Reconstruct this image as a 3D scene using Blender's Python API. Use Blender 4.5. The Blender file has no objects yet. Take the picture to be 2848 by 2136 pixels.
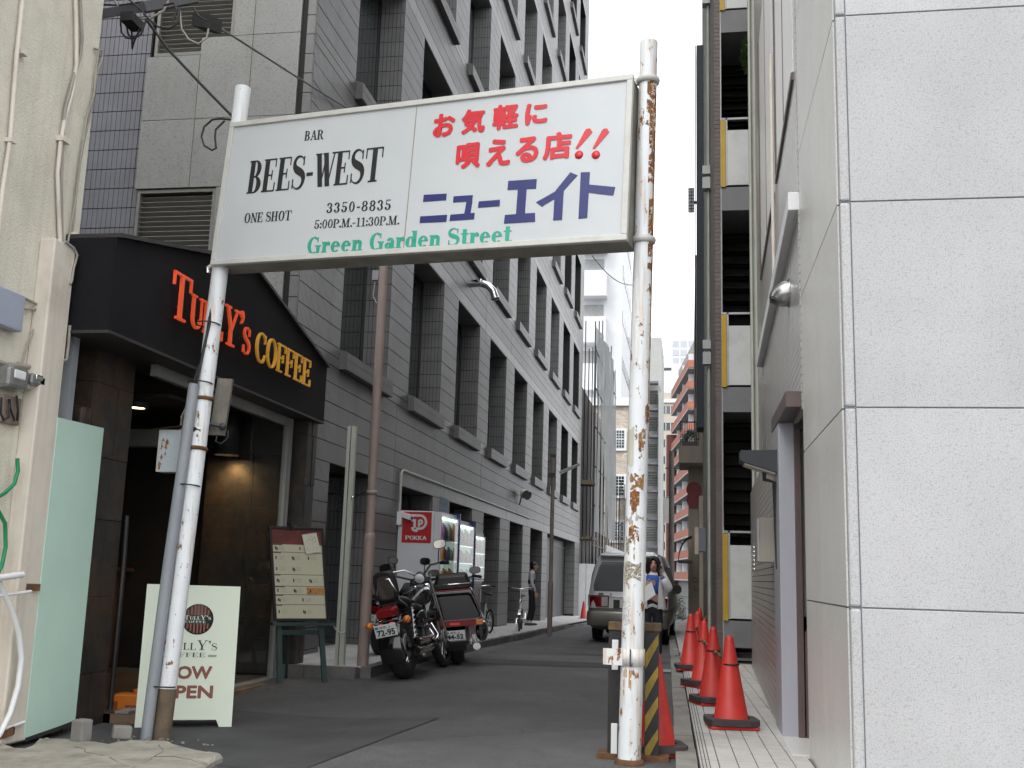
import bpy, bmesh, math, random
import numpy as np
from mathutils import Vector, Matrix
R = math.radians
random.seed(7)
scene = bpy.context.scene
COL = scene.collection

# ------------------------------------------------------------------ camera
F_PX, PCX, PCY = 2960., 1424., 1068.          # focal length and centre in photo pixels
CAM_H = 1.2
_dy = np.array([(1920-PCX)/F_PX, (1612-PCY)/F_PX, 1.]); _dy /= np.linalg.norm(_dy)
_p2 = np.array([(4920-PCX)/F_PX, (1612+3000*.0301-PCY)/F_PX, 1.])
_up = np.cross(_p2, _dy); _up /= np.linalg.norm(_up)
if _up[1] > 0: _up = -_up
_dx = np.cross(_dy, _up)
if _dx[0] < 0: _dx = -_dx
CM = np.stack([_dx, _dy, _up], 1)             # camera-space = CM @ world
CAMP = np.array([0, 0, CAM_H])
cam = bpy.data.cameras.new('camera'); camo = bpy.data.objects.new('camera', cam); COL.objects.link(camo)
cam.sensor_width = 36; cam.lens = F_PX/2848*36; cam.clip_start = .05; cam.clip_end = 3000
mw = Matrix.Identity(4)
for i in range(3):
    mw[i][0] = CM[0, i]; mw[i][1] = -CM[1, i]; mw[i][2] = -CM[2, i]; mw[i][3] = CAMP[i]
camo.matrix_world = mw
scene.camera = camo

# ------------------------------------------------------------------ light: overcast day
world = bpy.data.worlds.new('World'); scene.world = world; world.use_nodes = True
wn = world.node_tree.nodes; wl = world.node_tree.links
bg = wn['Background']
sky = wn.new('ShaderNodeTexSky'); sky.sky_type = 'NISHITA'; sky.sun_disc = False
sky.sun_elevation = R(52); sky.sun_rotation = R(150); sky.dust_density = 2; sky.air_density = 1
hsv = wn.new('ShaderNodeHueSaturation'); hsv.inputs['Saturation'].default_value = .14
wl.new(sky.outputs[0], hsv.inputs['Color'])
cloud = wn.new('ShaderNodeMix'); cloud.data_type = 'RGBA'; cloud.inputs[0].default_value = .7      # an even layer of white cloud over the clear sky
cloud.inputs[7].default_value = (7.6, 7.75, 8.0, 1)
wl.new(hsv.outputs[0], cloud.inputs[6]); wl.new(cloud.outputs[2], bg.inputs[0])
bg.inputs[1].default_value = .15
sun = bpy.data.lights.new('sun', 'SUN'); sun.energy = 1.0; sun.angle = R(25); sun.color = (1, .97, .93)
suno = bpy.data.objects.new('sun', sun); COL.objects.link(suno)
suno.rotation_euler = (R(38), 0, R(-30+0)); suno.location = (0, -10, 40)
scene.view_settings.view_transform = 'Standard'; scene.view_settings.look = 'None'
scene.view_settings.exposure = 1.0; scene.view_settings.gamma = 1
scene.view_settings.use_curve_mapping = False
scene.render.engine = 'CYCLES'
scene.cycles.max_bounces = 4; scene.cycles.diffuse_bounces = 3; scene.cycles.glossy_bounces = 2; scene.cycles.transmission_bounces = 4; scene.cycles.transparent_max_bounces = 8
scene.cycles.use_adaptive_sampling = True; scene.cycles.adaptive_threshold = .03

# ------------------------------------------------------------------ pixel helpers (direction only; distance from what a thing touches)
def ray(x, y): return CM.T @ np.array([(x-PCX)/F_PX, (y-PCY)/F_PX, 1.])
def pz(x, y, z=0.):
    d = ray(x, y); return CAMP + d*((z-CAM_H)/d[2])
def pX(x, y, X):
    d = ray(x, y); return CAMP + d*(X/d[0])
def pY(x, y, Y):
    d = ray(x, y); return CAMP + d*(Y/d[1])
def pP(x, y, p, n):
    d = ray(x, y); p = np.array(p, float); n = np.array(n, float); return CAMP + d*(((p-CAMP) @ n)/(d @ n))

def sst(a, b, x):
    t = min(1, max(0, (x-a)/(b-a))); return t*t*(3-2*t)
def gz(x, y):
    """road height: flat at the mouth, falling gently away, a shallow dip at the near left"""
    d = -.018*max(0., min(y, 75)-14)
    return d - .1*sst(-1.6, -3.3, x)*sst(11.9, 9.6, y)

# ------------------------------------------------------------------ materials
MATS = {}
def nodes_of(name):
    m = bpy.data.materials.new(name); m.use_nodes = True
    nt = m.node_tree; b = nt.nodes['Principled BSDF']
    return m, nt, b
def N(nt, t, **kw):
    n = nt.nodes.new(t)
    for k, v in kw.items():
        if k in ('operation', 'blend_type', 'data_type', 'feature', 'distance', 'wave_type', 'bands_direction', 'noise_dimensions', 'noise_type', 'interpolation', 'clamp', 'wave_profile', 'offset', 'squash'):
            setattr(n, k, v)
        else:
            n.inputs[k].default_value = v
    return n
def coord(nt, kind='obj', scale=(1, 1, 1)):
    if kind == 'obj':
        s = nt.nodes.new('ShaderNodeTexCoord').outputs['Object']
    else:
        s = nt.nodes.new('ShaderNodeNewGeometry').outputs['Position']
    if scale != (1, 1, 1):
        mp = nt.nodes.new('ShaderNodeMapping'); mp.inputs['Scale'].default_value = scale
        nt.links.new(s, mp.inputs[0]); s = mp.outputs[0]
    return s
def ramp(nt, src, pts):
    r = nt.nodes.new('ShaderNodeValToRGB')
    while len(r.color_ramp.elements) < len(pts): r.color_ramp.elements.new(.5)
    for e, (p, c) in zip(r.color_ramp.elements, pts):
        e.position = p; e.color = (*c, 1) if len(c) == 3 else c
    nt.links.new(src, r.inputs[0]); return r
def mix(nt, fac, a, b, bt='MIX'):
    n = nt.nodes.new('ShaderNodeMix'); n.data_type = 'RGBA'; n.blend_type = bt
    for sock, v in ((n.inputs[0], fac), (n.inputs[6], a), (n.inputs[7], b)):
        if hasattr(v, 'is_linked'): nt.links.new(v, sock)
        elif isinstance(v, (int, float)): sock.default_value = v
        else: sock.default_value = (*v, 1)
    return n.outputs[2]
def bump(nt, b, h, strength=.3, dist=.01):
    bp = nt.nodes.new('ShaderNodeBump'); bp.inputs['Strength'].default_value = strength; bp.inputs['Distance'].default_value = dist
    nt.links.new(h, bp.inputs['Height'])
    if b.inputs['Normal'].is_linked:
        nt.links.new(b.inputs['Normal'].links[0].from_socket, bp.inputs['Normal'])
    nt.links.new(bp.outputs[0], b.inputs['Normal'])
def noise(nt, vec, scale, detail=4, rough=.6):
    n = nt.nodes.new('ShaderNodeTexNoise'); n.inputs['Scale'].default_value = scale; n.inputs['Detail'].default_value = detail; n.inputs['Roughness'].default_value = rough
    nt.links.new(vec, n.inputs['Vector']); return n.outputs[0]

def mat(name, col, rough=.6, metal=0., var=.12, scale=3., bmp=0., bscale=60., spec=.5, dirt=0., dirtcol=(.08, .07, .06), emit=None, estr=0., coat=0., kind='obj', alpha=None, trans=0., streak=0.):
    """general painted / plain surface: base colour with soft mottling, optional dirt and fine relief"""
    if name in MATS: return MATS[name]
    m, nt, b = nodes_of(name)
    v = coord(nt, kind)
    n1 = noise(nt, v, scale, 5)
    c0 = tuple(max(0, c*(1-var)) for c in col); c1 = tuple(min(1, c*(1+var)) for c in col)
    out = ramp(nt, n1, [(.3, c0), (.7, c1)]).outputs[0]
    if dirt:
        n2 = noise(nt, v, scale*.7+1.3, 8, .7)
        f = ramp(nt, n2, [(.5, (0, 0, 0)), (.72, (dirt,)*3)]).outputs[0]
        out = mix(nt, f, out, dirtcol)
    if streak:
        v2 = coord(nt, kind, (9, 9, .5))
        f = ramp(nt, noise(nt, v2, 1.6, 4), [(.48, (0, 0, 0)), (.75, (streak,)*3)]).outputs[0]
        out = mix(nt, f, out, dirtcol)
    nt.links.new(out, b.inputs['Base Color'])
    b.inputs['Roughness'].default_value = rough; b.inputs['Metallic'].default_value = metal
    b.inputs['Specular IOR Level'].default_value = spec
    if coat: b.inputs['Coat Weight'].default_value = coat; b.inputs['Coat Roughness'].default_value = .05
    if bmp: bump(nt, b, noise(nt, v, bscale, 3), bmp, .01)
    if emit: b.inputs['Emission Color'].default_value = (*emit, 1); b.inputs['Emission Strength'].default_value = estr
    if trans: b.inputs['Transmission Weight'].default_value = trans
    if alpha is not None: b.inputs['Alpha'].default_value = alpha
    MATS[name] = m; return m

def granite(name, base, dark, light, scale=150., rough=.55, contrast=1., streaks=1.):
    m, nt, b = nodes_of(name)
    v = coord(nt, 'geo')
    a = noise(nt, v, scale, 2, .5); c = noise(nt, v, scale*.43, 2, .6); d = noise(nt, v, 1.2, 4)
    s1 = ramp(nt, a, [(.36, dark), (.44, base), (.58, base), (.68, light)]).outputs[0]
    s2 = ramp(nt, c, [(.32, (.55,)*3), (.45, (1, 1, 1))]).outputs[0]
    o = mix(nt, .8*contrast, s1, s2, 'MULTIPLY')
    o = mix(nt, 1., o, ramp(nt, d, [(.3, (.9, .9, .9)), (.7, (1.05, 1.05, 1.05))]).outputs[0], 'MULTIPLY')
    vs = coord(nt, 'geo', (7, 7, .4))
    st = ramp(nt, noise(nt, vs, 1.3, 5), [(.5, (1, 1, 1)), (.8, (.86, .85, .82))]).outputs[0]
    o = mix(nt, streaks, o, st, 'MULTIPLY')
    oi = nt.nodes.new('ShaderNodeObjectInfo'); o = mix(nt, 1., o, ramp(nt, oi.outputs['Random'], [(0, (.94, .94, .94)), (1, (1.04, 1.04, 1.03))]).outputs[0], 'MULTIPLY')
    nt.links.new(o, b.inputs['Base Color']); b.inputs['Roughness'].default_value = rough
    bump(nt, b, a, .12, .004)
    MATS[name] = m; return m

def ribbed(name, col, axis='Y', period=.045):
    """grooved ceramic facing tile: fine vertical ribs, course to course shade"""
    m, nt, b = nodes_of(name)
    v = coord(nt, 'geo')
    w = nt.nodes.new('ShaderNodeTexWave'); w.wave_type = 'BANDS'; w.bands_direction = axis; w.wave_profile = 'SIN'
    w.inputs['Scale'].default_value = 2*math.pi/(20*period)*1.0
    w.inputs['Distortion'].default_value = 0
    nt.links.new(v, w.inputs['Vector'])
    n1 = noise(nt, v, .7, 6); n2 = noise(nt, v, 14, 3)
    o = ramp(nt, n1, [(.3, tuple(c*.82 for c in col)), (.7, tuple(c*1.15 for c in col))]).outputs[0]
    o = mix(nt, 1., o, ramp(nt, n2, [(.3, (.92,)*3), (.7, (1.06,)*3)]).outputs[0], 'MULTIPLY')
    o = mix(nt, 1., o, ramp(nt, w.outputs[0], [(.0, (.62,)*3), (.35, (1, 1, 1))]).outputs[0], 'MULTIPLY')
    vs = coord(nt, 'geo', (3, 3, .18))
    st = ramp(nt, noise(nt, vs, 1.3, 5), [(.5, (1, 1, 1)), (.8, (.72,)*3)]).outputs[0]
    o = mix(nt, 1., o, st, 'MULTIPLY')
    nt.links.new(o, b.inputs['Base Color']); b.inputs['Roughness'].default_value = .42
    bump(nt, b, w.outputs[0], .5, .01)
    MATS[name] = m; return m

def rusty(name, paint=(.74, .77, .79), amount=.5, seed=0.):
    """old white gloss paint: rust spots, brown run marks, bare scabs"""
    m, nt, b = nodes_of(name)
    v = coord(nt, 'obj')
    off = nt.nodes.new('ShaderNodeVectorMath'); off.operation = 'ADD'; off.inputs[1].default_value = (seed, seed*1.7, seed*.3)
    nt.links.new(v, off.inputs[0]); v = off.outputs[0]
    base = ramp(nt, noise(nt, v, 3.5, 5), [(.3, tuple(c*.9 for c in paint)), (.7, paint)]).outputs[0]
    mp = nt.nodes.new('ShaderNodeMapping'); mp.inputs['Scale'].default_value = (14, 14, 1.1); nt.links.new(v, mp.inputs[0])
    run = ramp(nt, noise(nt, mp.outputs[0], 1.5, 5), [(.60-.09*amount, (0, 0, 0)), (.78, (.85,)*3)]).outputs[0]
    o = mix(nt, run, base, (.44, .26, .10))
    mp2 = nt.nodes.new('ShaderNodeMapping'); mp2.inputs['Scale'].default_value = (7, 7, 3.2); nt.links.new(v, mp2.inputs[0])
    sc = ramp(nt, noise(nt, mp2.outputs[0], 1.8, 9, .72), [(.655-.065*amount, (0, 0, 0)), (.68-.065*amount, (1, 1, 1))]).outputs[0]
    rust = ramp(nt, noise(nt, v, 40, 5), [(.3, (.09, .035, .012)), (.6, (.30, .12, .035)), (.8, (.42, .2, .07))]).outputs[0]
    o = mix(nt, sc, o, rust)
    pit = ramp(nt, noise(nt, v, 55, 3, .5), [(.27, (1, 1, 1)), (.3, (0, 0, 0))]).outputs[0]
    o = mix(nt, pit, o, (.12, .06, .03))
    nt.links.new(o, b.inputs['Base Color'])
    rr = ramp(nt, sc, [(0, (.38,)*3), (1, (.9,)*3)]).outputs[0]; nt.links.new(rr, b.inputs['Roughness'])
    bump(nt, b, sc, .4, .004)
    MATS[name] = m; return m

def flaked(name, cols, thr=.5, scale=26., rough=.9):
    # ragged film: bare rust, torn paper; the noise eats its edges
    m, nt, b = nodes_of(name); v = coord(nt, 'obj')
    n1 = noise(nt, v, scale, 6, .65); n2 = noise(nt, v, scale*2.3, 4)
    nt.links.new(ramp(nt, n2, [(.3, cols[0]), (.5, cols[1]), (.7, cols[2])]).outputs[0], b.inputs['Base Color'])
    nt.links.new(ramp(nt, n1, [(thr-.03, (0, 0, 0)), (thr, (1, 1, 1))]).outputs[0], b.inputs['Alpha'])
    b.inputs['Roughness'].default_value = rough; MATS[name] = m; return m
def asphalt(name):
    m, nt, b = nodes_of(name)
    v = coord(nt, 'geo')
    n1 = noise(nt, v, 120, 2, .7); n2 = noise(nt, v, .9, 4, .65); n3 = noise(nt, v, 6, 4)
    o = ramp(nt, n1, [(.3, (.034, .034, .036)), (.5, (.075, .075, .078)), (.7, (.16, .158, .156))]).outputs[0]
    o = mix(nt, 1., o, ramp(nt, n2, [(.33, (.82,)*3), (.66, (1.15, 1.15, 1.14))]).outputs[0], 'MULTIPLY')
    o = mix(nt, 1., o, ramp(nt, n3, [(.3, (.9,)*3), (.7, (1.08,)*3)]).outputs[0], 'MULTIPLY')
    vp = nt.nodes.new('ShaderNodeTexVoronoi'); vp.inputs['Scale'].default_value = .33; vp.inputs['Randomness'].default_value = .9; nt.links.new(v, vp.inputs['Vector'])
    sp_ = nt.nodes.new('ShaderNodeSeparateColor'); nt.links.new(vp.outputs['Color'], sp_.inputs[0])
    o = mix(nt, 1., o, ramp(nt, sp_.outputs[0], [(.25, (.86,)*3), (.75, (1.1,)*3)]).outputs[0], 'MULTIPLY')
    wv = nt.nodes.new('ShaderNodeVectorMath'); wv.operation = 'ADD'; nz = nt.nodes.new('ShaderNodeTexNoise'); nz.inputs['Scale'].default_value = 2.5; nt.links.new(v, nz.inputs['Vector']); nt.links.new(nz.outputs[1], wv.inputs[0]); nt.links.new(v, wv.inputs[1])
    ve = nt.nodes.new('ShaderNodeTexVoronoi'); ve.feature = 'DISTANCE_TO_EDGE'; ve.inputs['Scale'].default_value = .42; nt.links.new(wv.outputs[0], ve.inputs['Vector'])
    o = mix(nt, 1., o, ramp(nt, ve.outputs['Distance'], [(.002, (.72,)*3), (.007, (1, 1, 1))]).outputs[0], 'MULTIPLY')
    # worn pale specks
    sp = ramp(nt, noise(nt, v, 11, 2, .5), [(.74, (0, 0, 0)), (.77, (.45,)*3)]).outputs[0]
    o = mix(nt, sp, o, (.17, .165, .15))
    nt.links.new(o, b.inputs['Base Color']); b.inputs['Roughness'].default_value = .82
    bump(nt, b, n1, .35, .006)
    MATS[name] = m; return m

def slate(name, seed=0.):
    m, nt, b = nodes_of(name)
    v = coord(nt, 'geo')
    n1 = noise(nt, v, 1.7, 7, .7); n2 = noise(nt, v, 9, 6, .7)
    o = ramp(nt, n1, [(.28, (.014, .015, .017)), (.48, (.032, .029, .026)), (.6, (.052, .036, .024)), (.75, (.075, .04, .02))]).outputs[0]
    o = mix(nt, 1., o, ramp(nt, n2, [(.3, (.6,)*3), (.7, (1.35, 1.3, 1.25))]).outputs[0], 'MULTIPLY')
    vs = coord(nt, 'geo', (8, 8, 2))
    wh = ramp(nt, noise(nt, vs, 1.4, 8, .75), [(.68, (0, 0, 0)), (.76, (.35,)*3)]).outputs[0]
    o = mix(nt, wh, o, (.3, .29, .27))
    nt.links.new(o, b.inputs['Base Color']); b.inputs['Roughness'].default_value = .5
    bump(nt, b, n2, .5, .012)
    MATS[name] = m; return m

def stone_rubble(name):
    m, nt, b = nodes_of(name)
    v = coord(nt, 'geo', (1, 1, 2.8))
    vo = nt.nodes.new('ShaderNodeTexVoronoi'); vo.inputs['Scale'].default_value = 2.2; nt.links.new(v, vo.inputs['Vector'])
    ve = nt.nodes.new('ShaderNodeTexVoronoi'); ve.feature = 'DISTANCE_TO_EDGE'; ve.inputs['Scale'].default_value = 2.2; nt.links.new(v, ve.inputs['Vector'])
    sx = nt.nodes.new('ShaderNodeSeparateColor'); nt.links.new(vo.outputs['Color'], sx.inputs[0])
    o = ramp(nt, sx.outputs[0], [(0, (.42, .36, .29)), (.5, (.5, .44, .37)), (1, (.57, .52, .45))]).outputs[0]
    o = mix(nt, 1., o, ramp(nt, ve.outputs['Distance'], [(0, (.78,)*3), (.07, (1, 1, 1))]).outputs[0], 'MULTIPLY')
    nt.links.new(o, b.inputs['Base Color']); b.inputs['Roughness'].default_value = .85
    bump(nt, b, ve.outputs['Distance'], .6, .05)
    MATS[name] = m; return m

def glass(name, col=(.02, .025, .028), rough=.04):
    if name in MATS: return MATS[name]
    m, nt, b = nodes_of(name)
    oi = nt.nodes.new('ShaderNodeObjectInfo'); nt.links.new(ramp(nt, oi.outputs['Random'], [(0, tuple(c*.5 for c in col)), (.6, col), (.85, tuple(c*2.2 for c in col))]).outputs[0], b.inputs['Base Color']); b.inputs['Roughness'].default_value = rough
    b.inputs['Specular IOR Level'].default_value = .7
    MATS[name] = m; return m
def clear_glass(name):
    if name in MATS: return MATS[name]
    m = bpy.data.materials.new(name); m.use_nodes = True; nt = m.node_tree
    nt.nodes.remove(nt.nodes['Principled BSDF'])
    t = nt.nodes.new('ShaderNodeBsdfTransparent'); g = nt.nodes.new('ShaderNodeBsdfGlossy'); g.inputs['Roughness'].default_value = .02
    fr = nt.nodes.new('ShaderNodeFresnel'); ior = 1.5 if name == 'clear_glass' else 1.12
    ge = nt.nodes.new('ShaderNodeNewGeometry'); mr = nt.nodes.new('ShaderNodeMapRange'); mr.inputs['To Min'].default_value = ior; mr.inputs['To Max'].default_value = 1/ior    # thin sheet: no total reflection at its back face
    nt.links.new(ge.outputs['Backfacing'], mr.inputs['Value']); nt.links.new(mr.outputs[0], fr.inputs[0])
    mx = nt.nodes.new('ShaderNodeMixShader'); nt.links.new(fr.outputs[0], mx.inputs[0]); nt.links.new(t.outputs[0], mx.inputs[1]); nt.links.new(g.outputs[0], mx.inputs[2])
    nt.links.new(mx.outputs[0], nt.nodes['Material Output'].inputs[0])
    t.inputs[0].default_value = (.93, .95, .94, 1)
    MATS[name] = m; return m

# ------------------------------------------------------------------ mesh builder
def V(*a): return np.array(a, float)
def unit(v):
    v = np.asarray(v, float); return v/np.linalg.norm(v)
class MB:
    def __init__(s): s.v = []; s.f = []; s.sm = []; s.mi = []; s.cur = 0
    def add(s, vs, fs, smooth=False):
        o = len(s.v); s.v += [tuple(map(float, p)) for p in vs]
        for f in fs: s.f.append([i+o for i in f]); s.sm.append(smooth); s.mi.append(s.cur)
        return s
    def box(s, x0, x1, y0, y1, z0, z1):
        if x0 > x1: x0, x1 = x1, x0
        if y0 > y1: y0, y1 = y1, y0
        if z0 > z1: z0, z1 = z1, z0
        vs = [(x0, y0, z0), (x1, y0, z0), (x1, y1, z0), (x0, y1, z0), (x0, y0, z1), (x1, y0, z1), (x1, y1, z1), (x0, y1, z1)]
        return s.add(vs, [(0, 3, 2, 1), (4, 5, 6, 7), (0, 1, 5, 4), (1, 2, 6, 5), (2, 3, 7, 6), (3, 0, 4, 7)])
    def obox(s, c, ax, ay, az):
        """box with centre c and half-extent vectors"""
        c, ax, ay, az = (np.asarray(a, float) for a in (c, ax, ay, az))
        vs = [c-ax-ay-az, c+ax-ay-az, c+ax+ay-az, c-ax+ay-az, c-ax-ay+az, c+ax-ay+az, c+ax+ay+az, c-ax+ay+az]
        fs = [(0, 3, 2, 1), (4, 5, 6, 7), (0, 1, 5, 4), (1, 2, 6, 5), (2, 3, 7, 6), (3, 0, 4, 7)]
        if np.dot(np.cross(ax, ay), az) < 0: fs = [f[::-1] for f in fs]
        return s.add(vs, fs)
    def bar(s, p0, p1, w, h, up=(0, 0, 1)):
        p0, p1 = V(*p0), V(*p1); d = p1-p0; L = np.linalg.norm(d); d /= L
        side = np.cross(d, np.asarray(up, float))
        if np.linalg.norm(side) < 1e-5: side = np.cross(d, V(1, 0, 0))
        side = unit(side); u = np.cross(side, d)
        return s.obox((p0+p1)/2, d*L/2, side*w/2, u*h/2)
    def tube(s, pts, r, n=8, cap=True, smooth=True):
        pts = [V(*p) for p in pts]; m = len(pts)
        rs = r if hasattr(r, '__len__') else [r]*m
        ref = None; rings = []
        for i, p in enumerate(pts):
            t = unit(pts[min(i+1, m-1)]-pts[max(i-1, 0)])
            if ref is None:
                ref = np.cross(t, V(0, 0, 1) if abs(t[2]) < .9 else V(1, 0, 0))
            ref = ref-t*np.dot(ref, t); ref = unit(ref); b = np.cross(t, ref)
            rings.append([p+rs[i]*(math.cos(a)*ref+math.sin(a)*b) for a in [2*math.pi*k/n for k in range(n)]])
        vs = [q for rg in rings for q in rg]; fs = []
        for i in range(m-1):
            for k in range(n):
                k2 = (k+1) % n; fs.append((i*n+k, i*n+k2, (i+1)*n+k2, (i+1)*n+k))
        s.add(vs, fs, smooth)
        if cap:
            s.add(rings[0], [tuple(range(n))[::-1]]); s.add(rings[-1], [tuple(range(n))])
        return s
    def cyl(s, p0, p1, r, r1=None, n=16, cap=True, smooth=True):
        return s.tube([p0, p1], [r, r if r1 is None else r1], n, cap, smooth)
    def ring(s, c, ax, R0, r, n=28, m=8, a0=0, a1=2*math.pi, sx=1.):
        """torus / arc of tube radius r about axis ax"""
        ax = unit(ax); e = unit(np.cross(ax, V(0, 0, 1) if abs(ax[2]) < .9 else V(1, 0, 0))); g = np.cross(ax, e)
        full = abs(a1-a0-2*math.pi) < 1e-6; k = n if full else n+1
        vs = []; fs = []
        for i in range(k):
            a = a0+(a1-a0)*i/n; d = math.cos(a)*e+math.sin(a)*g
            for j in range(m):
                b = 2*math.pi*j/m; vs.append(V(*c)+d*(R0+r*math.cos(b))+ax*r*sx*math.sin(b))
        for i in range(n if full else n):
            i2 = (i+1) % k
            for j in range(m):
                j2 = (j+1) % m; fs.append((i*m+j, i2*m+j, i2*m+j2, i*m+j2))
        return s.add(vs, fs, True)
    def lathe(s, prof, c=(0, 0, 0), ax=(0, 0, 1), n=20, smooth=True, cap=False):
        ax = unit(ax); e = unit(np.cross(ax, V(0, 1, 0) if abs(ax[1]) < .9 else V(1, 0, 0))); g = np.cross(ax, e); c = V(*c)
        vs = []; fs = []
        for (r, z) in prof:
            for k in range(n):
                a = 2*math.pi*k/n; vs.append(c+ax*z+r*(math.cos(a)*e+math.sin(a)*g))
        for i in range(len(prof)-1):
            for k in range(n):
                k2 = (k+1) % n; fs.append((i*n+k, i*n+k2, (i+1)*n+k2, (i+1)*n+k))
        s.add(vs, fs, smooth)
        if cap:
            s.add(vs[:n], [tuple(range(n))[::-1]]); s.add(vs[-n:], [tuple(range(n))])
        return s
    def ball(s, c, r, n=14, m=8, sc=(1, 1, 1)):
        prof = []
        vs = []; fs = []; c = V(*c)
        for i in range(m+1):
            t = math.pi*i/m
            for k in range(n):
                a = 2*math.pi*k/n
                vs.append(c+r*V(sc[0]*math.sin(t)*math.cos(a), sc[1]*math.sin(t)*math.sin(a), -sc[2]*math.cos(t)))
        for i in range(m):
            for k in range(n):
                k2 = (k+1) % n; fs.append((i*n+k, i*n+k2, (i+1)*n+k2, (i+1)*n+k))
        return s.add(vs, fs, True)
    def prism(s, poly, o, eu, ev, en, t, cap=True):
        """extrude a 2-D outline (counter-clockwise in u,v) by t along en"""
        o, eu, ev, en = (np.asarray(a, float) for a in (o, eu, ev, en)); n = len(poly)
        a = [o+u*eu+v*ev for u, v in poly]; b = [p+en*t for p in a]
        fs = [(i, (i+1) % n, n+(i+1) % n, n+i) for i in range(n)]
        if cap: fs += [tuple(range(n))[::-1], tuple(range(n, 2*n))]
        return s.add(a+b, fs)
    def quad(s, *p): return s.add(p, [tuple(range(len(p)))])
    def loft(s, rings, cap=True, smooth=True, close=True):
        n = len(rings[0]); vs = [q for rg in rings for q in rg]; fs = []
        for i in range(len(rings)-1):
            for k in range(n if close else n-1):
                k2 = (k+1) % n; fs.append((i*n+k, i*n+k2, (i+1)*n+k2, (i+1)*n+k))
        s.add(vs, fs, smooth)
        if cap and close:
            s.add(rings[0], [tuple(range(n))[::-1]]); s.add(rings[-1], [tuple(range(n))])
        return s
    def mesh(s, name, mats, origin=None):
        me = bpy.data.meshes.new(name)
        vs = s.v if origin is None else [(a-origin[0], b-origin[1], c-origin[2]) for a, b, c in s.v]
        me.from_pydata(vs, [], s.f)
        me.polygons.foreach_set('use_smooth', s.sm)
        if not isinstance(mats, (list, tuple)): mats = [mats]
        for m in mats: me.materials.append(m)
        if len(mats) > 1: me.polygons.foreach_set('material_index', s.mi)
        me.update(); return me
    def build(s, name, mats, parent=None, world=True, bevel=0., fix=False):
        """world=True: the vertices are world coordinates; a parent's origin is subtracted"""
        o0 = None
        if parent is not None and world:
            p = parent
            while p.parent: p = p.parent
            o0 = p.location
        ob = bpy.data.objects.new(name, s.mesh(name, mats, o0)); COL.objects.link(ob)
        if parent is not None: ob.parent = parent
        if fix:
            bm = bmesh.new(); bm.from_mesh(ob.data); bmesh.ops.recalc_face_normals(bm, faces=bm.faces); bm.to_mesh(ob.data); bm.free()
        if bevel:
            md = ob.modifiers.new('bevel', 'BEVEL'); md.width = bevel; md.segments = 2; md.limit_method = 'ANGLE'; md.angle_limit = R(40)
        return ob
def tag(o, label=None, cat=None, group=None, kind=None):
    if label: o['label'] = label
    if cat: o['category'] = cat
    if group: o['group'] = group
    if kind: o['kind'] = kind
    return o
def thing(name, label, cat, loc=(0, 0, 0), rz=0., group=None):
    o = bpy.data.objects.new(name, None); COL.objects.link(o); o.empty_display_size = .1
    o.location = tuple(map(float, loc)); o.rotation_euler = (0, 0, rz)
    return tag(o, label, cat, group)
def copy_tree(o, parent=None):
    c = o.copy(); COL.objects.link(c)
    if parent is not None: c.parent = parent
    for ch in o.children: copy_tree(ch, c)
    return c
def inst(name, me, loc, parent, rot=None, scale=None):
    """a piece that shares its mesh; loc in the parent's space"""
    o = bpy.data.objects.new(name, me); COL.objects.link(o); o.parent = parent; o.location = tuple(map(float, loc))
    if rot is not None: o.rotation_euler = rot
    if scale is not None: o.scale = scale
    return o
def catenary(a, b, sag, n=12):
    a, b = V(*a), V(*b)
    return [a+(b-a)*t-V(0, 0, 4*sag*t*(1-t)) for t in [i/n for i in range(n+1)]]
# ------------------------------------------------------------------ lettering
def _arc(cx, cy, rx, ry, a0, a1, wh, wv, n=14):
    q = []; n = max(4, int(abs(a1-a0)/360*26))
    for i in range(n):
        A = [R(a0+(a1-a0)*t/n) for t in (i, i+1)]
        o = [(cx+rx*math.cos(a), cy+ry*math.sin(a)) for a in A]; k = [(cx+(rx-wh)*math.cos(a), cy+(ry-wv)*math.sin(a)) for a in A]
        q.append([k[0], o[0], o[1], k[1]] if a1 > a0 else [k[1], o[1], o[0], k[0]])
    return q
def _ln(x0, y0, x1, y1, w):
    # stroke with level ends: w is its width measured along x
    h = w/2
    p = [(x0-h, y0), (x0+h, y0), (x1+h, y1), (x1-h, y1)]
    return [p if y1 > y0 else p[::-1]]
def _bx(x0, y0, x1, y1): return [[(x0, y0), (x1, y0), (x1, y1), (x0, y1)]]
def _bez(p0, p1, p2, p3, w0, w1, wm=None, n=10):
    pts = []
    for i in range(n+1):
        t = i/n; u = 1-t
        pts.append((u**3*p0[0]+3*u*u*t*p1[0]+3*u*t*t*p2[0]+t**3*p3[0], u**3*p0[1]+3*u*u*t*p1[1]+3*u*t*t*p2[1]+t**3*p3[1]))
    wm = (w0+w1)/2 if wm is None else wm
    L = []; Rr = []
    for i, p in enumerate(pts):
        a = pts[max(i-1, 0)]; b = pts[min(i+1, n)]; dx, dy = b[0]-a[0], b[1]-a[1]; l = math.hypot(dx, dy) or 1
        t = i/n; w = (w0*(1-t)+w1*t) + (wm-(w0+w1)/2)*4*t*(1-t)
        L.append((p[0]-dy/l*w/2, p[1]+dx/l*w/2)); Rr.append((p[0]+dy/l*w/2, p[1]-dx/l*w/2))
    return [[Rr[i], Rr[i+1], L[i+1], L[i]] for i in range(n)]
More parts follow.
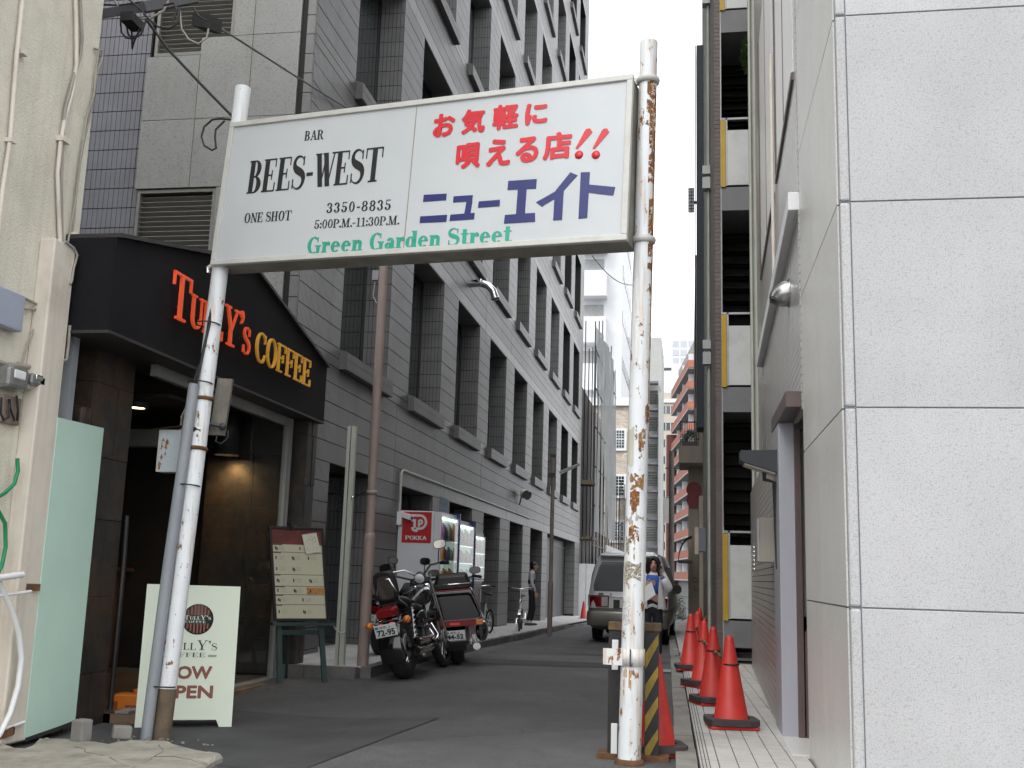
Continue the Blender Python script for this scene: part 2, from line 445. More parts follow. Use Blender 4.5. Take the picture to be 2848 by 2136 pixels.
def serif_glyph(c, S=.19, h=.045):
    """outline pieces and advance width of one roman letter, cap height 1"""
    sf = lambda x0, x1, y: _bx(x0, y if y < .5 else y-h, x1, y+h if y < .5 else y)
    X = .06
    if c == ' ': return [], .3
    if c == 'B': return _bx(X, 0, X+S, 1)+sf(0, .34, 0)+sf(0, .34, 1)+_arc(.33, .745, .27, .255, -90, 90, S*.9, h)+_arc(.33, .26, .33, .26, -90, 90, S, h)+_bx(X+S, .475, .36, .475+h), .74
    if c == 'E' or c == 'F':
        g = _bx(X, 0, X+S, 1)+sf(0, .62, 1)+_bx(.58, .74, .62, .985)+_bx(X+S, .48, .46, .48+h)+_bx(.43, .36, .47, .645)
        g += (sf(0, .64, 0)+_bx(.6, .012, .645, .27)) if c == 'E' else sf(0, .38, 0)
        return g, .74 if c == 'E' else .69
    if c == 'S': return _bez((.54, .76), (.52, 1.08), (.02, 1.05), (.07, .72), .035, S*.72, .06)+_bez((.07, .735), (.1, .5), (.6, .56), (.57, .25), S*.72, S*.72, S*1.12)+_bez((.57, .265), (.54, -.1), (.03, -.06), (.05, .28), S*.72, .035, .05)+_bx(.5, .7, .545, .97)+_bx(.04, .03, .085, .3), .68
    if c == 'W': return _ln(.16, 1, .36, 0, S)+_ln(.36, 0, .52, .86, .05)+_ln(.5, 1, .7, 0, S)+_ln(.7, 0, .92, 1, .05)+sf(0, .3, 1)+sf(.36, .62, 1)+sf(.8, 1.03, 1), 1.02
    if c == 'T': return _bx(.3, 0, .3+S, 1)+sf(.0, .79, 1)+_bx(.0, .7, .045, .985)+_bx(.745, .7, .79, .985)+sf(.19, .6, 0), .82
    if c == 'A': return _ln(.1, 0, .36, 1, .05)+_ln(.38, 1, .66, 0, S)+_bx(.17, .3, .56, .3+h)+sf(0, .23, 0)+sf(.5, .83, 0), .82
    if c == 'R': return _bx(X, 0, X+S, 1)+sf(0, .34, 0)+sf(0, .34, 1)+_arc(.34, .74, .31, .26, -90, 90, S, h)+_ln(.42, .5, .66, 0, S)+sf(.56, .82, 0)+_bx(X+S, .48, .42, .48+h), .82
    if c == 'O' or c == '0':
        w = .36 if c == 'O' else .27
        return _arc(w+.03, .5, w, .52, 0, 360, S if c == 'O' else S*.85, h), 2*w+.1
    if c == 'N': return _bx(.1, 0, .1+h*1.2, 1)+_ln(.14, 1, .66, 0, S)+_bx(.63, 0, .63+h*1.2, 1)+sf(0, .22, 1)+sf(0, .26, 0)+sf(.53, .8, 1), .84
    if c == 'H': return _bx(X, 0, X+S, 1)+_bx(.54, 0, .54+S, 1)+_bx(X+S, .49, .54, .49+h)+sf(0, .33, 0)+sf(0, .33, 1)+sf(.46, .8, 0)+sf(.46, .8, 1), .86
    if c == 'P': return _bx(X, 0, X+S, 1)+sf(0, .36, 0)+sf(0, .34, 1)+_arc(.34, .72, .32, .28, -90, 90, S, h), .7
    if c == 'M': return _bx(.1, 0, .15, 1)+_ln(.17, 1, .44, 0, S)+_ln(.44, 0, .74, 1, .05)+_bx(.7, 0, .7+S, 1)+sf(0, .24, 0)+sf(0, .26, 1)+sf(.6, .98, 0)+sf(.7, .98, 1), 1.02
    if c == 'G': return _arc(.4, .5, .38, .52, 50, 300, S, h)+_bx(.6, .0, .6+S*.9, .42)+sf(.5, .86, .42)+_bx(.62, .68, .665, .98)+_bez((.64, .75), (.6, .98), (.5, 1.0), (.4, 1.0), .04, h), .88
    if c == 'U': return _bx(.08, .3, .08+S, 1)+_arc(.39, .32, .31, .34, 180, 360, S, h)+_bx(.655, .3, .7, 1)+sf(0, .34, 1)+sf(.56, .8, 1), .84
    if c == 'L': return _bx(X, 0, X+S, 1)+sf(0, .36, 1)+sf(0, .62, 0)+_bx(.57, .01, .62, .32), .7
    if c == 'Y': return _ln(.14, 1, .4, .42, S)+_ln(.44, .42, .72, 1, .055)+_bx(.32, 0, .32+S, .46)+sf(0, .32, 1)+sf(.58, .86, 1)+sf(.2, .62, 0), .84
    if c == 'C': return _arc(.4, .5, .38, .52, 48, 312, S, h)+_bx(.62, .68, .665, .98)+_bez((.66, .3), (.6, .02), (.5, -.01), (.4, 0), .04, h), .76
    if c == '1': return _bx(.2, 0, .2+S*.9, 1)+sf(.06, .52, 0)+_ln(.08, .86, .22, .98, .09), .54
    if c == '3': return _arc(.27, .74, .25, .27, -90, 150, S*.9, h)+_arc(.27, .26, .29, .28, -150, 90, S, h)+_arc(.1, .8, .08, .08, 0, 360, .075, .075)+_arc(.1, .2, .09, .09, 0, 360, .085, .085), .62
    if c == '5': return _bx(.1, .93, .52, 1.0)+_bx(.1, .5, .145, 1)+_arc(.27, .3, .29, .32, -150, 130, S, h)+_arc(.1, .2, .09, .09, 0, 360, .085, .085), .62
    if c == '8': return _arc(.29, .75, .25, .26, 0, 360, S*.8, h)+_arc(.29, .26, .29, .28, 0, 360, S*.9, h), .64
    if c == '-': return _bx(.04, .36, .34, .46), .4
    if c == ':': return _arc(.12, .12, .1, .1, 0, 360, .095, .095)+_arc(.12, .56, .1, .1, 0, 360, .095, .095), .26
    if c == '.': return _arc(.1, .1, .1, .1, 0, 360, .095, .095), .22
    if c == '~': return _bez((.0, .36), (.12, .52), (.22, .3), (.34, .46), .06, .06), .38
    if c == "'": return _arc(.12, .92, .09, .09, 0, 360, .085, .085)+_bez((.19, .92), (.2, .8), (.14, .72), (.08, .68), .07, .03), .26
    x = .66                                        # lower case, x-height .66
    if c == 'r': return _bx(X, 0, X+S, x)+sf(0, .34, 0)+_bx(0, x-h, X+S, x)+_arc(.42, x-.13, .1, .1, 0, 360, .09, .09)+_bez((X+S, .42), (.28, .64), (.36, .66), (.44, .64), .05, .06), .52
    if c == 'e': return _arc(.3, x/2, .28, x/2+.01, 5, 315, S*.95, h)+_bx(.1, .34, .56, .34+h), .62
    if c == 'n': return _bx(X, 0, X+S, x)+sf(0, .32, 0)+_bx(0, x-h, X+S, x)+_arc(.39, x-.2, .2, .21, 0, 180, S*.9, h)+_bx(.41, 0, .59, x-.19)+sf(.35, .66, 0), .7
    if c == 'a': return _arc(.22, .19, .2, .2, 0, 360, S*.8, h)+_bx(.34, .04, .34+S, x-.16)+_arc(.32, x-.2, .2, .21, 0, 165, S*.8, h)+sf(.36, .62, 0), .62
    if c == 'd': return _arc(.3, x/2, .28, x/2+.01, 0, 360, S*.95, h)+_bx(.42, 0, .42+S, 1)+sf(.34, .6, 1)+sf(.5, .68, 0), .7
    if c == 't': return _bx(.1, .08, .1+S, .9)+_bx(0, x-h, .42, x)+_bez((.16, .12), (.2, -.02), (.36, -.03), (.44, .1), .12, .03), .46
    return [], .5
def line_width(s, g=serif_glyph): return sum(g(c)[1] for c in s)
def letters2d(s, size=1., sx=1., caps=None, S=.19, h=.045, track=0.):
    """[(glyph, [quads])] along a base line from 0; caps: per-letter scale"""
    x = 0; out = []
    for i, c in enumerate(s):
        q, w = serif_glyph(c, S, h); k = caps[i] if caps else 1.
        if q: out.append((c, [[((p[0]*k*sx)*size+x, p[1]*k*size) for p in poly] for poly in q]))
        x += (w*k*sx+track)*size
    return out, x
def emboss(mb, quads, o, eu, ev, en, t):
    """low-relief letter: every stroke a thin slab, each a hair higher than the last so no faces coincide"""
    for i, q in enumerate(quads):
        mb.prism(q, o, eu, ev, en, t+(i % 13)*t*.012)
    return mb
_txt_cache = {}
def font_mesh(ch, off=0.):
    """flat outline of characters of the built-in typeface: (verts2d, faces)"""
    key = (ch, off)
    if key in _txt_cache: return _txt_cache[key]
    cu = bpy.data.curves.new('t', 'FONT'); cu.body = ch; cu.size = 1; cu.offset = off; cu.resolution_u = 3
    o = bpy.data.objects.new('t', cu); COL.objects.link(o)
    dg = bpy.context.evaluated_depsgraph_get(); dg.update()
    me = bpy.data.meshes.new_from_object(o.evaluated_get(dg))
    vs = [(v.co.x, v.co.y) for v in me.vertices]; fs = [tuple(p.vertices) for p in me.polygons]
    bpy.data.objects.remove(o); bpy.data.curves.remove(cu); bpy.data.meshes.remove(me)
    _txt_cache[key] = (vs, fs); return vs, fs
def bold_text(mb, ch, o, eu, ev, en, u0, v0, u1, v1, lift, e):
    # heavier weight: the outline repeated on a small circle, each copy a hair higher
    for i in range(9):
        a = 2*math.pi*i/8; r = e if i < 8 else 0; du, dv = r*math.cos(a), r*math.sin(a)
        put_text(mb, ch, o, eu, ev, en, u0+e+du, v0+e+dv, u1-e+du, v1-e+dv, lift+.00015*i)
    return mb
def put_text(mb, ch, o, eu, ev, en, u0, v0, u1, v1, lift=.001, off=0., keep=False):
    """lay characters on a plane inside the box u0..u1, v0..v1 (keep: keep proportions, fit height)"""
    vs, fs = font_mesh(ch, off)
    if not vs: return mb
    xs = [p[0] for p in vs]; ys = [p[1] for p in vs]; a, b, c, d = min(xs), max(xs), min(ys), max(ys)
    sy = (v1-v0)/(d-c or 1); sx = sy if keep else (u1-u0)/(b-a or 1)
    o, eu, ev, en = (np.asarray(t, float) for t in (o, eu, ev, en))
    P = [o+eu*(u0+(x-a)*sx)+ev*(v0+(y-c)*sy)+en*lift for x, y in vs]
    n = np.cross(eu, ev)
    mb.add(P, fs if np.dot(n, en) > 0 else [f[::-1] for f in fs]); return mb
# ------------------------------------------------------------------ materials in use
m_asph = asphalt('asphalt')
m_conc = mat('concrete', (.34, .32, .27), .92, var=.22, scale=4, bmp=.8, bscale=60, dirt=.6, dirtcol=(.10, .09, .065), kind='geo')
m_kerb = mat('kerb_stone', (.235, .23, .21), .88, var=.2, scale=4, bmp=.35, bscale=70, dirt=.5, dirtcol=(.1, .095, .08), kind='geo')
m_kerbd = mat('kerb_dark', (.13, .125, .12), .88, var=.25, scale=4, bmp=.35, bscale=70, kind='geo')
m_pave = mat('pavement_tile', (.47, .46, .44), .7, var=.1, scale=6, bmp=.12, bscale=90, dirt=.3, dirtcol=(.2, .19, .17), kind='geo')
m_pavel = mat('pavement_tile_grey', (.5, .49, .475), .75, var=.13, scale=5, bmp=.15, bscale=90, dirt=.35, dirtcol=(.15, .14, .13), kind='geo')
m_joint = mat('joint_mortar', (.07, .068, .064), .9, kind='geo')
m_granL = granite('granite_grey', (.255, .26, .25), (.15, .15, .145), (.36, .36, .35), 100, .6, .8)
m_granR = granite('granite_pale', (.405, .405, .412), (.3, .3, .306), (.47, .47, .478), 150, .5, .45, .25)
m_granS = granite('granite_side_brightened', (.62, .615, .6), (.53, .525, .51), (.67, .665, .65), 110, .32, .35, .4)  # same stone as the front, colour lightened to offset shade on the side
m_tile = ribbed('grooved_tile', (.175, .173, .172), 'Y')
m_tileS = mat('plain_tile', (.16, .158, .157), .42, var=.16, scale=2, bmp=.08, bscale=40, kind='geo', streak=.25)
m_tileF = mat('pale_tile', (.165, .168, .19), .38, var=.1, scale=3, kind='geo')
m_jamb = mat('jamb_tile', (.165, .167, .163), .4, var=.14, scale=3, kind='geo')
m_grout = mat('dark_grout', (.022, .022, .022), .95, kind='geo')
m_slate = slate('slate_tile')
m_black = mat('fascia_black', (.0075, .0075, .0095), .8, var=.2, scale=2, bmp=.08, bscale=200, spec=.2, dirt=.25, dirtcol=(.02, .02, .02))
m_dark = mat('dark_metal', (.03, .03, .032), .45, var=.2)
m_alu = mat('aluminium', (.36, .37, .36), .45, metal=.4, var=.1, dirt=.2)
m_stucco = mat('cream_stucco', (.66, .63, .53), .92, var=.09, scale=1.6, bmp=.9, bscale=70, dirt=.25, dirtcol=(.33, .3, .24), kind='geo', streak=.25)
m_duct = mat('beige_duct', (.66, .61, .53), .55, var=.07, scale=2, dirt=.4, dirtcol=(.34, .27, .2), streak=.3)
m_mint = mat('mint_panel', (.50, .69, .60), .45, var=.05, scale=1.2, dirt=.1, dirtcol=(.3, .4, .36))
m_ivory = mat('ivory_board', (.66, .72, .60), .5, var=.03, scale=2, dirt=.06, dirtcol=(.4, .42, .36))
m_chrome = mat('chrome', (.8, .8, .8), .08, metal=1, var=.03)
m_steel = mat('steel', (.42, .42, .42), .3, metal=1, var=.12)
m_rubber = mat('rubber', (.012, .012, .012), .8, var=.25, scale=20)
m_blackpaint = mat('black_paint', (.008, .008, .009), .12, var=.1, coat=.6)
m_seat = mat('black_vinyl', (.013, .013, .013), .5, var=.2, scale=12, bmp=.1)
m_redlens = mat('red_lens', (.17, .004, .006), .3, var=.15, spec=.3)
m_brightred = mat('bright_red', (.75, .04, .03), .3, var=.06)
m_amber = mat('amber_lens', (.55, .16, .02), .18, var=.1, coat=.5)
m_plate = mat('plate_white', (.72, .74, .72), .35, var=.04)
m_plateink = mat('plate_green_black', (.015, .04, .035), .5, var=.1)
m_glass = glass('dark_glass')
m_vanglass = glass('van_glass', (.008, .009, .01), .08); m_vanglass.node_tree.nodes['Principled BSDF'].inputs['Specular IOR Level'].default_value = .22
m_wglass = glass('window_glass', (.035, .045, .045), .05)
m_clear = clear_glass('clear_glass'); m_disp = clear_glass('display_glass')
m_cone = mat('cone_red', (.52, .026, .018), .5, var=.16, scale=5, dirt=.4, dirtcol=(.24, .06, .045), streak=.3)
m_rubmat = mat('cone_weight', (.045, .035, .038), .7, var=.2)
m_white = mat('white_paint', (.74, .75, .76), .4, var=.04, dirt=.1, dirtcol=(.45, .43, .4))
m_brownpole = mat('brown_pole', (.27, .21, .185), .5, var=.08, scale=3, dirt=.25, dirtcol=(.17, .13, .11), streak=.2)
m_greenpost = mat('pale_green_post', (.4, .42, .36), .5, var=.08, dirt=.3, dirtcol=(.22, .2, .16))
m_rust = mat('rust', (.115, .055, .025), .9, var=.4, scale=14, bmp=.4)
m_pole = rusty('rusty_white_pole', amount=1.1)
m_poleL = rusty('rusty_white_pole_b', amount=.7, seed=5.)
m_yellow = mat('yellow_paint', (.27, .19, .025), .65, var=.3, scale=9, dirt=.75, dirtcol=(.12, .09, .03))
m_yblack = mat('worn_black_paint', (.015, .0145, .014), .6, var=.35, scale=8, dirt=.3, dirtcol=(.09, .06, .035))
m_cable = mat('black_cable', (.012, .012, .013), .5)
m_gcable = mat('grey_cable', (.3, .28, .24), .6, var=.15)
m_pipe = mat('grey_pvc', (.235, .255, .28), .45, var=.06, scale=4, dirt=.3, dirtcol=(.32, .33, .33))
m_lamp = mat('lamp_glow', (1, .85, .55), .5, var=0, emit=(1, .74, .38), estr=9)

# ------------------------------------------------------------------ ground
def grid_lines(a, b, steps):
    return steps
xs = sorted(set([-400, -150, -60, -25, -14, -9, -7] + [round(-6+.4*i, 2) for i in range(24)] + [4, 6, 9, 14, 25, 60, 150, 400]))
ys = sorted(set([-300, -100, -40, -15, -6, -2, 0, 2, 4] + [round(5+.5*i, 2) for i in range(30)] + [21, 23, 25, 28, 32, 36, 40, 45, 50, 55, 60, 65, 70, 75, 80, 100, 140, 200, 300, 500]))
g = MB(); nx = len(xs)
g.add([(x, y, gz(x, y)) for y in ys for x in xs], [(j*nx+i, j*nx+i+1, (j+1)*nx+i+1, (j+1)*nx+i) for j in range(len(ys)-1) for i in range(nx-1)], True)
road = g.build('road', m_asph); tag(road, kind='structure')

# patched asphalt strip across the lane mouth, one layer above the road
def sheet(name, pts, m, lift):
    mb = MB(); mb.quad(*[(p[0], p[1], gz(p[0], p[1])+lift) for p in pts]); return mb.build(name, m)
m_patch = mat('asphalt_patch', (.038, .038, .039), .85, var=.2, scale=1.5, bmp=.35, bscale=190, kind='geo')

# broken concrete apron at the near left
outl = [pz(x, y, -.05) for x, y in ((69, 2077), (107, 2058), (193, 2056), (290, 2066), (382, 2060), (464, 2062), (540, 2080), (614, 2103), (590, 2120), (548, 2140))]
poly = [(p[0], p[1]) for p in outl] + [(-3.1, 5.6), (-3.2, 4.2), (-8, 4.2), (-8, 7.2), (outl[0][0]-.12, outl[0][1])]
def rough_edge(P, step=.09, j=.018):
    rnd = random.Random(11); out = []
    for (x0, y0), (x1, y1) in zip(P, P[1:]+P[:1]):
        n = max(1, int(math.hypot(x1-x0, y1-y0)/step)) if max(y0, y1) > 5.8 else 1
        for i in range(n):
            t = i/n; k_ = j if n > 1 else 0; out.append((x0+(x1-x0)*t+rnd.uniform(-k_, k_), y0+(y1-y0)*t+rnd.uniform(-k_, k_)))
    return out
poly = rough_edge(poly)
bm = bmesh.new(); vs = [bm.verts.new((x, y, 0)) for x, y in poly]; f = bm.faces.new(vs)
bmesh.ops.triangulate(bm, faces=bm.faces[:]); bmesh.ops.subdivide_edges(bm, edges=bm.edges[:], cuts=5, use_grid_fill=True)
from mathutils import noise as mn_
for v_ in bm.verts:
    q = mn_.noise(Vector((v_.co.x*2.1, v_.co.y*2.1, 3)))*.007+mn_.noise(Vector((v_.co.x*9, v_.co.y*9, 7)))*.003
    v_.co.z = -.040+q-(.02 if v_.is_boundary else 0)
bd = [e for e in bm.edges if e.is_boundary]; ex = bmesh.ops.extrude_edge_only(bm, edges=bd)
for v_ in [g_ for g_ in ex['geom'] if isinstance(g_, bmesh.types.BMVert)]: v_.co.z = -.25
bmesh.ops.recalc_face_normals(bm, faces=bm.faces[:])
me = bpy.data.meshes.new('concrete_apron'); bm.to_mesh(me); bm.free(); me.materials.append(m_conc)
apron = bpy.data.objects.new('concrete_apron', me); COL.objects.link(apron); tag(apron, kind='structure')
# cracks in the apron: ragged dark slots
ck = MB(); rnd = random.Random(5)
for path in ([(370, 2136), (402, 2120), (430, 2105), (476, 2106), (520, 2112), (560, 2126)], [(200, 2075), (228, 2086), (245, 2095), (300, 2108)], [(430, 2105), (452, 2085), (440, 2070)], [(300, 2108), (330, 2125), (370, 2136)]):
    P = [pz(x+rnd.uniform(-4, 4), y+rnd.uniform(-2, 2), -.0445) for x, y in path]; Q = []
    for a, b in zip(P, P[1:]):
        for i in range(4): Q.append(a+(b-a)*i/4+V(rnd.uniform(-.012, .012), rnd.uniform(-.012, .012), 0))
    for a, b in zip(Q, Q[1:]): ck.bar(a, b, rnd.uniform(.0015, .005), .012)
o = ck.build('crack', m_joint, apron); o['kind'] = 'stuff'
# loose crumbs of concrete along the broken edge
cb = MB()
for i in range(45):
    x, y = rnd.uniform(95, 600), rnd.uniform(2050, 2075); x += 0; p = pz(x, y+(x-400)*.06*(x > 400), -.05); s_ = rnd.uniform(.003, .011)
    cb.obox(p+V(0, 0, .004), V(s_, rnd.uniform(-.3, .3)*s_, 0), V(rnd.uniform(-.3, .3)*s_, s_*.8, 0), V(0, 0, s_*.6))
o = cb.build('crumbs', m_kerb, apron); o['kind'] = 'stuff'

# ------------------------------------------------------------------ right pavement
def xpl(y): return .055-.0217*(y-6.97)         # left edge of the tiled pavement
def xwB(y): return .68+.021*(y-8.87)           # shop front line
def xwA(y): return .77+.021*(y-7.58)           # upper wall line
PZ = .075
def rz(y): return -.012*max(0, y-15)
rp = MB()
yy = [3.5+.5*i for i in range(60)]
rp.add([(xpl(y)+.004, y, PZ-.012+rz(y)) for y in yy]+[(1.5, y, PZ-.012+rz(y)) for y in yy]+[(xpl(y)+.004, y, -.7) for y in yy],
       [(i, len(yy)+i, len(yy)+i+1, i+1) for i in range(len(yy)-1)]+[(i, i+1, 2*len(yy)+i+1, 2*len(yy)+i) for i in range(len(yy)-1)])
rpo = rp.build('right_pavement', m_joint, fix=True); tag(rpo, kind='structure')
TW, TL = .118, .6
pt = MB(); pt.box(0, TW-.007, 0, TL-.006, -.02, 0); ptm = pt.mesh('paving_tile', m_pave)
far = MB()
for j in range(50):
    y = 3.6+j*TL
    k = 0
    x = xpl(y)+.008
    while x < (xwB(y) if y < 15 else .95)+.05:
        ang = math.atan(-.0217)
        if y < 17.5: inst('paving_tile', ptm, (x, y+random.uniform(-.002, .002), PZ+random.uniform(0, .0025)), rpo, (0, 0, -ang))
        else: far.box(x, x+TW-.007, y, y+TL-.006, PZ-.02+rz(y), PZ+rz(y))
        x += TW; k += 1
fo = far.build('distant_paving_tiles', m_pave, rpo); fo['kind'] = 'stuff'
# ribbed nosing strip along the pavement edge: three fine grooves
ns = MB()
for k in range(3):
    ns.add([(xpl(y)+.018+.022*k, y, PZ+.0045) for y in (3.6, 17.4)]+[(xpl(y)+.024+.022*k, y, PZ+.0045) for y in (17.4, 3.6)], [(0, 3, 2, 1)])
nso = ns.build('nosing_groove', m_joint, rpo, fix=True)
# flat kerb stones
rk = thing('right_kerb', None, None, (0, 0, 0)); rk['kind'] = 'structure'
ks = MB(); ks.box(-.14, -.004, .003, .597, -.3, .055); ksm = ks.mesh('kerb_stone', m_kerb)
for j in range(42):
    y = 3.6+j*.6
    o = inst('kerb_stone', ksm, (xpl(y)+random.uniform(-.004, .004), y, rz(y)*1.3+random.uniform(-.004, .004)), rk, (0, 0, .0217))
# lifted ramp plates laid at the kerb farther on
for i, (px_, py_, w, l, zt) in enumerate(((1884, 1752, .5, .5, .1), (1893, 1797, .22, .75, .085), (1884, 1818, .16, .4, .07))):
    p = pz(px_, py_, .06); y = p[1]
    mb = MB(); mb.box(-w/2, w/2, -l/2, l/2, 0, .05)
    t = thing('ramp_plate', ['wide pale ramp plate at the kerb, farthest of three past the cones', 'long narrow ramp plate along the kerb beside the cones', 'small dark ramp plate at the kerb, nearest of three'][i], 'ramp', (p[0], y, .005+rz(y)), group='ramp plates along the right kerb')
    t.rotation_euler = (0, R(-7), R(3))
    mb.build('plate', m_pavel, t, world=False, bevel=.01)
    for k in range(3): mb = MB(); mb.box(-w/2+.01, w/2-.01, -l*.3+k*l*.3-.006, -l*.3+k*l*.3+.006, .051, .055); mb.build('tread_line', m_joint, t, world=False)

# ------------------------------------------------------------------ left pavement
KX = -3.55
FX = -4.8                                        # tiled facade line of the office building
def lz(y): return .12+gz(-2, y)
lp = MB(); yy = [11.95+.5*i for i in range(72)]; L = len(yy)
lp.add([(KX-.12, y, lz(y)-.012) for y in yy]+[(-6.4, y, lz(y)-.012) for y in yy], [(i, i+1, L+i+1, L+i) for i in range(L-1)])
lp.quad((KX-.12, 11.95, lz(11.95)-.012), (-6.4, 11.95, lz(11.95)-.012), (-6.4, 11.95, -.5), (KX-.12, 11.95, -.5))
lpo = lp.build('left_pavement', m_joint, fix=True); tag(lpo, kind='structure')
pt = MB(); pt.box(-.295, 0, .003, .297, -.02, 0); ptm2 = pt.mesh('paving_tile', m_pavel)
far = MB()
for j in range(117):
    y = 11.96+.3*j
    for k in range(9):
        x = KX-.125-.298*k
        if y < 19.5 and k < 6: inst('paving_tile', ptm2, (x, y, lz(y+.15)+random.uniform(0, .002)), lpo, (-.018 if y > 14 else 0, 0, 0))
        else: far.box(x-.295, x, y+.003, y+.297, lz(y)-.03, lz(y+.15))
fo = far.build('distant_paving_tiles', m_pavel, lpo); fo['kind'] = 'stuff'
lk = thing('left_kerb', None, None, (0, 0, 0)); lk['kind'] = 'structure'
ks = MB(); ks.box(-.12, 0, .004, .596, -.3, 0); ksm = ks.mesh('kerb_stone', m_kerbd)
for j in range(58):
    y = 11.95+j*.6
    wob = .05*math.sin(y*.9)+.02*math.sin(y*2.3) if y > 16 else 0
    dip = -.07*sst(31, 33, y)
    inst('kerb_stone', ksm, (KX+wob*.6+random.uniform(-.006, .006), y, lz(y+.3)+.004+dip+random.uniform(-.006, .004)), lk, (-.018 if y > 14 else 0, 0, random.uniform(-.01, .01)))
for k in range(2):
    o = inst('kerb_stone', ksm, (KX-.125-.6*k, 11.9, lz(12)+.003), lk, (0, 0, R(90)))
# gutter strip: pale worn band beside the left kerb
gm = MB(); yy2 = [12+.7*i for i in range(45)]; L = len(yy2)
gm.add([(KX+.05, y, gz(-2, y)+.006) for y in yy2]+[(KX+.32, y, gz(-2, y)+.004) for y in yy2], [(i, L+i, L+i+1, i+1) for i in range(L-1)])
gt = gm.build('gutter', mat('gutter_concrete', (.105, .102, .097), .9, var=.25, scale=3, bmp=.3, kind='geo'), fix=True); tag(gt, kind='structure')
# repairs and fittings in the road surface, each a sheet a few millimetres above it
def sheet2(name, pts, m, lift, n=6):
    mb = MB(); (a, b, c, d) = [V(*p) for p in pts]; vs = []
    for j in range(n+1):
        for i in range(n+1):
            p = (a*(1-i/n)+b*(i/n))*(1-j/n)+(d*(1-i/n)+c*(i/n))*(j/n); vs.append((p[0], p[1], gz(p[0], p[1])+lift))
    mb.add(vs, [(j*(n+1)+i, j*(n+1)+i+1, (j+1)*(n+1)+i+1, (j+1)*(n+1)+i) for j in range(n) for i in range(n)], True); return mb.build(name, m)
o = sheet2('asphalt_patch', [(-4.5, 7.5), (-2.4, 6.6), (-2.1, 9.2), (-4.4, 9.6)], mat('asphalt_dark_patch', (.052, .052, .054), .85, var=.25, scale=2, bmp=.4, bscale=190, kind='geo'), .005); tag(o, kind='structure')
o = sheet2('asphalt_patch', [(-3.2, 14.6), (-.5, 14.9), (-.5, 16.1), (-3.2, 15.7)], m_patch, .005); tag(o, kind='structure')
o = sheet2('asphalt_patch', [(-2.6, 18.0), (-1.2, 18.0), (-1.2, 30.0), (-2.6, 30.0)], mat('asphalt_pale_patch', (.085, .084, .082), .85, var=.25, scale=2, bmp=.3, bscale=190, kind='geo'), .006); tag(o, kind='structure')
t = thing('gutter_grating', 'small steel drain grating in the gutter left of the cones', 'grating', (-.3, 14.6, 0))
mb = MB(); mb.box(-.16, .16, -.2, .2, .0, .008); mb.build('frame', m_dark, t, world=False)
mb = MB()
for i in range(9): mb.box(-.15, .15, -.18+.042*i, -.16+.042*i, .009, .016)
o = mb.build('grating_bars', m_steel, t, world=False); o['kind'] = 'stuff'
# ------------------------------------------------------------------ grey office building on the left
OB = thing('office_building', 'tall grey office block faced in grooved tile with deep tall windows along the left', 'building', (FX, 12.15, 0))
OO = V(FX, 12.15, 0)
PITCH, WY0, WW = 3.675, 13.87, 2.35
NB, NF = 9, 7
wys = [WY0+PITCH*k for k in range(NB)]
YE = 47.1
ROOF = 32.2
gf = [(13.73, 15.9), (17.41, 19.68), (21.1, 23.4), (24.78, 26.99), (28.51, 30.81), (32.31, 35.02), (36.25, 45.2)]
back = MB(); XB = FX-.014
back.box(-20, FX-.5, 12.62, YE, -1.5, ROOF)                               # core
back.box(-20, -4.83, 12.30, 12.62, -1, ROOF)                             # end wall behind the granite
back.box(-20, XB-.03, YE-.5, YE, -1.5, ROOF-.01)
def zl(n): return 4.2+4*n, 6.85+4*n                                       # glass bottom, lintel
back.box(FX-.5, XB, 12.18, YE-.003, 2.61, 4.2)
for n in range(NF):
    a, b = zl(n)
    back.box(FX-.5, XB, 12.18, YE-.003, b, b+1.35 if n < NF-1 else ROOF-.02)
    e = 12.18
    for y in wys+[None]:
        y1 = y if y else YE-.004
        back.box(FX-.5, XB-.001, e, y1-.012, a+.002, b-.002)
        if y: e = y+WW+.012
e = 12.18
for a, b in gf+[(YE-.004, 0)]:
    back.box(FX-.5, XB-.001, e, a-.01, -1.5, 2.609); e = b+.01
back.build('wall_backing', m_grout, OB)
# ground-floor recess floors/back walls are tiled too
gfb = MB()
for a, b in gf: gfb.box(FX-.56, FX-.49, a-.02, b+.02, -1.5, 2.62)
gfb.build('recess_wall', m_tileS, OB)

GAP = .012
rects = []                                                               # y0,y1,z0,z1,material
for z0, z1, sm in ((2.61, 2.88, 1), (2.88, 3.145, 0), (3.145, 3.41, 0), (3.41, 3.68, 0), (3.68, 3.92, 0)):
    e = 12.2
    for k in range(NB):
        y1 = wys[k]+PITCH-.65 if k < NB-1 else YE
        rects.append((e, y1, z0, z1, sm)); e = y1
e = 12.2
for i, (a, b) in enumerate(gf+[(YE, 0)]):
    for r in range(12): rects.append((e, a, 2.61-.27*(r+1), 2.61-.27*r, 0))
    e = b
for n in range(NF):
    a, b = zl(n)
    e = 12.2
    for k in range(NB+1):
        y1 = wys[k] if k < NB else YE
        for z0, z1, sm in [(a-.28, a-.14, 1), (a-.14, a, 1)]+[(a+.265*r, a+.265*(r+1), 0) for r in range(10)]: rects.append((e, y1, z0, z1, sm))
        e = y1+WW
    e = 12.2
    for k in range(NB):
        y1 = wys[k]+PITCH-.65 if k < NB-1 else YE
        for z0, z1, sm in ((b, b+.27, 1), (b+.27, b+.54, 0), (b+.54, b+.81, 0), (b+.81, b+1.07, 0)): rects.append((e, y1, z0, z1, sm))
        e = y1
near = sorted(rects, key=lambda r: r[0]+1.1*max(0, r[3]-9))[:270]
ns = set(near)
fr, fs_ = MB(), MB(); shared = {}
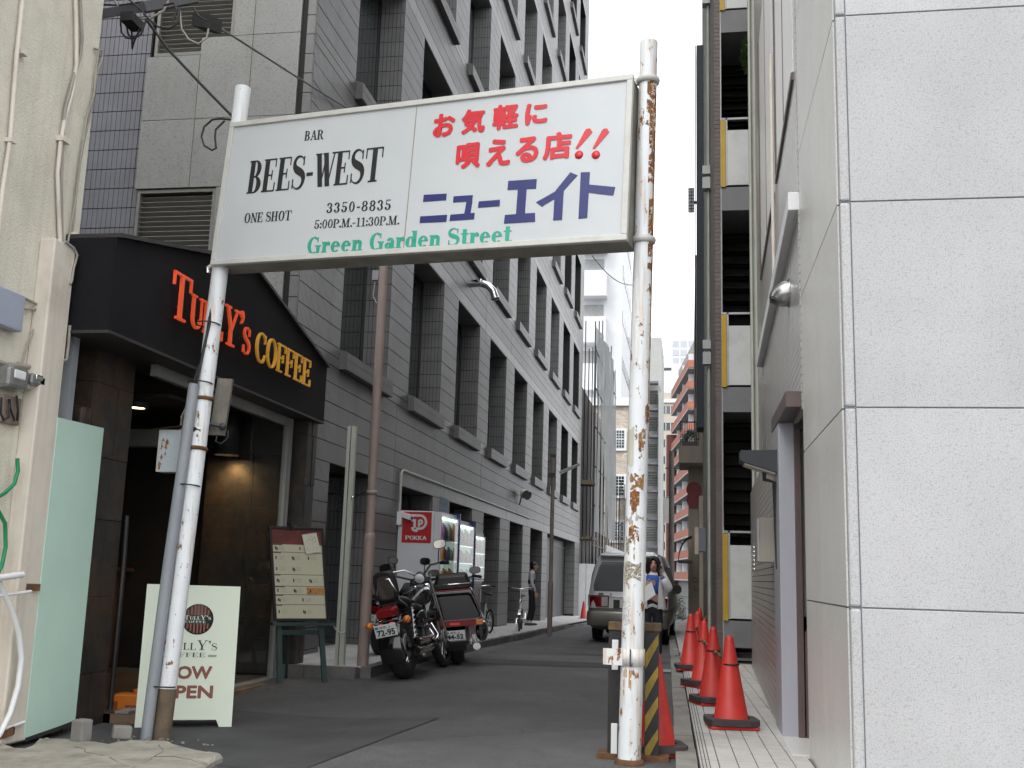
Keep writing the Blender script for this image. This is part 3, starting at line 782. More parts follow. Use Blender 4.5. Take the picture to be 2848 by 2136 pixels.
for r in rects:
    y0, y1, z0, z1, sm = r
    if r in ns:
        key = (round(y1-y0, 3), round(z1-z0, 3), sm)
        if key not in shared:
            mb = MB(); mb.box(-.03, 0, GAP/2, y1-y0-GAP/2, GAP/2, z1-z0-GAP/2); shared[key] = mb.mesh('tile_course', m_tileS if sm else m_tile)
        inst('tile_course', shared[key], (random.uniform(-.0015, .0015), y0-OO[1], z0), OB)
    else: (fs_ if sm else fr).box(FX-.03, FX, y0+GAP/2, y1-GAP/2, z0+GAP/2, z1-GAP/2)
o = fr.build('distant_tile_courses', m_tile, OB); o['kind'] = 'stuff'
o = fs_.build('distant_plain_courses', m_tileS, OB); o['kind'] = 'stuff'

# windows: frame + pane + tiled far jamb + projecting sill
fm = MB(); H = 2.65
fm.box(-.47, -.42, 0, .05, 0, H); fm.box(-.47, -.42, WW-.05, WW, 0, H); fm.box(-.47, -.42, .05, WW-.05, 0, .05); fm.box(-.47, -.42, .05, WW-.05, H-.05, H); fm.box(-.465, -.425, WW*.5-.025, WW*.5+.025, .05, H-.05)
fmm = fm.mesh('window_frame', m_dark)
pm = MB(); pm.box(-.455, -.445, .03, WW-.03, .03, H-.03); pmm = pm.mesh('pane', m_wglass)
jm = MB()
for i in range(6):
    for r in range(10): jm.box(-.42+i*.069, -.42+(i+1)*.069-.008, WW-.004, WW+.02, r*.265+.006, (r+1)*.265-.006)
jmm = jm.mesh('jamb_tiles', m_jamb)
jb = MB(); jb.box(-.46, -.012, WW+.0, WW+.012, 0, H); jbm = jb.mesh('jamb', m_grout)
sm_ = MB()
sm_.add([(-.0, 0, -.28), (.11, 0, -.28), (.11, 0, -.035), (-.0, 0, 0), (-.0, WW, -.28), (.11, WW, -.28), (.11, WW, -.035), (-.0, WW, 0)], [(0, 1, 2, 3), (7, 6, 5, 4), (1, 5, 6, 2), (2, 6, 7, 3), (0, 4, 5, 1)])
sm_.box(.1, .113, .004, WW-.004, -.27, -.15); sm_.box(.1, .113, .004, WW-.004, -.138, -.04)
smm = sm_.mesh('sill', mat('sill_tile', (.115, .114, .113), .5, var=.15, scale=2, kind='geo', streak=.3))
st = MB(); st.box(-.46, .0, 0, WW, -.02, .004); stm = st.mesh('sill_top', m_tileS)
sofm = MB(); sofm.box(-.44, -.01, 0, WW, H-.006, H+.01); sofm = sofm.mesh('soffit', m_tileS)
for n in range(NF):
    for k, y in enumerate(wys):
        if n > 2 and k < n-2: continue                                    # out of the frame above
        w = inst('window', fmm, (0, y-OO[1], zl(n)[0]), OB)
        inst('pane', pmm, (0, 0, 0), w)
        inst('sill', smm, (0, 0, 0), w); inst('sill_top', stm, (0, 0, 0), w)
        if k < 7:
            inst('jamb', jbm, (0, 0, 0), w); o = inst('jamb_tiles', jmm, (0, 0, 0), w); o['kind'] = 'stuff'
            inst('soffit', sofm, (0, 0, 0), w)
# ground-floor openings: dark glazed doors, tiled far jambs
for i, (a, b) in enumerate(gf):
    mb = MB(); mb.box(FX-.47, FX-.43, a+.02, b-.02, lz(a)-.3, 2.6)
    w = mb.build('window', m_glass if i != 6 else m_dark, OB)
    mb = MB()
    for t in ((a+.02), (a+b)/2-.03, b-.08): mb.box(FX-.43, FX-.4, t, t+.06, lz(a)-.3, 2.6)
    mb.box(FX-.43, FX-.395, a, b, 2.3, 2.36)
    mb.build('frame', m_dark, w)
    mb = MB()
    for c in range(6):
        for r in range(11): mb.box(FX-.42+c*.069, FX-.42+(c+1)*.069-.008, b-.004, b+.014, 2.61-.27*(r+1)+.006, 2.61-.27*r-.006)
    o = mb.build('jamb_tiles', m_jamb, w); o['kind'] = 'stuff'

# curtain and bulb behind the first upper window
cu = MB(); rows = []
for z in (4.25, 5.2, 6.1): rows.append([V(FX-.62+.03*math.sin(9*t), WY0+.25+t*(.35+.3*(6.1-z)/1.9), z) for t in [i/16 for i in range(17)]])
# front end: granite panels, louvres, pale tile strip (plane facing the camera)
GY = 12.15
def gpanel(x0, x1, z0, z1):
    mb = MB(); mb.box(x0+.004, x1-.004, GY, GY+.145, z0+.004, z1-.004); return mb.build('granite_panel', m_granL, OB)
gx = [-7.11, -6.36, -5.64, -4.99]
gpanel(-7.11, -6.36, 5.97, 6.91); gpanel(-6.36, -5.64, 5.97, 6.91); gpanel(-5.64, -4.99, 5.97, 6.91)
gpanel(-5.985, -4.99, 4.83, 5.97); gpanel(-5.985, -4.99, 3.0, 4.83)
gpanel(-7.11, -6.36, 6.91, 7.81); gpanel(-6.36, -5.64, 6.91, 8.05); gpanel(-5.64, -4.99, 6.91, 8.05)
gpanel(-5.92, -5.64, 8.05, 9.2); gpanel(-5.64, -4.99, 8.05, 9.2)
for z in (9.2, 10.35, 11.5): gpanel(-7.11, -5.92, z+.5, z+1.65); gpanel(-5.92, -4.99, z, z+1.15)
mb = MB(); mb.box(-7.11, -4.99, GY+.03, GY+.14, 12.66, ROOF-.02); mb.build('upper_granite', m_granL, OB)
def louvre(x0, x1, z0, z1, pitch=.066):
    fr_ = MB(); t = .045
    fr_.box(x0+.003, x0+t, GY+.02, GY+.149, z0+.003, z1-.003); fr_.box(x1-t, x1-.003, GY+.02, GY+.149, z0+.003, z1-.003)
    fr_.box(x0+t, x1-t, GY+.02, GY+.149, z0+.003, z0+t); fr_.box(x0+t, x1-t, GY+.02, GY+.149, z1-t, z1-.003)
    o = fr_.build('louvre', mat('louvre_metal', (.2, .195, .175), .5, var=.1), OB)
    sl = MB(); c = V((x0+x1)/2, GY+.08, 0); sl.obox((0, 0, 0), V((x1-x0)/2-t, 0, 0), V(0, .03, -.024), V(0, .002, .003))
    slm = sl.mesh('slat', MATS['louvre_metal'])
    z = z0+t+.05
    while z < z1-t-.02:
        inst('slat', slm, (c[0]-OO[0], c[1]-OO[1], z), o); z += pitch
louvre(-7.08, -5.99, 3.9, 5.96); louvre(-7.03, -5.925, 7.82, 9.69)
# pale narrow tiles left of the granite
pl = MB(); r = 0; z = 3.6
while z < 11.6:
    x = -7.125
    while x > -8.9:
        pl.box(x-.066, x-.008 if x > -7.2 else x-.004, GY+.105, GY+.15, z+.006, z+.263); x -= .068
    z += .27
o = pl.build('pale_tiles', m_tileF, OB); o['kind'] = 'stuff'
mb = MB(); mb.box(-9, -7.115, GY+.115, GY+.15, 3, 12.5); mb.build('tile_bed', m_grout, OB)
# corner column of plain tile and the shadow gap beside it
cc = MB(); z = 2.61
while z < 14:
    cc.box(FX-.105, FX-.003, 12.145, 12.2, z+.005, z+.264); z += .27
cc.build('corner_tiles', m_jamb, OB)
mb = MB(); mb.box(-4.985, FX-.11, 12.2, 12.3, 2.9, ROOF-.05); mb.build('corner_gutter', mat('gutter_metal', (.13, .145, .135), .5), OB)
# wall fittings: conduit with camera, twin floodlight, elbow vent
cd = MB()
A = pX(1117, 1306, FX+.03); B = pX(1476, 1443, FX+.03)
cd.tube([A-V(0, 0, .75), A-V(0, 0, .1), A-V(0, -.03, .03), A+V(0, .12, 0), B], .022, 8)
cdo = cd.build('wall_conduit', m_greenpost); tag(cdo, 'thin pale conduit run along the tiled wall above the vending machines', 'conduit')
t = thing('security_camera', 'small white box camera under the bent conduit above the first vending machine', 'camera', A-V(0, 0, .8))
mb = MB(); mb.box(-.03, .05, -.05, .05, -.12, .1); mb.build('mount', m_white, t, world=False)
mb = MB(); mb.obox((.13, -.02, .03), V(.1, -.03, -.03), V(.015, .05, 0), V(.012, 0, .04)); mb.build('housing', m_white, t, world=False, bevel=.006)
mb = MB(); mb.cyl((.21, -.05, 0), (.24, -.06, -.01), .022); mb.build('lens', m_dark, t, world=False)
p = pX(1450, 1378, FX+.1)
t = thing('twin_floodlight', 'pair of small round white floodlights on the tiled wall', 'floodlight', p)
for s_ in (-.22, .22):
    mb = MB(); mb.lathe([(.0, -.1), (.07, -.08), (.12, 0), (.13, .1)], (.1, s_, .05), (.6, -.6, -.4), 14); mb.build('lamp_head', m_white, t, world=False)
    mb = MB(); mb.lathe([(.128, .099), (.0, .1)], (.1, s_, .05), (.6, -.6, -.4), 14); mb.build('lens', m_chrome, t, world=False)
mb = MB(); mb.tube([(.1, -.22, .05), (0, 0, -.05), (.1, .22, .05)], .02); mb.build('bracket', m_dark, t, world=False); mb = MB(); mb.tube([(0, 0, -.05), (-.06, .1, -.25)], .02); mb.build('stem', m_dark, t, world=False)
p = pX(1310, 795, FX)
t = thing('elbow_vent', 'chrome elbow vent pipe sticking out of the tiled wall', 'vent', p)
mb = MB(); mb.tube([(0, 0, .05), (.22, 0, .06), (.38, 0, .0), (.5, 0, -.12), (.56, 0, -.3)], .085, 14, cap=False); mb.ring((.56, 0, -.3), (.3, 0, -1), .09, .012); mb.ring((.22, 0, .06), (1, 0, 0), .09, .012)
mb.build('pipe', m_chrome, t, world=False)
mb = MB(); mb.lathe([(0, 0), (.08, 0)], (.555, 0, -.285), (.3, 0, -1), 14); mb.build('mouth', m_dark, t, world=False)
# ------------------------------------------------------------------ coffee shop at the building's foot
CX = -4.35                                         # front of the black fascia
CF = thing('coffee_shop', 'dark coffee shop front with black gabled fascia, orange and yellow letters and slate pillars', 'shop', (CX, 9.7, -.08))
fa = MB()
prof = [(7.25, 2.93), (12.14, 2.93), (12.14, 3.6), (9.68, 4.19), (7.25, 3.66)]
fa.prism(prof, (CX, 0, 0), (0, 1, 0), (0, 0, 1), (-1, 0, 0), .62)
fa.build('fascia', m_black, CF, fix=True)
tr = MB()
for a, b in ((4, 3), (3, 2)):
    (y0, z0), (y1, z1) = prof[a], prof[b]
    tr.add([(CX+.035, y0, z0+.002), (CX-.6, y0, z0+.002), (CX-.6, y1, z1+.002), (CX+.035, y1, z1+.002), (CX+.035, y0, z0+.035), (CX-.6, y0, z0+.035), (CX-.6, y1, z1+.035), (CX+.035, y1, z1+.035)],
           [(0, 1, 2, 3), (7, 6, 5, 4), (0, 4, 5, 1), (1, 5, 6, 2), (2, 6, 7, 3), (3, 7, 4, 0)])
tr.box(CX-.6, CX+.02, 7.235, 12.12, 2.905, 2.928)
tr.build('fascia_trim', mat('trim_brownblack', (.03, .027, .027), .5), CF, fix=True)
# raised letters
m_or = mat('letter_orange_red', (.78, .09, .025), .4, var=.04, emit=(1, .12, .03), estr=.12); m_ye = mat('letter_yellow', (.72, .36, .035), .4, var=.04, emit=(1, .5, .05), estr=.05)
def put_letters(s, y0, y1, z0, z1s, hgt, m, caps, S, label):
    L, w = letters2d(s, hgt, 1., caps, S, .055, .02)
    k = (y1-y0)/w
    for c, quads in L:
        mb = MB(); emboss(mb, [[(p[0]*k, p[1]) for p in q] for q in quads], (CX+.045, y0, z0), (0, 1, 0), (0, 0, 1), (1, 0, 0), .022)
        for q in (quads[0],): pass
        xs_ = [p[0]*k for q in quads for p in q]; xm = (min(xs_)+max(xs_))/2
        o = mb.build('letter', m, CF)
        o['label'] = 'raised letter ' + c
        mb = MB(); mb.cyl((CX, y0+xm, z0+hgt*.3), (CX+.046, y0+xm, z0+hgt*.3), .01, n=6); mb.build('stud', m_dark, o)
put_letters("TULLY'S", 8.09, 9.74, 3.245, 0, .40, m_or, [1, .72, .72, .72, .93, .98, .66], .125, '')
put_letters("COFFEE", 9.86, 11.47, 3.235, 0, .30, m_ye, [1.0]*6, .11, '')
# interior shell
ish = MB()
ish.box(-9.5, -4.7, 8.43, 12.1, -.2, -.015)                                   # floor slab
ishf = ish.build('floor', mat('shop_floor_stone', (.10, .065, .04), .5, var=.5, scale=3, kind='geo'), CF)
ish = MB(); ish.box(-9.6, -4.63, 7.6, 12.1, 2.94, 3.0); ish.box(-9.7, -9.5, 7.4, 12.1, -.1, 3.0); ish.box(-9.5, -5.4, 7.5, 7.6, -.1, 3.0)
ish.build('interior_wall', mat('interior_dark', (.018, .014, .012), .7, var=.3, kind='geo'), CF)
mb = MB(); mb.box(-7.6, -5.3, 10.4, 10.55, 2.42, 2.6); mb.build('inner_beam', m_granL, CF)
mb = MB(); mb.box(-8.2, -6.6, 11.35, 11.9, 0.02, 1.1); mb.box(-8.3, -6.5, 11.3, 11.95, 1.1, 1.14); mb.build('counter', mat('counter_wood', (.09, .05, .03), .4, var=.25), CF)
# slate wall facing the lane mouth, laid in big slabs
z = 0.02; r = 0
while z < 2.9:
    x = -4.6; hh = .62
    w0 = .42 if r % 2 else .62
    first = True
    while x > -5.55:
        w = w0 if first else .62; first = False
        mb = MB(); mb.box(max(x-w, -5.6)+.0015, x-.0015, 11.72+random.uniform(0, .004), 11.8, z+.0015, min(z+hh, 2.93)-.0015); mb.build('slate_slab', m_slate, CF, bevel=.0015); x -= w
    z += hh; r += 1
mb = MB(); mb.box(-5.6, -4.6, 11.775, 12.05, -.1, 2.94); mb.build('slate_bed', m_grout, CF); mb = MB(); mb.box(-9.4, -5.601, 11.9, 12.05, -.1, 2.94); mb.build('dark_depth', MATS['interior_dark'], CF)  # last box: near-black sheet standing in for the shop's unlit depth
# pillars clad in slate
def pillar(x0, x1, y0, y1, z0, z1, courses):
    mb = MB(); mb.box(x0+.02, x1-.02, y0+.02, y1-.02, z0, z1); o = mb.build('pillar', m_grout, CF)
    z = z0
    for i, h in enumerate(courses):
        zt = min(z+h, z1); s = .55 if i % 2 else .4
        for (a, b, c, d) in ((x0, x0+(x1-x0)*s, y0, y0+.022), (x0+(x1-x0)*s, x1, y0, y0+.022), (x1-.022, x1, y0+.0225, y0+(y1-y0)*(1-s)), (x1-.022, x1, y0+(y1-y0)*(1-s), y1)):
            k = MB(); d_ = random.uniform(0, .006)
            k.box(a+.003, b-.003+(d_ if b == x1 and a > x0+.1 and (b-a) < .03 else 0), c-(d_ if c == y0 else 0)+.003*(c != y0), d-.003, z+.003, zt-.003); k.build('slate_slab', m_slate, o)
        z = zt
        if z >= z1: break
    return o
pillar(-5.45, -4.75, 7.80, 8.42, -.1, 2.93, [.42, .6, .62, .5, .6, .6])
mb = MB(); mb.box(-5.5, -4.735, 7.66, 7.79, -.1, 2.42); mb.build('pier_slab', m_slate, CF, bevel=.03)
pillar(-5.0, -4.42, 11.83, 12.13, 0, 2.92, [.5, .55, .6, .5, .6, .6])
# glazed front: head rail, posts, glass
fr_ = MB(); fr_.box(-4.62, -4.56, 8.43, 11.7, 2.80, 2.9); fr_.box(-4.62, -4.555, 11.56, 11.62, .0, 2.80); fr_.box(-4.62, -4.555, 11.65, 11.69, .0, 2.90); 
fr_.box(-4.66, -4.54, 8.43, 11.7, -.02, .0)
fr_.build('shop_frame', m_alu, CF)
mb = MB(); mb.box(-4.594, -4.586, 10.6, 11.55, .01, 2.795); mb.build('glass_pane', m_disp, CF)
mb = MB(); mb.tube([(-4.8, 8.6, -.02), (-4.8, 8.6, 1.25), (-4.84, 8.65, 1.6)], .022); mb.build('door_bar', m_dark, CF)
# recessed downlight and hanging lamp, both lit
def lampcap(p, r, up):
    mb = MB(); mb.lathe([(r, 0), (0, 0)], p, (0, 0, -1), 20); return mb
q = pY(378, 1136, 9.3); dl = MB(); dl.lathe([(.11, .06), (.12, 0), (.09, 0)], q, (0, 0, 1), 20); d = dl.build('downlight', m_dark, CF)
lampcap(q+V(0, 0, .012), .1, 1).build('bulb', m_lamp, d)
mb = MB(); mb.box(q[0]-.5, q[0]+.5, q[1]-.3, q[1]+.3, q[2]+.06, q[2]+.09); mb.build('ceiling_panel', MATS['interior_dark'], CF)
q = pY(630, 1266, 11.45); mb = MB(); mb.lathe([(.0, .62), (.14, .62), (.14, 0), (.135, 0), (.135, .5)], q, (0, 0, 1), 24); d = mb.build('hanging_lamp', m_dark, CF)
lampcap(q+V(0, 0, .03), .13, 1).build('bulb', m_lamp, d)
mb = MB(); mb.cyl(q+V(0, 0, .62), (q[0], q[1], 2.95), .012, n=6); mb.build('lamp_cord', m_dark, d)
for i, (p, e, s_) in enumerate(((q-V(0, 0, .03), 9, 1.75),)):
    l = bpy.data.lights.new('lamp_light', 'SPOT'); l.energy = e*1.1; l.color = (1, .58, .22); l.spot_size = R(110); l.spot_blend = .6; l.shadow_soft_size = .08
    lo = bpy.data.objects.new('lamp_light', l); COL.objects.link(lo); lo.location = p+V(0, .12, 0); lo.rotation_euler = (R(18), 0, 0)
# stone threshold
mb = MB(); mb.box(-4.8, -4.45, 8.43, 11.8, -.12, -.025); th = mb.build('threshold', mat('threshold_stone', (.17, .11, .07), .6, var=.45, scale=4, kind='geo'), CF)

# ------------------------------------------------------------------ cream stucco building, far left
SX = -4.78
SB = thing('stucco_building', 'cream roughcast building at the left edge with pipes and a beige steel duct', 'building', (SX, 7.0, -.08))
mb = MB(); mb.box(-12, SX, 2.0, 7.42, -.3, 13); mb.build('wall', m_stucco, SB)
mb = MB(); mb.box(SX, SX+.13, 6.93, 7.2, -.06, 3.56); mb.build('duct', m_duct, SB, bevel=.012)
mb = MB(); mb.box(SX+.002, SX+.06, 7.26, 7.34, 3.05, 3.72); mb.build('duct_offcut', m_duct, SB, bevel=.01)
mb = MB(); mb.box(SX-.02, SX+.09, 7.36, 7.44, 2.25, 3.0); mb.build('cable_tray', m_pipe, SB)
def wallpath(pts, off=.03): return [pX(x, y, SX+off) for x, y in pts]
def pipe(name, pts, r, m, par=SB, off=.03):
    mb = MB(); mb.tube(wallpath(pts, off), r, 8); return mb.build(name, m, par)
pipe('conduit', [(66, -30), (46, 160), (28, 390), (8, 520), (-6, 650)], .016, m_duct)
for y_, x_ in ((148, 52), (392, 20)): 
    p = pX(x_, y_, SX); mb = MB(); mb.box(SX, SX+.055, p[1]-.03, p[1]+.03, p[2]-.015, p[2]+.015); mb.build('pipe_clip', m_duct, SB)
pipe('conduit', [(209, -30), (212, 60), (213, 180), (200, 260), (178, 340), (168, 400), (160, 480), (164, 600), (168, 690)], .016, m_duct)
pipe('conduit', [(222, -30), (228, 110), (224, 150), (204, 220), (182, 300), (172, 400), (170, 520), (172, 690)], .014, m_gcable)
p = pX(166, 390, SX); mb = MB(); mb.box(SX, SX+.06, p[1]-.05, p[1]+.05, p[2]-.02, p[2]+.02); mb.build('pipe_clip', m_duct, SB)
pipe('wire', [(262, 135), (282, 140), (285, 160), (270, 200), (255, 300), (232, 400), (215, 500), (205, 620), (195, 690), (200, 760)], .009, m_gcable, off=.02)
pipe('wire', [(275, 140), (268, 180), (262, 260), (240, 330), (222, 460), (210, 560), (188, 680)], .008, m_gcable, off=.035)
pipe('wire', [(178, 690), (150, 680), (138, 700), (140, 740), (150, 760)], .009, m_gcable, off=.05)
pipe('wire', [(182, 672), (205, 690), (215, 710), (205, 745), (200, 780), (196, 790)], .01, m_gcable, off=.14)
pipe('wire', [(-5, 798), (60, 825), (100, 845), (130, 852)], .012, m_gcable); pipe('wire', [(-5, 850), (50, 858), (130, 862)], .009, m_gcable)
pipe('wire', [(60, 1020), (75, 960), (95, 915), (110, 903), (122, 912), (126, 930)], .008, m_gcable)
pipe('wire', [(-5, 1005), (20, 1014), (60, 1018), (118, 1022)], .018, m_gcable); pipe('wire', [(48, 1010), (95, 1020), (118, 1000)], .01, m_gcable)
pipe('conduit', [(108, 1045), (92, 1180), (80, 1310), (58, 1600), (30, 1800), (8, 2010)], .03, m_duct)
pipe('wire', [(194, 905), (190, 960), (185, 1000), (176, 1004)], .012, m_gcable, off=.12)
mb = MB()
for x_, y_ in ((84, 1216), (68, 1400), (40, 1660), (22, 1900)):
    p = pX(x_, y_, SX); mb.box(SX, SX+.066, p[1]-.05, p[1]+.05, p[2]-.012, p[2]+.012)
mb.build('pipe_clips', m_duct, SB)
# meter boxes with glass domes
def wbox(name, x0, y0, x1, y1, dep, m, par=SB, bev=.01, x_=SX):
    a, b = pX(x0, y0, x_), pX(x1, y1, x_); k = MB(); k.box(x_, x_+dep, a[1], b[1], min(a[2], b[2]), max(a[2], b[2])); return k.build(name, m, par, bevel=bev)
wbox('sign_box', -40, 790, 30, 925, .09, mat('blue_grey_box', (.33, .36, .44), .5))
m_smoke = mat('smoked_cover', (.16, .16, .155), .12, var=.25, scale=9, coat=.5)
e = wbox('meter', -10, 1012, 38, 1092, .12, m_smoke, bev=.03); wbox('dial', -2, 1025, 28, 1060, .125, m_white, e)
e = wbox('meter', 42, 1030, 90, 1092, .09, mat('meter_ivory', (.55, .53, .46), .3), bev=.02); wbox('meter_cover', 48, 1036, 82, 1080, .13, m_smoke, e, bev=.02); wbox('dial', 56, 1040, 74, 1062, .135, m_chrome, e)
wbox('terminal_board', -4, 1095, 40, 1185, .04, mat('terminal_wood', (.2, .16, .13), .8, var=.3))
pipe('wire', [(46, 1100), (50, 1140), (48, 1170), (40, 1170), (30, 1140), (24, 1110)], .008, m_cable, off=.07)
pipe('wire', [(4, 1105), (2, 1150), (10, 1168), (24, 1160), (28, 1110)], .008, m_cable, off=.07)
# mint panel screen
a = pz(67, 2066, -.07); b = pz(226, 2012, -.07)
MP = thing('mint_screen', 'tall pale mint green panel standing between the stucco wall and slate pillar', 'panel', (-4.68, 7.66, -.06))
mb = MB(); mb.add([(-4.645, 7.19, -.055), (-4.645, 7.19, 2.25), (-4.66, 7.85, 2.26), (-4.66, 7.85, .0), (-4.665, 7.19, -.055), (-4.665, 7.19, 2.25), (-4.68, 7.85, 2.26), (-4.68, 7.85, .0)],
    [(0, 3, 2, 1), (4, 5, 6, 7), (0, 1, 5, 4), (1, 2, 6, 5), (2, 3, 7, 6), (3, 0, 4, 7)]); mb.build('panel', m_mint, MP, fix=True)
mb = MB(); mb.bar((-4.65, 7.2, -.058), (-4.665, 7.85, -.02), .012, .03); mb.build('bottom_edge', m_dark, MP)
# ------------------------------------------------------------------ pale granite corner building, right
GR = thing('granite_building', 'pale speckled granite corner building filling the right edge', 'building', (.78, 5.6, 0))
mb = MB(); mb.box(.784, 9, 5.606, 7.55, -.3, 14); mb.build('wall_backing', mat('joint_bluegrey', (.16, .175, .19), .8, kind='geo'), GR)
zs = [-.2, 1.087, 2.093, 3.198, 4.268, 5.33, 6.4, 7.46, 8.53, 9.6]
for a, b in zip(zs, zs[1:]):
    for x0, x1 in ((.835, 3.3), (3.3, 5.7)):
        k = MB(); k.box(x0+.004, x1-.004, 5.6, 5.66, a+.0035, b-.0035); k.build('granite_panel', m_granR, GR, bevel=.003)
    k = MB(); k.box(.783, .835, 5.595, 5.645, a+.005, b-.005); k.build('corner_piece', m_granR, GR, bevel=.012)
    for y0, y1 in ((5.65, 6.72), (6.72, 7.57)):
        k = MB(); k.box(.775, .82, y0+.001, y1-.001, a+.005, b-.005); k.build('granite_panel', m_granS, GR)
# ------------------------------------------------------------------ small-tiled shop building beyond it
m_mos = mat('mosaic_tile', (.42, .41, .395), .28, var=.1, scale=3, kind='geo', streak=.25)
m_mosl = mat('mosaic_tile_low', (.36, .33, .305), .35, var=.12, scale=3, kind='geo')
TB = thing('tiled_building', 'grey-beige narrow tiled building with windows and vent hood beyond the granite', 'building', (.77, 7.58, 0))
DR = unit((.021, 1, 0)); NR = V(DR[1], -DR[0], 0)
def onA(y, z, off=0.): return V(xwA(y), y, z)-NR*off
def onB(y, z, off=0.): return V(xwB(y), y, z)-NR*off
def wallbox(mb, fn, y0, y1, z0, z1, t0, t1):
    """box along a wall line: from t0 to t1 in front of the wall face (negative: into it)"""
    c = (fn(y0, z0, (t0+t1)/2)+fn(y1, z1, (t0+t1)/2))/2
    mb.obox(c, DR*(y1-y0)/2, NR*(t1-t0)/2, V(0, 0, (z1-z0)/2)); return mb
mb = MB(); wallbox(mb, onA, 8.3, 16.6, 2.36, 14, -3, -.012); wallbox(mb, onA, 7.575, 8.302, 2.52, 14, -3, -.013); wallbox(mb, onB, 8.98, 14.84, -.3, 2.36, -3, -.01); mb.build('wall_backing', m_joint, TB)
t1, t2 = MB(), MB()
W1 = (7.62, 9.1, 4.62, 7.6); 
z = 2.40; RH = .062
while z < 13.8:
    segs = [(7.6, 16.58)]
    for (a, b, c, d) in ((7.8, 10.0, 5.0, 8.6), (10.4, 13.4, 5.0, 8.2), (10.4, 13.4, 9.6, 12.5)):
        if c-.02 < z < d: 
            n_ = []
            for (p, q) in segs:
                if q <= a or p >= b: n_.append((p, q))
                else:
                    if p < a: n_.append((p, a))
                    if q > b: n_.append((b, q))
            segs = n_
    for p, q in segs: wallbox(t1, onA, p, q, z, z+RH-.007, -.03, 0)
    z += RH
z = .09
while z < 2.34:
    wallbox(t2, onB, 9.0, 11.2, z, z+RH-.007, -.03, 0); wallbox(t2, onB, 11.206, 14.83, z, z+RH-.007, -.03, 0); z += RH
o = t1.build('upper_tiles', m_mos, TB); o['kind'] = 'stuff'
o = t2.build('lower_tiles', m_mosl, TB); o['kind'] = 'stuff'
m_glare = mat('white_glare', (.8, .8, .79), .35, var=.03)  # white panels stand in for window glass bright with reflected sky
m_bfr = mat('bronze_frame', (.10, .07, .065), .4, var=.15)
for (a, b, c, d) in ((7.8, 10.0, 5.0, 8.6), (10.4, 13.4, 5.0, 8.2), (10.4, 13.4, 9.6, 12.5)):
    k = MB(); wallbox(k, onA, a, b, c, d, -.03, -.008); w = k.build('window', m_glare, TB)
    k = MB(); wallbox(k, onA, a, b, c-.03, c+.03, -.02, .02); wallbox(k, onA, b-.05, b, c+.031, d, -.02, .018); wallbox(k, onA, (a+b)/2-.015, (a+b)/2+.015, c+.031, d, -.007, .008); k.build('frame', m_bfr, w)
    z_ = c+.04
    k = MB()
    while z_ < d-.05: wallbox(k, onA, a+.01, b-.055, z_, z_+.09, -.007, .003); z_ += .096
    o = k.build('glare_strips', m_glare, w); o['kind'] = 'stuff'  # strips added on the white stand-in panel; the window is glass
k = MB(); wallbox(k, onA, 7.6, 13.5, 3.86, 4.0, -.02, .07); k.build('ledge', m_white, TB, bevel=.008)
for y_ in (10.15, 10.28): k = MB(); k.tube([onA(y_, 4.1, .03), onA(y_, 6.4, .03)], .014, 6); k.build('drain_pipe', m_duct, TB)
# door recess, lilac jamb, inner stone
k = MB(); k.box(.80, 2.2, 8.44, 8.5, 0, 2.5); k.build('recess_wall', mat('stained_render', (.30, .29, .26), .85, var=.15, scale=2.5, dirt=.3, dirtcol=(.12, .11, .09), kind='geo'), TB)
k = MB(); k.box(xwB(8.4), .8, 8.4, 8.985, .07, 2.42); k.build('jamb_panel', mat('lilac_panel', (.35, .355, .395), .4, var=.03), TB, bevel=.006)
k = MB(); k.box(.785, .83, 8.36, 8.43, .06, 2.45); k.build('jamb_edge', m_bfr, TB)
k = MB(); k.box(xwB(8.6)-.01, 1.6, 7.62, 9.0, 2.42, 2.53); k.build('door_head', m_bfr, TB)
k = MB(); k.box(.9, 1.5, 8.38, 8.42, .1, .85); k.build('low_door', m_chrome, TB); 
k = MB(); k.box(.84, .9, 8.35, 8.43, .06, .95); k.box(.84, 1.5, 8.35, 8.43, .85, .95); k.build('door_rail', m_bfr, TB)
k = MB(); k.box(xwB(8.9)-.02, 1.4, 7.55, 8.98, .02, .085); k.build('door_step', m_granS, TB)
k = MB()
k.box(.835, .96, 14.86, 15.0, -.1, 14); k.build('corner_pilaster', mat('cream_green_paint', (.46, .48, .42), .55, var=.05, dirt=.2), TB)
k = MB(); k.tube([(.85, 14.82, .1), (.85, 14.82, 2.6), (.85, 14.82, 14)], .022, 8); k.build('downpipe', m_greenpost, TB)
# fittings on that wall
p = onA(8.62, pP(2180, 872, onA(8.62, 0), NR)[2], 0)
t = thing('vent_hood', 'round stainless vent hood on the tiled wall above the lilac door jamb', 'vent', p)
k = MB(); rings = []
for i in range(9):
    a = R(90*i/8); rr = .11
    rings.append([V(-.15*math.sin(a)*1.0, 0, 0)+V(0, math.cos(b)*rr, 0)+V(-.02-.0*a, 0, math.sin(b)*rr*(1 if math.sin(b) > 0 else 1-.9*math.sin(a)))*1 if False else V(-.16*math.sin(a), rr*math.cos(a)*math.cos(b), rr*math.cos(a)*math.sin(b)+(-.035*math.sin(a))) for b in [2*math.pi*j/16 for j in range(16)]])
k.loft(rings, cap=False); k.build('hood', m_steel, t, world=False, fix=True)
k = MB(); k.ring((-.005, 0, 0), (1, 0, 0), .112, .008, 20, 6); k.build('rim', m_steel, t, world=False)
k = MB(); k.obox((-.1, 0, -.07), V(.05, 0, -.02), V(0, .07, 0), V(.004, 0, .01)); k.build('grille', m_dark, t, world=False)
P = onB(8.65, 2.2)
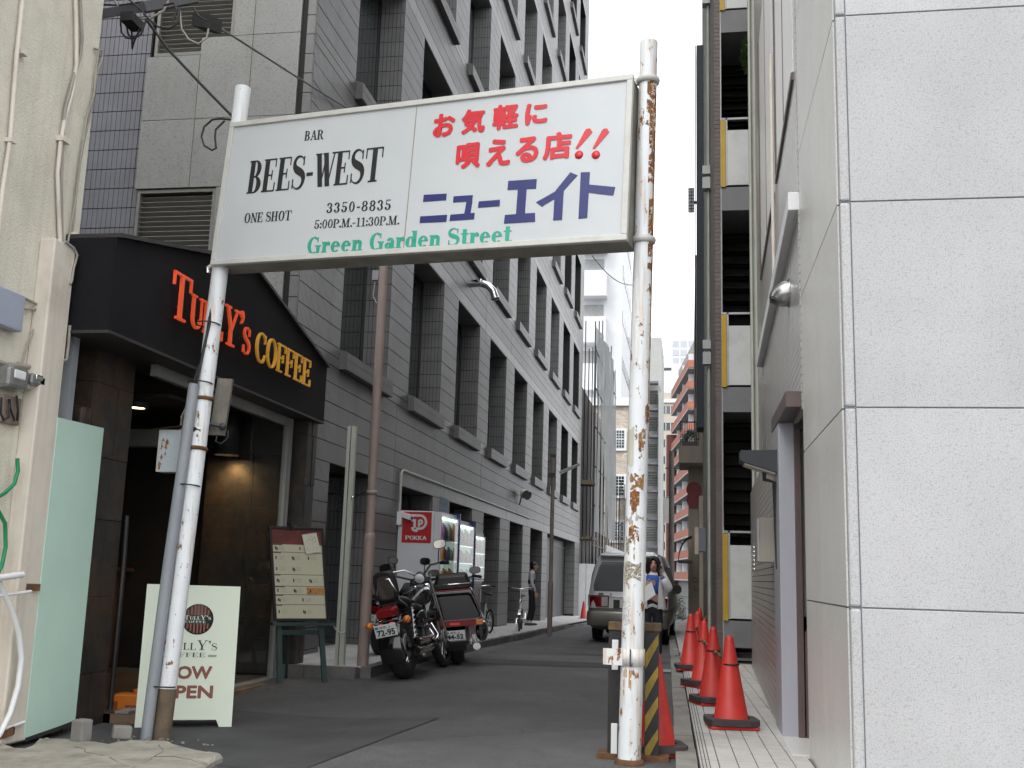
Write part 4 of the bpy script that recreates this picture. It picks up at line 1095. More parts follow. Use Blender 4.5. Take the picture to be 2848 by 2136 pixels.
t = thing('wall_lamp', 'dark wedge-shaped wall lamp hood jutting from the shop door jamb', 'lamp', (.68, 8.62, 2.2))
k = MB(); k.prism([(-.29, -.0), (-.29, -.06), (-.27, -.075), (-.0, -.16), (.0, .01), (-.0, .02), (-.29, .015)], (0, -.1, 0), (1, 0, 0), (0, 0, 1), (0, 1, 0), .26); k.build('hood', mat('lamp_charcoal', (.032, .035, .042), .5, var=.1), t, world=False, fix=True)
k = MB(); k.obox((-.14, .03, -.125), V(.12, 0, -.038), V(0, .1, 0), V(.002, 0, .006)); k.build('diffuser', mat('frosted_diffuser', (.5, .48, .4), .5), t, world=False)
k = MB(); k.tube([(-.1, .05, -.12), (-.1, .05, -.2), (-.02, .08, -.22), (0, .1, -.9)], .018, 8); k.build('stem', m_dark, t, world=False)
t = thing('meter_box', 'beige metal meter box with chrome latch fixed to the tiled wall', 'box', onB(9.25, 1.36))
k = MB(); k.box(-.125, .0, -.2, .2, 0, .36); k.build('case', mat('beige_case', (.36, .33, .28), .5, var=.05), t, world=False, bevel=.006)
k = MB(); k.box(-.145, -.127, -.19, .19, .005, .355); k.build('door', m_alu, t, world=False)
k = MB()
for i in range(6): k.ball((-.17, -.19, -.06+.035*i), .012)
k.build('chain', m_chrome, t, world=False)

# ------------------------------------------------------------------ building with open stairs
SX0, SY0 = .37, 15.3
m_stairdk = mat('stair_dark', (.055, .05, .045), .6, var=.25); m_brt = mat('brown_tile', (.115, .09, .085), .55, var=.2, scale=6, kind='geo')
m_slab = mat('landing_grey', (.16, .16, .165), .7, var=.1)
STB = thing('stair_building', 'narrow building with open outside stairs, yellow posts and white landing panels', 'building', (.7, 15.4, 0))
k = MB(); z = -.2
while z < 15: k.box(.36, .452, SY0+.06, 19.0, z, z+.062); z += .068
o = k.build('brown_tiles', m_brt, STB); o['kind'] = 'stuff'
k = MB(); k.box(.366, .446, SY0+.07, 18.99, -.3, 15); k.box(1.35, 1.5, SY0+.1, 19, -.3, 15); k.box(.452, 1.4, 18.7, 19.0, -.3, 15); k.build('side_wall', m_joint, STB)
k = MB(); k.tube([(.452, SY0+.03, -.1), (.452, SY0+.03, 15)], .014, 6); k.build('edge_strip', m_alu, STB)
lev = [(.68, 1.69), (3.95, 4.83), (6.96, 7.83), (9.80, 10.7), (12.7, 13.6)]
for i, (a, b) in enumerate(lev):
    k = MB(); k.box(.548, .935, SY0, SY0+.03, a+.01, b); k.build('landing_panel', mat('landing_white', (.5, .51, .5), .5, var=.05, dirt=.2), STB)
    k = MB(); k.box(.446, .515, SY0-.015, SY0+.05, a-.02, b+.16); k.build('yellow_post', mat('post_yellow', (.42, .26, .012), .5, var=.1), STB)
    k = MB(); k.box(.452, 1.2, SY0+.0, SY0+.04, b+.17, b+.2); k.box(.518, .546, SY0+.0, SY0+.04, a, b+.2); k.build('hand_rail', m_alu, STB)
    k = MB(); k.box(.46, 1.34, SY0+.01, SY0+1.1, a-.38, a-.02); k.build('landing_slab', m_slab, STB)
    if i == 0: continue
    a0 = lev[i-1][0]; nst = 17; run = 2.5
    fl = MB()
    for s_ in range(nst):
        zt = a0+(a-.2-a0)*(s_+1)/nst; y_ = SY0+1.15+run*(1-s_/nst)
        fl.box(.5, 1.3, y_-.17, y_+.1, zt-.04, zt)
        fl.box(.5, 1.3, y_+.085, y_+.1, zt-.22, zt-.04)
    fl.build('stair_flight', m_stairdk, STB)
    k = MB()
    for x_ in (.475, 1.31): k.bar((x_, SY0+1.15+run, a0+.1), (x_, SY0+1.1, a-.25), .03, .25)
    k.build('stringer', mat('stringer_brown', (.06, .035, .035), .5), STB)
k = MB(); k.box(.5, 1.3, SY0+.4, SY0+.5, .1, .14); k.box(.55, 1.2, SY0+.2, SY0+.25, .3, .33); k.build('low_bar', m_alu, STB)
# shrub hanging over an upper landing
def leaf_cluster(mb, c, rad, n, size, seed, flat=.6):
    rnd = random.Random(seed)
    for i in range(n):
        while True:
            d = V(rnd.uniform(-1, 1), rnd.uniform(-1, 1), rnd.uniform(-1, 1))
            if d @ d < 1: break
        p = V(*c)+d*V(*rad); a = rnd.uniform(0, 6.28); u = unit(V(math.cos(a), math.sin(a), rnd.uniform(-.9, .2))); s_ = unit(np.cross(u, V(rnd.uniform(-.4, .4), rnd.uniform(-.4, .4), 1))); l = size*rnd.uniform(.6, 1.3)
        mb.add([p, p+u*l*.5+s_*l*.22, p+u*l, p+u*l*.5-s_*l*.22], [(0, 1, 2, 3)])
m_leaf = mat('leaf_green', (.05, .095, .03), .5, var=.45, scale=14); m_leafl = mat('leaf_light', (.09, .15, .04), .5, var=.4, scale=14)
t = thing('balcony_shrub', 'green leafy shrub hanging over the edge high on the stair building', 'shrub', pY(2082, 200, 15.0))
q = pY(2078, 150, 15.0); k = MB(); leaf_cluster(k, q, (.09, .15, .3), 420, .07, 3); k.build('foliage', m_leafl, t)
k = MB(); k.tube([q+V(.08, 0, -.3), q+V(.03, .02, 0), q+V(0, 0, .25)], .008, 6); k.build('stem', m_bfr, t)

# ------------------------------------------------------------------ grey panelled building and dark projecting sign
GB = thing('grey_panel_building', 'narrow pale grey panelled building behind the stair building', 'building', (.6, 19.2, -.1))
k = MB(); k.box(.30, 3, 19.05, 26, -.5, 17); k.build('wall', mat('pale_panel', (.3, .3, .29), .55, var=.15, scale=2, kind='geo', streak=.4), GB)
k = MB()
for x_, r_ in ((.33, .02), (.38, .012), (.42, .016)): k.tube([(x_, 19.03, -.2), (x_, 19.03, 16)], r_, 6)
k.build('pipe', m_greenpost, GB)
for z_ in (5.0, 8.3, 12.0):
    k = MB(); k.box(.22, .40, 18.95, 19.15, z_, z_+.22); k.box(.22, .38, 18.95, 19.1, z_+.28, z_+.44); k.build('sign_bracket', m_alu, GB)
k = MB(); k.box(.29, .3-.004, 20, 25.5, -.3, 3.0); k.build('door', m_bfr, GB)
a, b = pY(1937, 128, 24), pY(1963, 1190, 24)
t = thing('vertical_sign', 'tall dark navy vertical sign board projecting over the lane', 'sign', ((a[0]+b[0])/2, 24, b[2]))
k = MB(); k.box(a[0], b[0], 23.95, 24.8, b[2], a[2]); k.build('board', mat('navy_board', (.022, .03, .042), .5, var=.25, scale=1.2, kind='geo'), t, bevel=.01)
k = MB()
for z_ in (6, 9, 12): k = MB(); k.box(b[0], .32, 24.2, 24.3, z_, z_+.06); k.build('bracket', m_steel, t)
k = MB(); k.tube([(a[0]-.02, 23.97, 5), (a[0]-.035, 23.97, 9), (a[0]-.02, 23.97, a[2])], .012, 6); k.build('cable', m_cable, t)
t = thing('lattice_sign', 'small black and white lattice panel beside the tall navy sign', 'sign', pY(1923, 588, 25))
a, b = pY(1915, 525, 25), pY(1930, 590, 25); k = MB(); k.box(a[0], b[0], 25, 25.04, b[2], a[2]); k.build('panel', m_white, t)
k = MB(); w = b[0]-a[0]; h = a[2]-b[2]
for i in range(3): k.box(a[0]+w*(i+.0)/2-.008, a[0]+w*(i)/2+.008, 24.985, 24.997, b[2], a[2])
for j in range(8): k.box(a[0]-.006, b[0]+.006, 24.975, 24.984, b[2]+h*j/7-.01, b[2]+h*j/7+.01)
k.build('lattice', m_dark, t)
k = MB(); k.box(b[0], b[0]+.3, 25.05, 25.1, b[2]+h*.4, b[2]+h*.5); k.build('arm', m_dark, t)

# ------------------------------------------------------------------ tan building with heart sign
TN = thing('tan_building', 'tan rendered building with a red double-heart emblem and railed balcony of plants', 'building', (.3, 27, -.2))
m_tan = mat('tan_render', (.30, .265, .215), .8, var=.1, scale=1.5, kind='geo', streak=.25)
k = MB(); k.box(-.05, 4, 27, 36, -.6, 4.6); k.box(.12, 4, 27.02, 36, 4.6, 9.5); k.build('wall', m_tan, TN)
a, b = pY(1888, 1228, 26.2), pY(1952, 1288, 26.2)
k = MB(); k.box(a[0], .6, 26.2, 28, b[2], b[2]+.42); k.build('balcony_slab', m_tan, TN, bevel=.01)
a2 = pY(1892, 1180, 26.2)
k = MB()
for i in range(9): k.box(a[0]+.03+.055*i, a[0]+.042+.055*i, 26.24, 26.26, b[2]+.42, b[2]+1.0)
k.box(a[0]+.02, a[0]+.52, 26.235, 26.265, b[2]+1.0, b[2]+1.03); k.box(a[0]+.02, a[0]+.045, 26.24, 28, b[2]+1.0, b[2]+1.03)
k.build('balcony_railing', m_dark, TN)
t = thing('balcony_planter', 'dark green plants crowding the railed balcony of the tan building', 'plant', (a[0]+.25, 26.6, b[2]+.42))
k = MB(); leaf_cluster(k, (a[0]+.27, 26.5, b[2]+.68), (.22, .15, .22), 350, .08, 5); k.build('foliage', m_leaf, t)
k = MB(); k.box(a[0]+.08, a[0]+.46, 26.35, 26.65, b[2]+.425, b[2]+.55); k.build('trough', m_bfr, t)
c1 = pY(1931, 1368, 26.98); c2 = pY(1931, 1390, 26.98)
k = MB()
for i, (c, dx) in enumerate(((pY(1930, 1362, 26.98), 0), (pY(1930, 1391, 26.98), 0))):
    k.lathe([(.19-.005*i, 0), (.19-.005*i, -.03-.004*i), (0, -.03-.004*i)], c, (0, 1, 0), 22, smooth=False)
k.build('heart_emblem', mat('emblem_red', (.2, .022, .022), .5, var=.1), TN)
# red hand lettering low on the wall
k = MB(); o = pY(1926, 1620, 26.99)
put_text(k, 'Cafe', o, (1, 0, 0), (0, 0, 1), (0, -1, 0), 0, 0, .3, .13, .004); put_text(k, 'Lo', o, (1, 0, 0), (0, 0, 1), (0, -1, 0), .04, -.2, .2, -.07, .004)
k.build('red_lettering', MATS['emblem_red'], TN)
k = MB(); k.box(.2, .33, 24.9, 26.9, -.4, 3.1); k.build('side_pier', mat('cream_pier', (.42, .38, .3), .8, var=.1, kind='geo', streak=.3), TN)
t = thing('air_conditioner', 'grey air-conditioner box hung on the wall above the cones', 'air conditioner', pY(1955, 1540, 21))
a, b = pY(1932, 1467, 21), pY(1974, 1535, 21)
k = MB(); k.box(a[0]+.075, b[0], 21, 21.5, b[2], a[2]); k.build('case', mat('blue_grey_case', (.17, .185, .215), .5), t, bevel=.008)
k = MB(); k.box(a[0], a[0]+.073, 21, 21.6, b[2]-.05, a[2]+.01); k.build('end_plate', mat('cream_end', (.5, .43, .34), .6), t)
k = MB(); k.bar((b[0]-.05, 21.2, b[2]-.01), (.35, 21.2, b[2]-.15), .03, .03); k.build('bracket', m_dark, t)
a, b = pY(1886, 1490, 25), pY(1925, 1562, 25)
t = thing('round_awning', 'dark round-topped awning hood on the tan building', 'awning', (b[0], 25.4, b[2]))
k = MB(); rings = []
for i in range(9):
    an = R(90*i/8); rings.append([V(b[0]-(b[0]-a[0])*math.cos(an), y_, b[2]+(a[2]-b[2])*math.sin(an)) for y_ in (25, 25.5, 26, 26.6)])
k.loft(rings, cap=False, close=False); k.build('canopy', m_stairdk, t)
k = MB(); k.box(a[0], b[0], 25.0, 26.6, b[2]-.02, b[2]+.02); k.build('canopy_rim', m_dark, t)
t = thing('weed_clump', 'patch of green weeds at the foot of the tan building', 'weeds', pz(1892, 1725, -.1))
q = pz(1892, 1722, -.1); k = MB(); leaf_cluster(k, q+V(-.05, 1.2, .35), (.22, .9, .4), 700, .09, 9); leaf_cluster(k, q+V(.05, .1, .1), (.2, .4, .12), 200, .08, 10); k.build('foliage', m_leaf, t)
k = MB()
for i in range(8): k.tube([q+V(-.2+.05*i, .4+.2*i, -.05), q+V(-.18+.05*i, .42+.2*i, .35)], .006, 5)
k.build('stems', m_leafl, t)
p = pz(1957, 1760, 0)
t = thing('potted_plant', 'small potted plant with orange blooms behind the cones by the wall', 'plant', (p[0], 19.5, -.0))
k = MB(); k.lathe([(.07, 0), (.1, .2), (.09, .2), (0, .19)], (0, 0, 0), n=12); k.build('pot', m_bfr, t, world=False)
k = MB(); leaf_cluster(k, (0, 0, .42), (.12, .12, .25), 160, .07, 12); k.build('foliage', m_leaf, t, world=False)
k = MB()
for i in range(9): k.ball((random.uniform(-.12, .12), random.uniform(-.1, 0), random.uniform(.3, .65)), .022, 6, 4)
k.build('bloom', mat('bloom_orange', (.5, .2, .06), .6), t, world=False)
# ------------------------------------------------------------------ far end of the lane
def facade_box(par, name, x0, x1, y0, y1, z0, z1, m):
    k = MB(); k.box(x0, x1, y0, y1, z0, z1); return k.build(name, m, par)
# scaffold with grey mesh on the building after the office block
SC = thing('scaffold', 'steel pole scaffold draped in grey mesh past the office block', 'scaffold', (-4.4, 52, -.6))
m_mesh = mat('grey_mesh', (.2, .21, .21), .9, var=.2, scale=.6, alpha=.86, kind='geo', streak=.3)
ml = MB()
for i in range(5):
    y0 = 48.2+2.6*i; rows = []
    for j in range(9):
        z_ = 3.2+j*1.2; rows.append([V(-4.25+.12*math.sin(3*t+j*.5+i)*(.4+j/12), y0+2.5*t, z_) for t in [q/8 for q in range(9)]])
    ml.loft(rows, cap=False, close=False)
ml.build('mesh_sheet', m_mesh, SC)
k = MB()
for i in range(11):
    y_ = 48.2+2.0*i
    for x_ in (-4.35, -5.2): k.tube([(x_, y_, -.6), (x_, y_, (12.9 if i < 7 else 7.4-.15*i)+.5*(i % 3))], .03, 6)
for z_ in (2.6, 4.4, 6.2, 8.0, 9.8, 11.6): k.tube([(-4.32, 48, z_), (-4.32, 62 if z_ > 5 else 69, z_)], .028, 6)
k.build('poles', m_dark, SC)
k = MB()
for i in range(14): k.tube([(-4.1+.02*i, 63+.9*i, 2.0), (-4.1+.02*i, 63+.9*i, 6.5+.5*math.sin(i*2.1))], .03, 5)
for z_ in (2.6, 3.6): k.tube([(-4.1, 62.5, z_), (-3.8, 76, z_)], .03, 5)
k.build('rebar_poles', m_dark, SC)
k = MB(); k.box(-12, -5.6, 48, 70, -1, 11.0); k.build('half_built_wall', mat('raw_concrete', (.15, .14, .13), .9, var=.3, scale=.5, kind='geo'), SC)
k = MB(); k.obox((-4.9, 48.6, 5.4), V(.55, 0, 0), V(0, .6, 0), V(0, 0, .1)); k.obox((-4.9, 49, 2.9), V(.6, 0, 0), V(0, .8, 0), V(0, 0, .06)); k.build('plank_deck', mat('plank_brown', (.13, .1, .07), .8, var=.3), SC)
# hoarding
HD = thing('site_hoarding', 'white steel site hoarding at the end of the left pavement', 'fence', (-4.2, 47.7, -.6))
k = MB()
for i in range(3): k.box(-4.95+.42*i, -4.55+.42*i, 47.6, 47.65, -.55, 1.75)
k.build('panel', m_white, HD)
k = MB()
for i in range(40): k.box(-3.72, -3.66, 47.7+.5*i, 48.18+.5*i, -.7-.009*i, 2.6-.0*i)
k.build('grey_panel_row', mat('hoarding_grey', (.36, .36, .36), .5, var=.06, kind='geo'), HD)
for i in range(6):
    k = MB(); k.cyl((-3.68, 47.62, -.55+.45*i), (-3.68, 47.62, -.1+.45*i), .05, n=10); k.build('post_band', m_white if i % 2 else mat('stripe_blue', (.06, .15, .36), .5), HD)
# stone-faced building with sash windows
ST = thing('stone_building', 'pale rubble-stone building with white sash windows at the end of the lane', 'building', (-6, 75, -1))
YS = 75
c = lambda x, y, Y=YS: pY(x, y, Y)
a, b = c(1600, 1128), c(1762, 1690)
k = MB(); k.box(a[0]-6, b[0], YS, YS+9, -2, a[2]); k.build('wall', stone_rubble('rubble_stone'), ST)
k = MB(); k.box(a[0]-6, b[0]+.2, YS-.25, YS+9, a[2]-.02, a[2]+.55); k.build('cornice', m_white, ST)
for (x0, y0, x1, y1) in ((1708, 1198, 1736, 1246), (1706, 1325, 1735, 1378), (1703, 1452, 1732, 1502), (1640, 1320, 1662, 1372), (1640, 1452, 1662, 1502)):
    p, q = c(x0, y0), c(x1, y1)
    k = MB(); k.box(p[0]-.16, q[0]+.16, YS-.12, YS-.01, q[2]-.2, p[2]+.16); w = k.build('window', m_white, ST)
    k = MB(); k.box(p[0], q[0], YS-.14, YS-.125, q[2], p[2]); k.build('pane', m_wglass, w)
    k = MB()
    for i in range(1, 4): x_ = p[0]+(q[0]-p[0])*i/4; k.box(x_-.015, x_+.015, YS-.165, YS-.142, q[2], p[2])
    for i in range(1, 6): z_ = q[2]+(p[2]-q[2])*i/6; t_ = .035 if i == 3 else .015; k.box(p[0], q[0], YS-.16, YS-.143, z_-t_, z_+t_)
    k.build('glazing_bar', m_white, w)
# white tiled block with balconies
WB = thing('white_tiled_block', 'white tiled apartment block with stacked balconies behind the scaffold', 'building', (-8, 86, -1))
m_wt = mat('white_tile', (.62, .63, .65), .5, var=.05, scale=1, kind='geo', bmp=.05)
Y8 = 86; c = lambda x, y: pY(x, y, Y8)
xr = c(1729, 900)[0]; xl = c(1600, 900)[0]
k = MB(); ztop = c(1700, 560)[2]; k.box(xl-4, xr, Y8, Y8+16, -2, ztop); k.build('wall', m_wt, WB)
for i in range(11):
    z1 = c(1660, 763)[2]+(i-4)*((c(1660, 763)[2]-c(1660, 890)[2])); h = c(1660, 763)[2]-c(1660, 833)[2]
    if z1 < 8 or z1+1.4 > ztop: continue
    k = MB(); x0, x1 = c(1618, 800)[0], c(1690, 800)[0]; k.box(x0, x1, Y8-1.3, Y8, z1-h, z1); k.build('balcony', m_wt, WB)
    k = MB(); k.box(x0+.1, x1-.3, Y8-.03, Y8-.01, z1, z1+1.3); k.build('balcony_door', mat('door_grey', (.3, .31, .31), .6), WB)  # balcony doors in one flat grey
    k = MB(); k.box(xr, xr+.03, Y8+1, Y8+14, z1+.0, z1+1.0); w = k.build('window', m_wglass, WB)
    k = MB()
    for j in range(7): k.box(xr+.03, xr+.06, Y8+1+1.8*j, Y8+1.35+1.8*j, z1, z1+1.0)
    k.build('frame', m_white, w)
# dark utility pole
p = pY(1868, 1255, 50)
t = thing('utility_pole', 'tall dark utility pole standing in the lane behind the van', 'pole', (p[0], 50, -.7))
k = MB(); k.cyl((0, 0, 0), (0, 0, p[2]+.7), .15, .12, 10); k.build('shaft', m_stairdk, t, world=False)
k = MB(); k.bar((-.3, 0, p[2]-.1), (.5, 0, p[2]-.1), .06, .06)
for i in range(5): k.box(-.2, -.13, -.02, .02, 3+.6*i, 3.05+.6*i)
k.build('step_bolts', m_dark, t, world=False)
t = thing('plain_sign_board', 'pale blank sign board on a frame behind the dark utility pole', 'sign', pY(1850, 1470, 48))
a, b = pY(1845, 1385, 48), pY(1860, 1455, 48); k = MB(); k.box(a[0], b[0], 48, 48.06, b[2], a[2]); k.build('board', mat('sign_beige', (.42, .4, .37), .6), t)
k = MB(); k.tube([(a[0]+.02, 48, -.7), (a[0]+.02, 48, a[2]+.05), (b[0], 48, a[2]+.05)], .02, 6); k.build('frame', m_alu, t)
# outside-stair tower
ET = thing('stair_tower', 'slim grey tower with zigzag steel outside stairs beyond the stone building', 'building', (-3, 112, -1))
Y9 = 112; c = lambda x, y: pY(x, y, Y9)
xa, xb = c(1795, 1200)[0], c(1838, 1200)[0]
k = MB(); k.box(xa-5, xb, Y9+1.4, Y9+12, -2, c(1820, 930)[2]); k.box(xb-.25, xb, Y9-.2, Y9+1.4, -2, c(1820, 1090)[2]); k.build('wall', mat('tower_grey', (.40, .41, .39), .7, var=.08, kind='geo'), ET)
m_lil = mat('stair_lilac', (.16, .15, .18), .6)
zt = c(1820, 1060)[2]; fh = c(1820, 1115)[2]-c(1820, 1190)[2]; i = 0
while zt > 3:
    k = MB()
    for s_ in range(9): k.box(xa, xb-.35, Y9, Y9+.5, zt-1.0-.17*s_-.06, zt-1.0-.17*s_)
    k.build('stair_flight', m_dark, ET)
    k = MB(); k.box(xa, xb-.3, Y9-.1, Y9+1.2, zt-.25, zt-.0); k.build('landing', m_lil, ET)
    zt -= fh
# beige block with ribbon windows
BB = thing('beige_block', 'beige multi-storey block with dark ribbon windows far down the lane', 'building', (-5, 183, -1))
YB = 183; c = lambda x, y: pY(x, y, YB)
xa, xb = c(1830, 1200)[0], c(1884, 1200)[0]
k = MB(); k.box(xa-10, xb, YB, YB+15, -2, c(1850, 1092)[2]); k.build('wall', mat('beige_wall', (.46, .42, .36), .7, var=.05, kind='geo'), BB)
z_ = c(1850, 1150)[2]
for i in range(11):
    k = MB(); k.box(xa, xb-.1, YB-.05, YB-.01, z_, z_+1.3); w = k.build('window', m_wglass, BB)
    k = MB()
    for j in range(4): k.box(xa+.5+j*.8, xa+.58+j*.8, YB-.08, YB-.055, z_, z_+1.3)
    k.build('frame', m_white, w)
    z_ -= 2.9
k = MB(); k.box(xa-10, xb+.2, YB-.3, YB+.5, c(1850, 1120)[2], c(1850, 1112)[2]); k.build('string_course', m_white, BB)
# orange brick apartments, turned so they run away to the left
Y0 = 140; c = lambda x, y: pY(x, y, Y0)
OA = thing('orange_apartments', 'orange-brick apartment block with long stacked balconies at the lane end', 'building', (c(1913, 1600)[0], Y0, -1))
m_or2 = mat('orange_brick', (.24, .075, .045), .75, var=.1, kind='geo', scale=.5); m_orlit = mat('orange_brick_lit', (.34, .13, .085), .75, var=.08, kind='geo', scale=.5)  # lighter brick copy puts the light on the balcony ends into colour
P0 = c(1913, 1600); dv = unit((-.109, 1, 0)); nv = V(-dv[1], dv[0], 0); fw = unit((1, .109, 0)); LEN = 24.
k = MB(); w0 = c(1945, 1600)[0]-P0[0]+3
pr = lambda u, w, z: P0*V(1, 1, 0)+dv*u+fw*w+V(0, 0, z)
k.obox(pr(LEN/2, 5.3, 15.5), dv*LEN/2, fw*4.2, V(0, 0, 17.5)); k.build('wall', mat('apartment_gap_shade', (.16, .155, .15), .6), OA)  # wall colour darkened to stand for shade in the balcony gaps
zt = c(1920, 1001)[2]; i = 0
while zt > 2:
    k = MB(); k.obox(pr(LEN/2, .06, zt-.5), dv*LEN/2, fw*.06, V(0, 0, .5)); k.build('balcony_parapet', m_or2, OA)
    k = MB(); k.obox(pr(-.06, .45, zt-.5), dv*.06, fw*.45, V(0, 0, .5)); k.build('balcony_end', m_orlit, OA)
    k = MB(); k.obox(pr(LEN/2, .55, zt-1.08), dv*LEN/2, fw*.55, V(0, 0, .08)); k.build('balcony_floor', mat('apartment_floor', (.3, .3, .3), .8), OA)
    for j in range(3): k = MB(); k.obox(pr(3+8*j, .75, zt+.3), dv*.06, fw*.35, V(0, 0, 1.15)); k.build('balcony_divider', m_white, OA)
    zt -= 2.76; i += 1
k = MB(); k.obox(pr(LEN+.8, .6, 11), dv*.8, fw*1.2, V(0, 0, 12)); k.build('end_stack', mat('red_brick', (.13, .04, .036), .7, var=.1, kind='geo'), OA)
# white towers on the skyline
WT = thing('white_tower', 'white high-rise with faint window grid on the skyline', 'building', (-3, 260, 0))
YT = 260; c = lambda x, y: pY(x, y, YT)
p, q = c(1855, 942), c(1990, 1500); k = MB(); k.box(p[0], q[0], YT, YT+20, -2, p[2]); k.build('wall', m_wt, WT)
for r in range(3):
    for j in range(3):
        a, b = c(1871+j*22, 948+r*24), c(1871+j*22+17, 948+r*24+17); k = MB(); k.box(a[0], b[0], YT-.1, YT-.02, b[2], a[2]); k.build('window', mat('far_window', (.42, .45, .48), .4), WT)
WT2 = thing('white_slab_block', 'plain white slab block with one small window below the skyline tower', 'building', (-6, 225, 0))
YT = 225; c = lambda x, y: pY(x, y, YT)
p, q = c(1833, 1012), c(1900, 1100); k = MB(); k.box(p[0]-4, q[0], YT, YT+15, -2, p[2]); k.build('wall', m_wt, WT2)
a, b = c(1842, 1023), c(1867, 1030); k = MB(); k.box(a[0], b[0], YT-.1, YT-.02, b[2], a[2]); k.build('window', m_glass, WT2)
# overhead wire down the lane
k = MB(); k.tube(catenary(pY(1648, 712, 46), pY(1760, 792, 60), .4), .025, 5); o = k.build('overhead_wire', m_cable); tag(o, 'thin black wire slung across the far end by the white block', 'wire')
# ------------------------------------------------------------------ big street sign on two poles
_R = [ray(*q) for q in ((642, 342), (1762, 206), (586, 738), (1744, 668))]
_l = np.linalg.solve(np.stack([_R[0], -_R[2], _R[3]], 1), _R[1])
_s = 7.3*1.05
SG = [CAMP+_s*k*r for k, r in zip((_l[0], 1, _l[1], _l[2]), _R)]
sTL, sTR, sBL, sBR = SG
eu = unit(sTR-sTL); ev = unit(sTL-sBL); en = unit(np.cross(eu, ev)); SW = np.linalg.norm(sTR-sTL); SH = np.linalg.norm(sTL-sBL)
def sgl(x, y):
    """photo pixel -> sign face coordinates"""
    p = pP(x, y, sBL, en)-sBL; A = np.stack([eu, ev, en], 1); u, v, w = np.linalg.solve(A, p); return u, v
def sz(zx, zy): return sgl(560+zx*.5877, 180+zy*.5877)
GS = thing('street_sign', 'large white lightbox street sign with black, red, blue and green lettering on rusty poles', 'sign', (-.39, 7.33, 0))
def sbox(mb, u0, u1, v0, v1, w0, w1): mb.obox(sBL+eu*(u0+u1)/2+ev*(v0+v1)/2+en*(w0+w1)/2, eu*(u1-u0)/2, ev*(v1-v0)/2, en*(w1-w0)/2); return mb
m_face = mat('sign_acrylic', (.49, .515, .53), .22, var=.05, scale=1.1, dirt=.12, dirtcol=(.45, .46, .45)); m_sbox = mat('sign_case', (.23, .22, .19), .6, var=.25, scale=4, dirt=.35, dirtcol=(.14, .09, .05)); m_sfr = mat('sign_frame_white', (.50, .50, .475), .4, var=.08, scale=5, dirt=.3, dirtcol=(.33, .25, .18))  # face patches: shadows inside the lightbox painted into the acrylic
k = MB(); sbox(k, .012, SW-.012, .012, SH-.012, -.25, -.02); k.build('case', m_sbox, GS)
for i, (a, b, c, d) in enumerate(((0, SW, 0, .045), (0, SW, SH-.045, SH), (0, .045, .045, SH-.045), (SW-.045, SW, .045, SH-.045))):
    k = MB(); sbox(k, a, b, c, d, -.03, .012); k.build('frame', m_sfr, GS, bevel=.005)
us = (sz(1020, 180)[0]+sz(955, 875)[0])/2
for a, b in ((.045, us-.003), (us+.003, SW-.045)):
    k = MB(); sbox(k, a, b, .045, SH-.045, -.02, -.006); k.build('face_panel', m_face, GS)
k = MB(); sbox(k, us-.0035, us+.0035, .045, SH-.045, -.02, -.0035); k.build('seam', mat('seam_brown', (.3, .26, .19), .8), GS)
FO = sBL+en*(-.006)
m_ink = mat('sign_ink_black', (.012, .012, .014), .3, var=.1); m_red = mat('sign_red', (.55, .012, .025), .35, var=.06); m_blue = mat('sign_blue', (.012, .017, .125), .35, var=.08); m_grn = mat('sign_green', (.02, .32, .21), .4, var=.06)
def serif_line(s, z0, z1, top, m, S=.19, h=.045, track=0., caps=None):
    """one line of roman letters between two base-line points (zoom units) with cap height from a top point"""
    (u0, v0), (u1, v1) = sz(*z0), sz(*z1); H = sz(*top)[1]-v0
    L, w = letters2d(s, 1., 1., caps, S, h, track); sx = (u1-u0)/w
    bu = eu+ev*((v1-v0)/(u1-u0))
    for ch, quads in L:
        k = MB(); emboss(k, [[(p[0]*sx, p[1]*H) for p in q] for q in quads], FO+eu*u0+ev*v0, bu, ev, en, .004)
        k.build('letter', m, GS)
serif_line('BAR', (486, 358), (578, 350), (490, 314), m_ink, .17, .05, .05)
serif_line('BEES-WEST', (212, 610), (850, 549), (236, 455), m_ink, .215, .042, .0)
serif_line('ONE SHOT', (200, 748), (424, 734), (206, 703), m_ink, .17, .05, .03)
serif_line('3350-8835', (590, 700), (902, 684), (592, 654), m_ink, .17, .06, .12)
serif_line('5:00P.M.~11:30P.M.', (532, 775), (937, 754), (536, 735), m_ink, .15, .05, .03)
serif_line('Green Garden Street', (496, 893), (1470, 836), (500, 818), m_grn, .21, .06, .03)
def jp(ch, x0, y0, x1, y1, m, off=.0):
    """one character fitted to a pixel box given in zoom units (left, top, right, bottom at its own corner)"""
    a = sz(x0, y1); b = sz(x1, y0); k = MB(); u0, u1 = a[0], b[0]
    vmid0 = sz((x0+x1)/2, y1)[1]; vmid1 = sz((x0+x1)/2, y0)[1]
    e_ = .010
    for i in range(9):
        a_ = 2*math.pi*i/8; r_ = e_ if i < 8 else 0; du, dv_ = r_*math.cos(a_), r_*math.sin(a_)
        put_text(k, ch, FO, eu, ev, en, u0+e_+du, vmid0+e_+dv_, u1-e_+du, vmid1-e_+dv_, .0035+.0003*i)
    k.build('character', m, GS)
for ch, b in (('お', (1092, 230, 1205, 340)), ('気', (1225, 208, 1348, 325)), ('軽', (1374, 186, 1506, 305)), ('に', (1528, 180, 1642, 282)), ('唄', (1200, 370, 1326, 490)), ('え', (1345, 350, 1468, 478)), ('る', (1482, 340, 1600, 462)), ('店', (1613, 318, 1756, 448))):
    jp(ch, *b, m_red, .022)
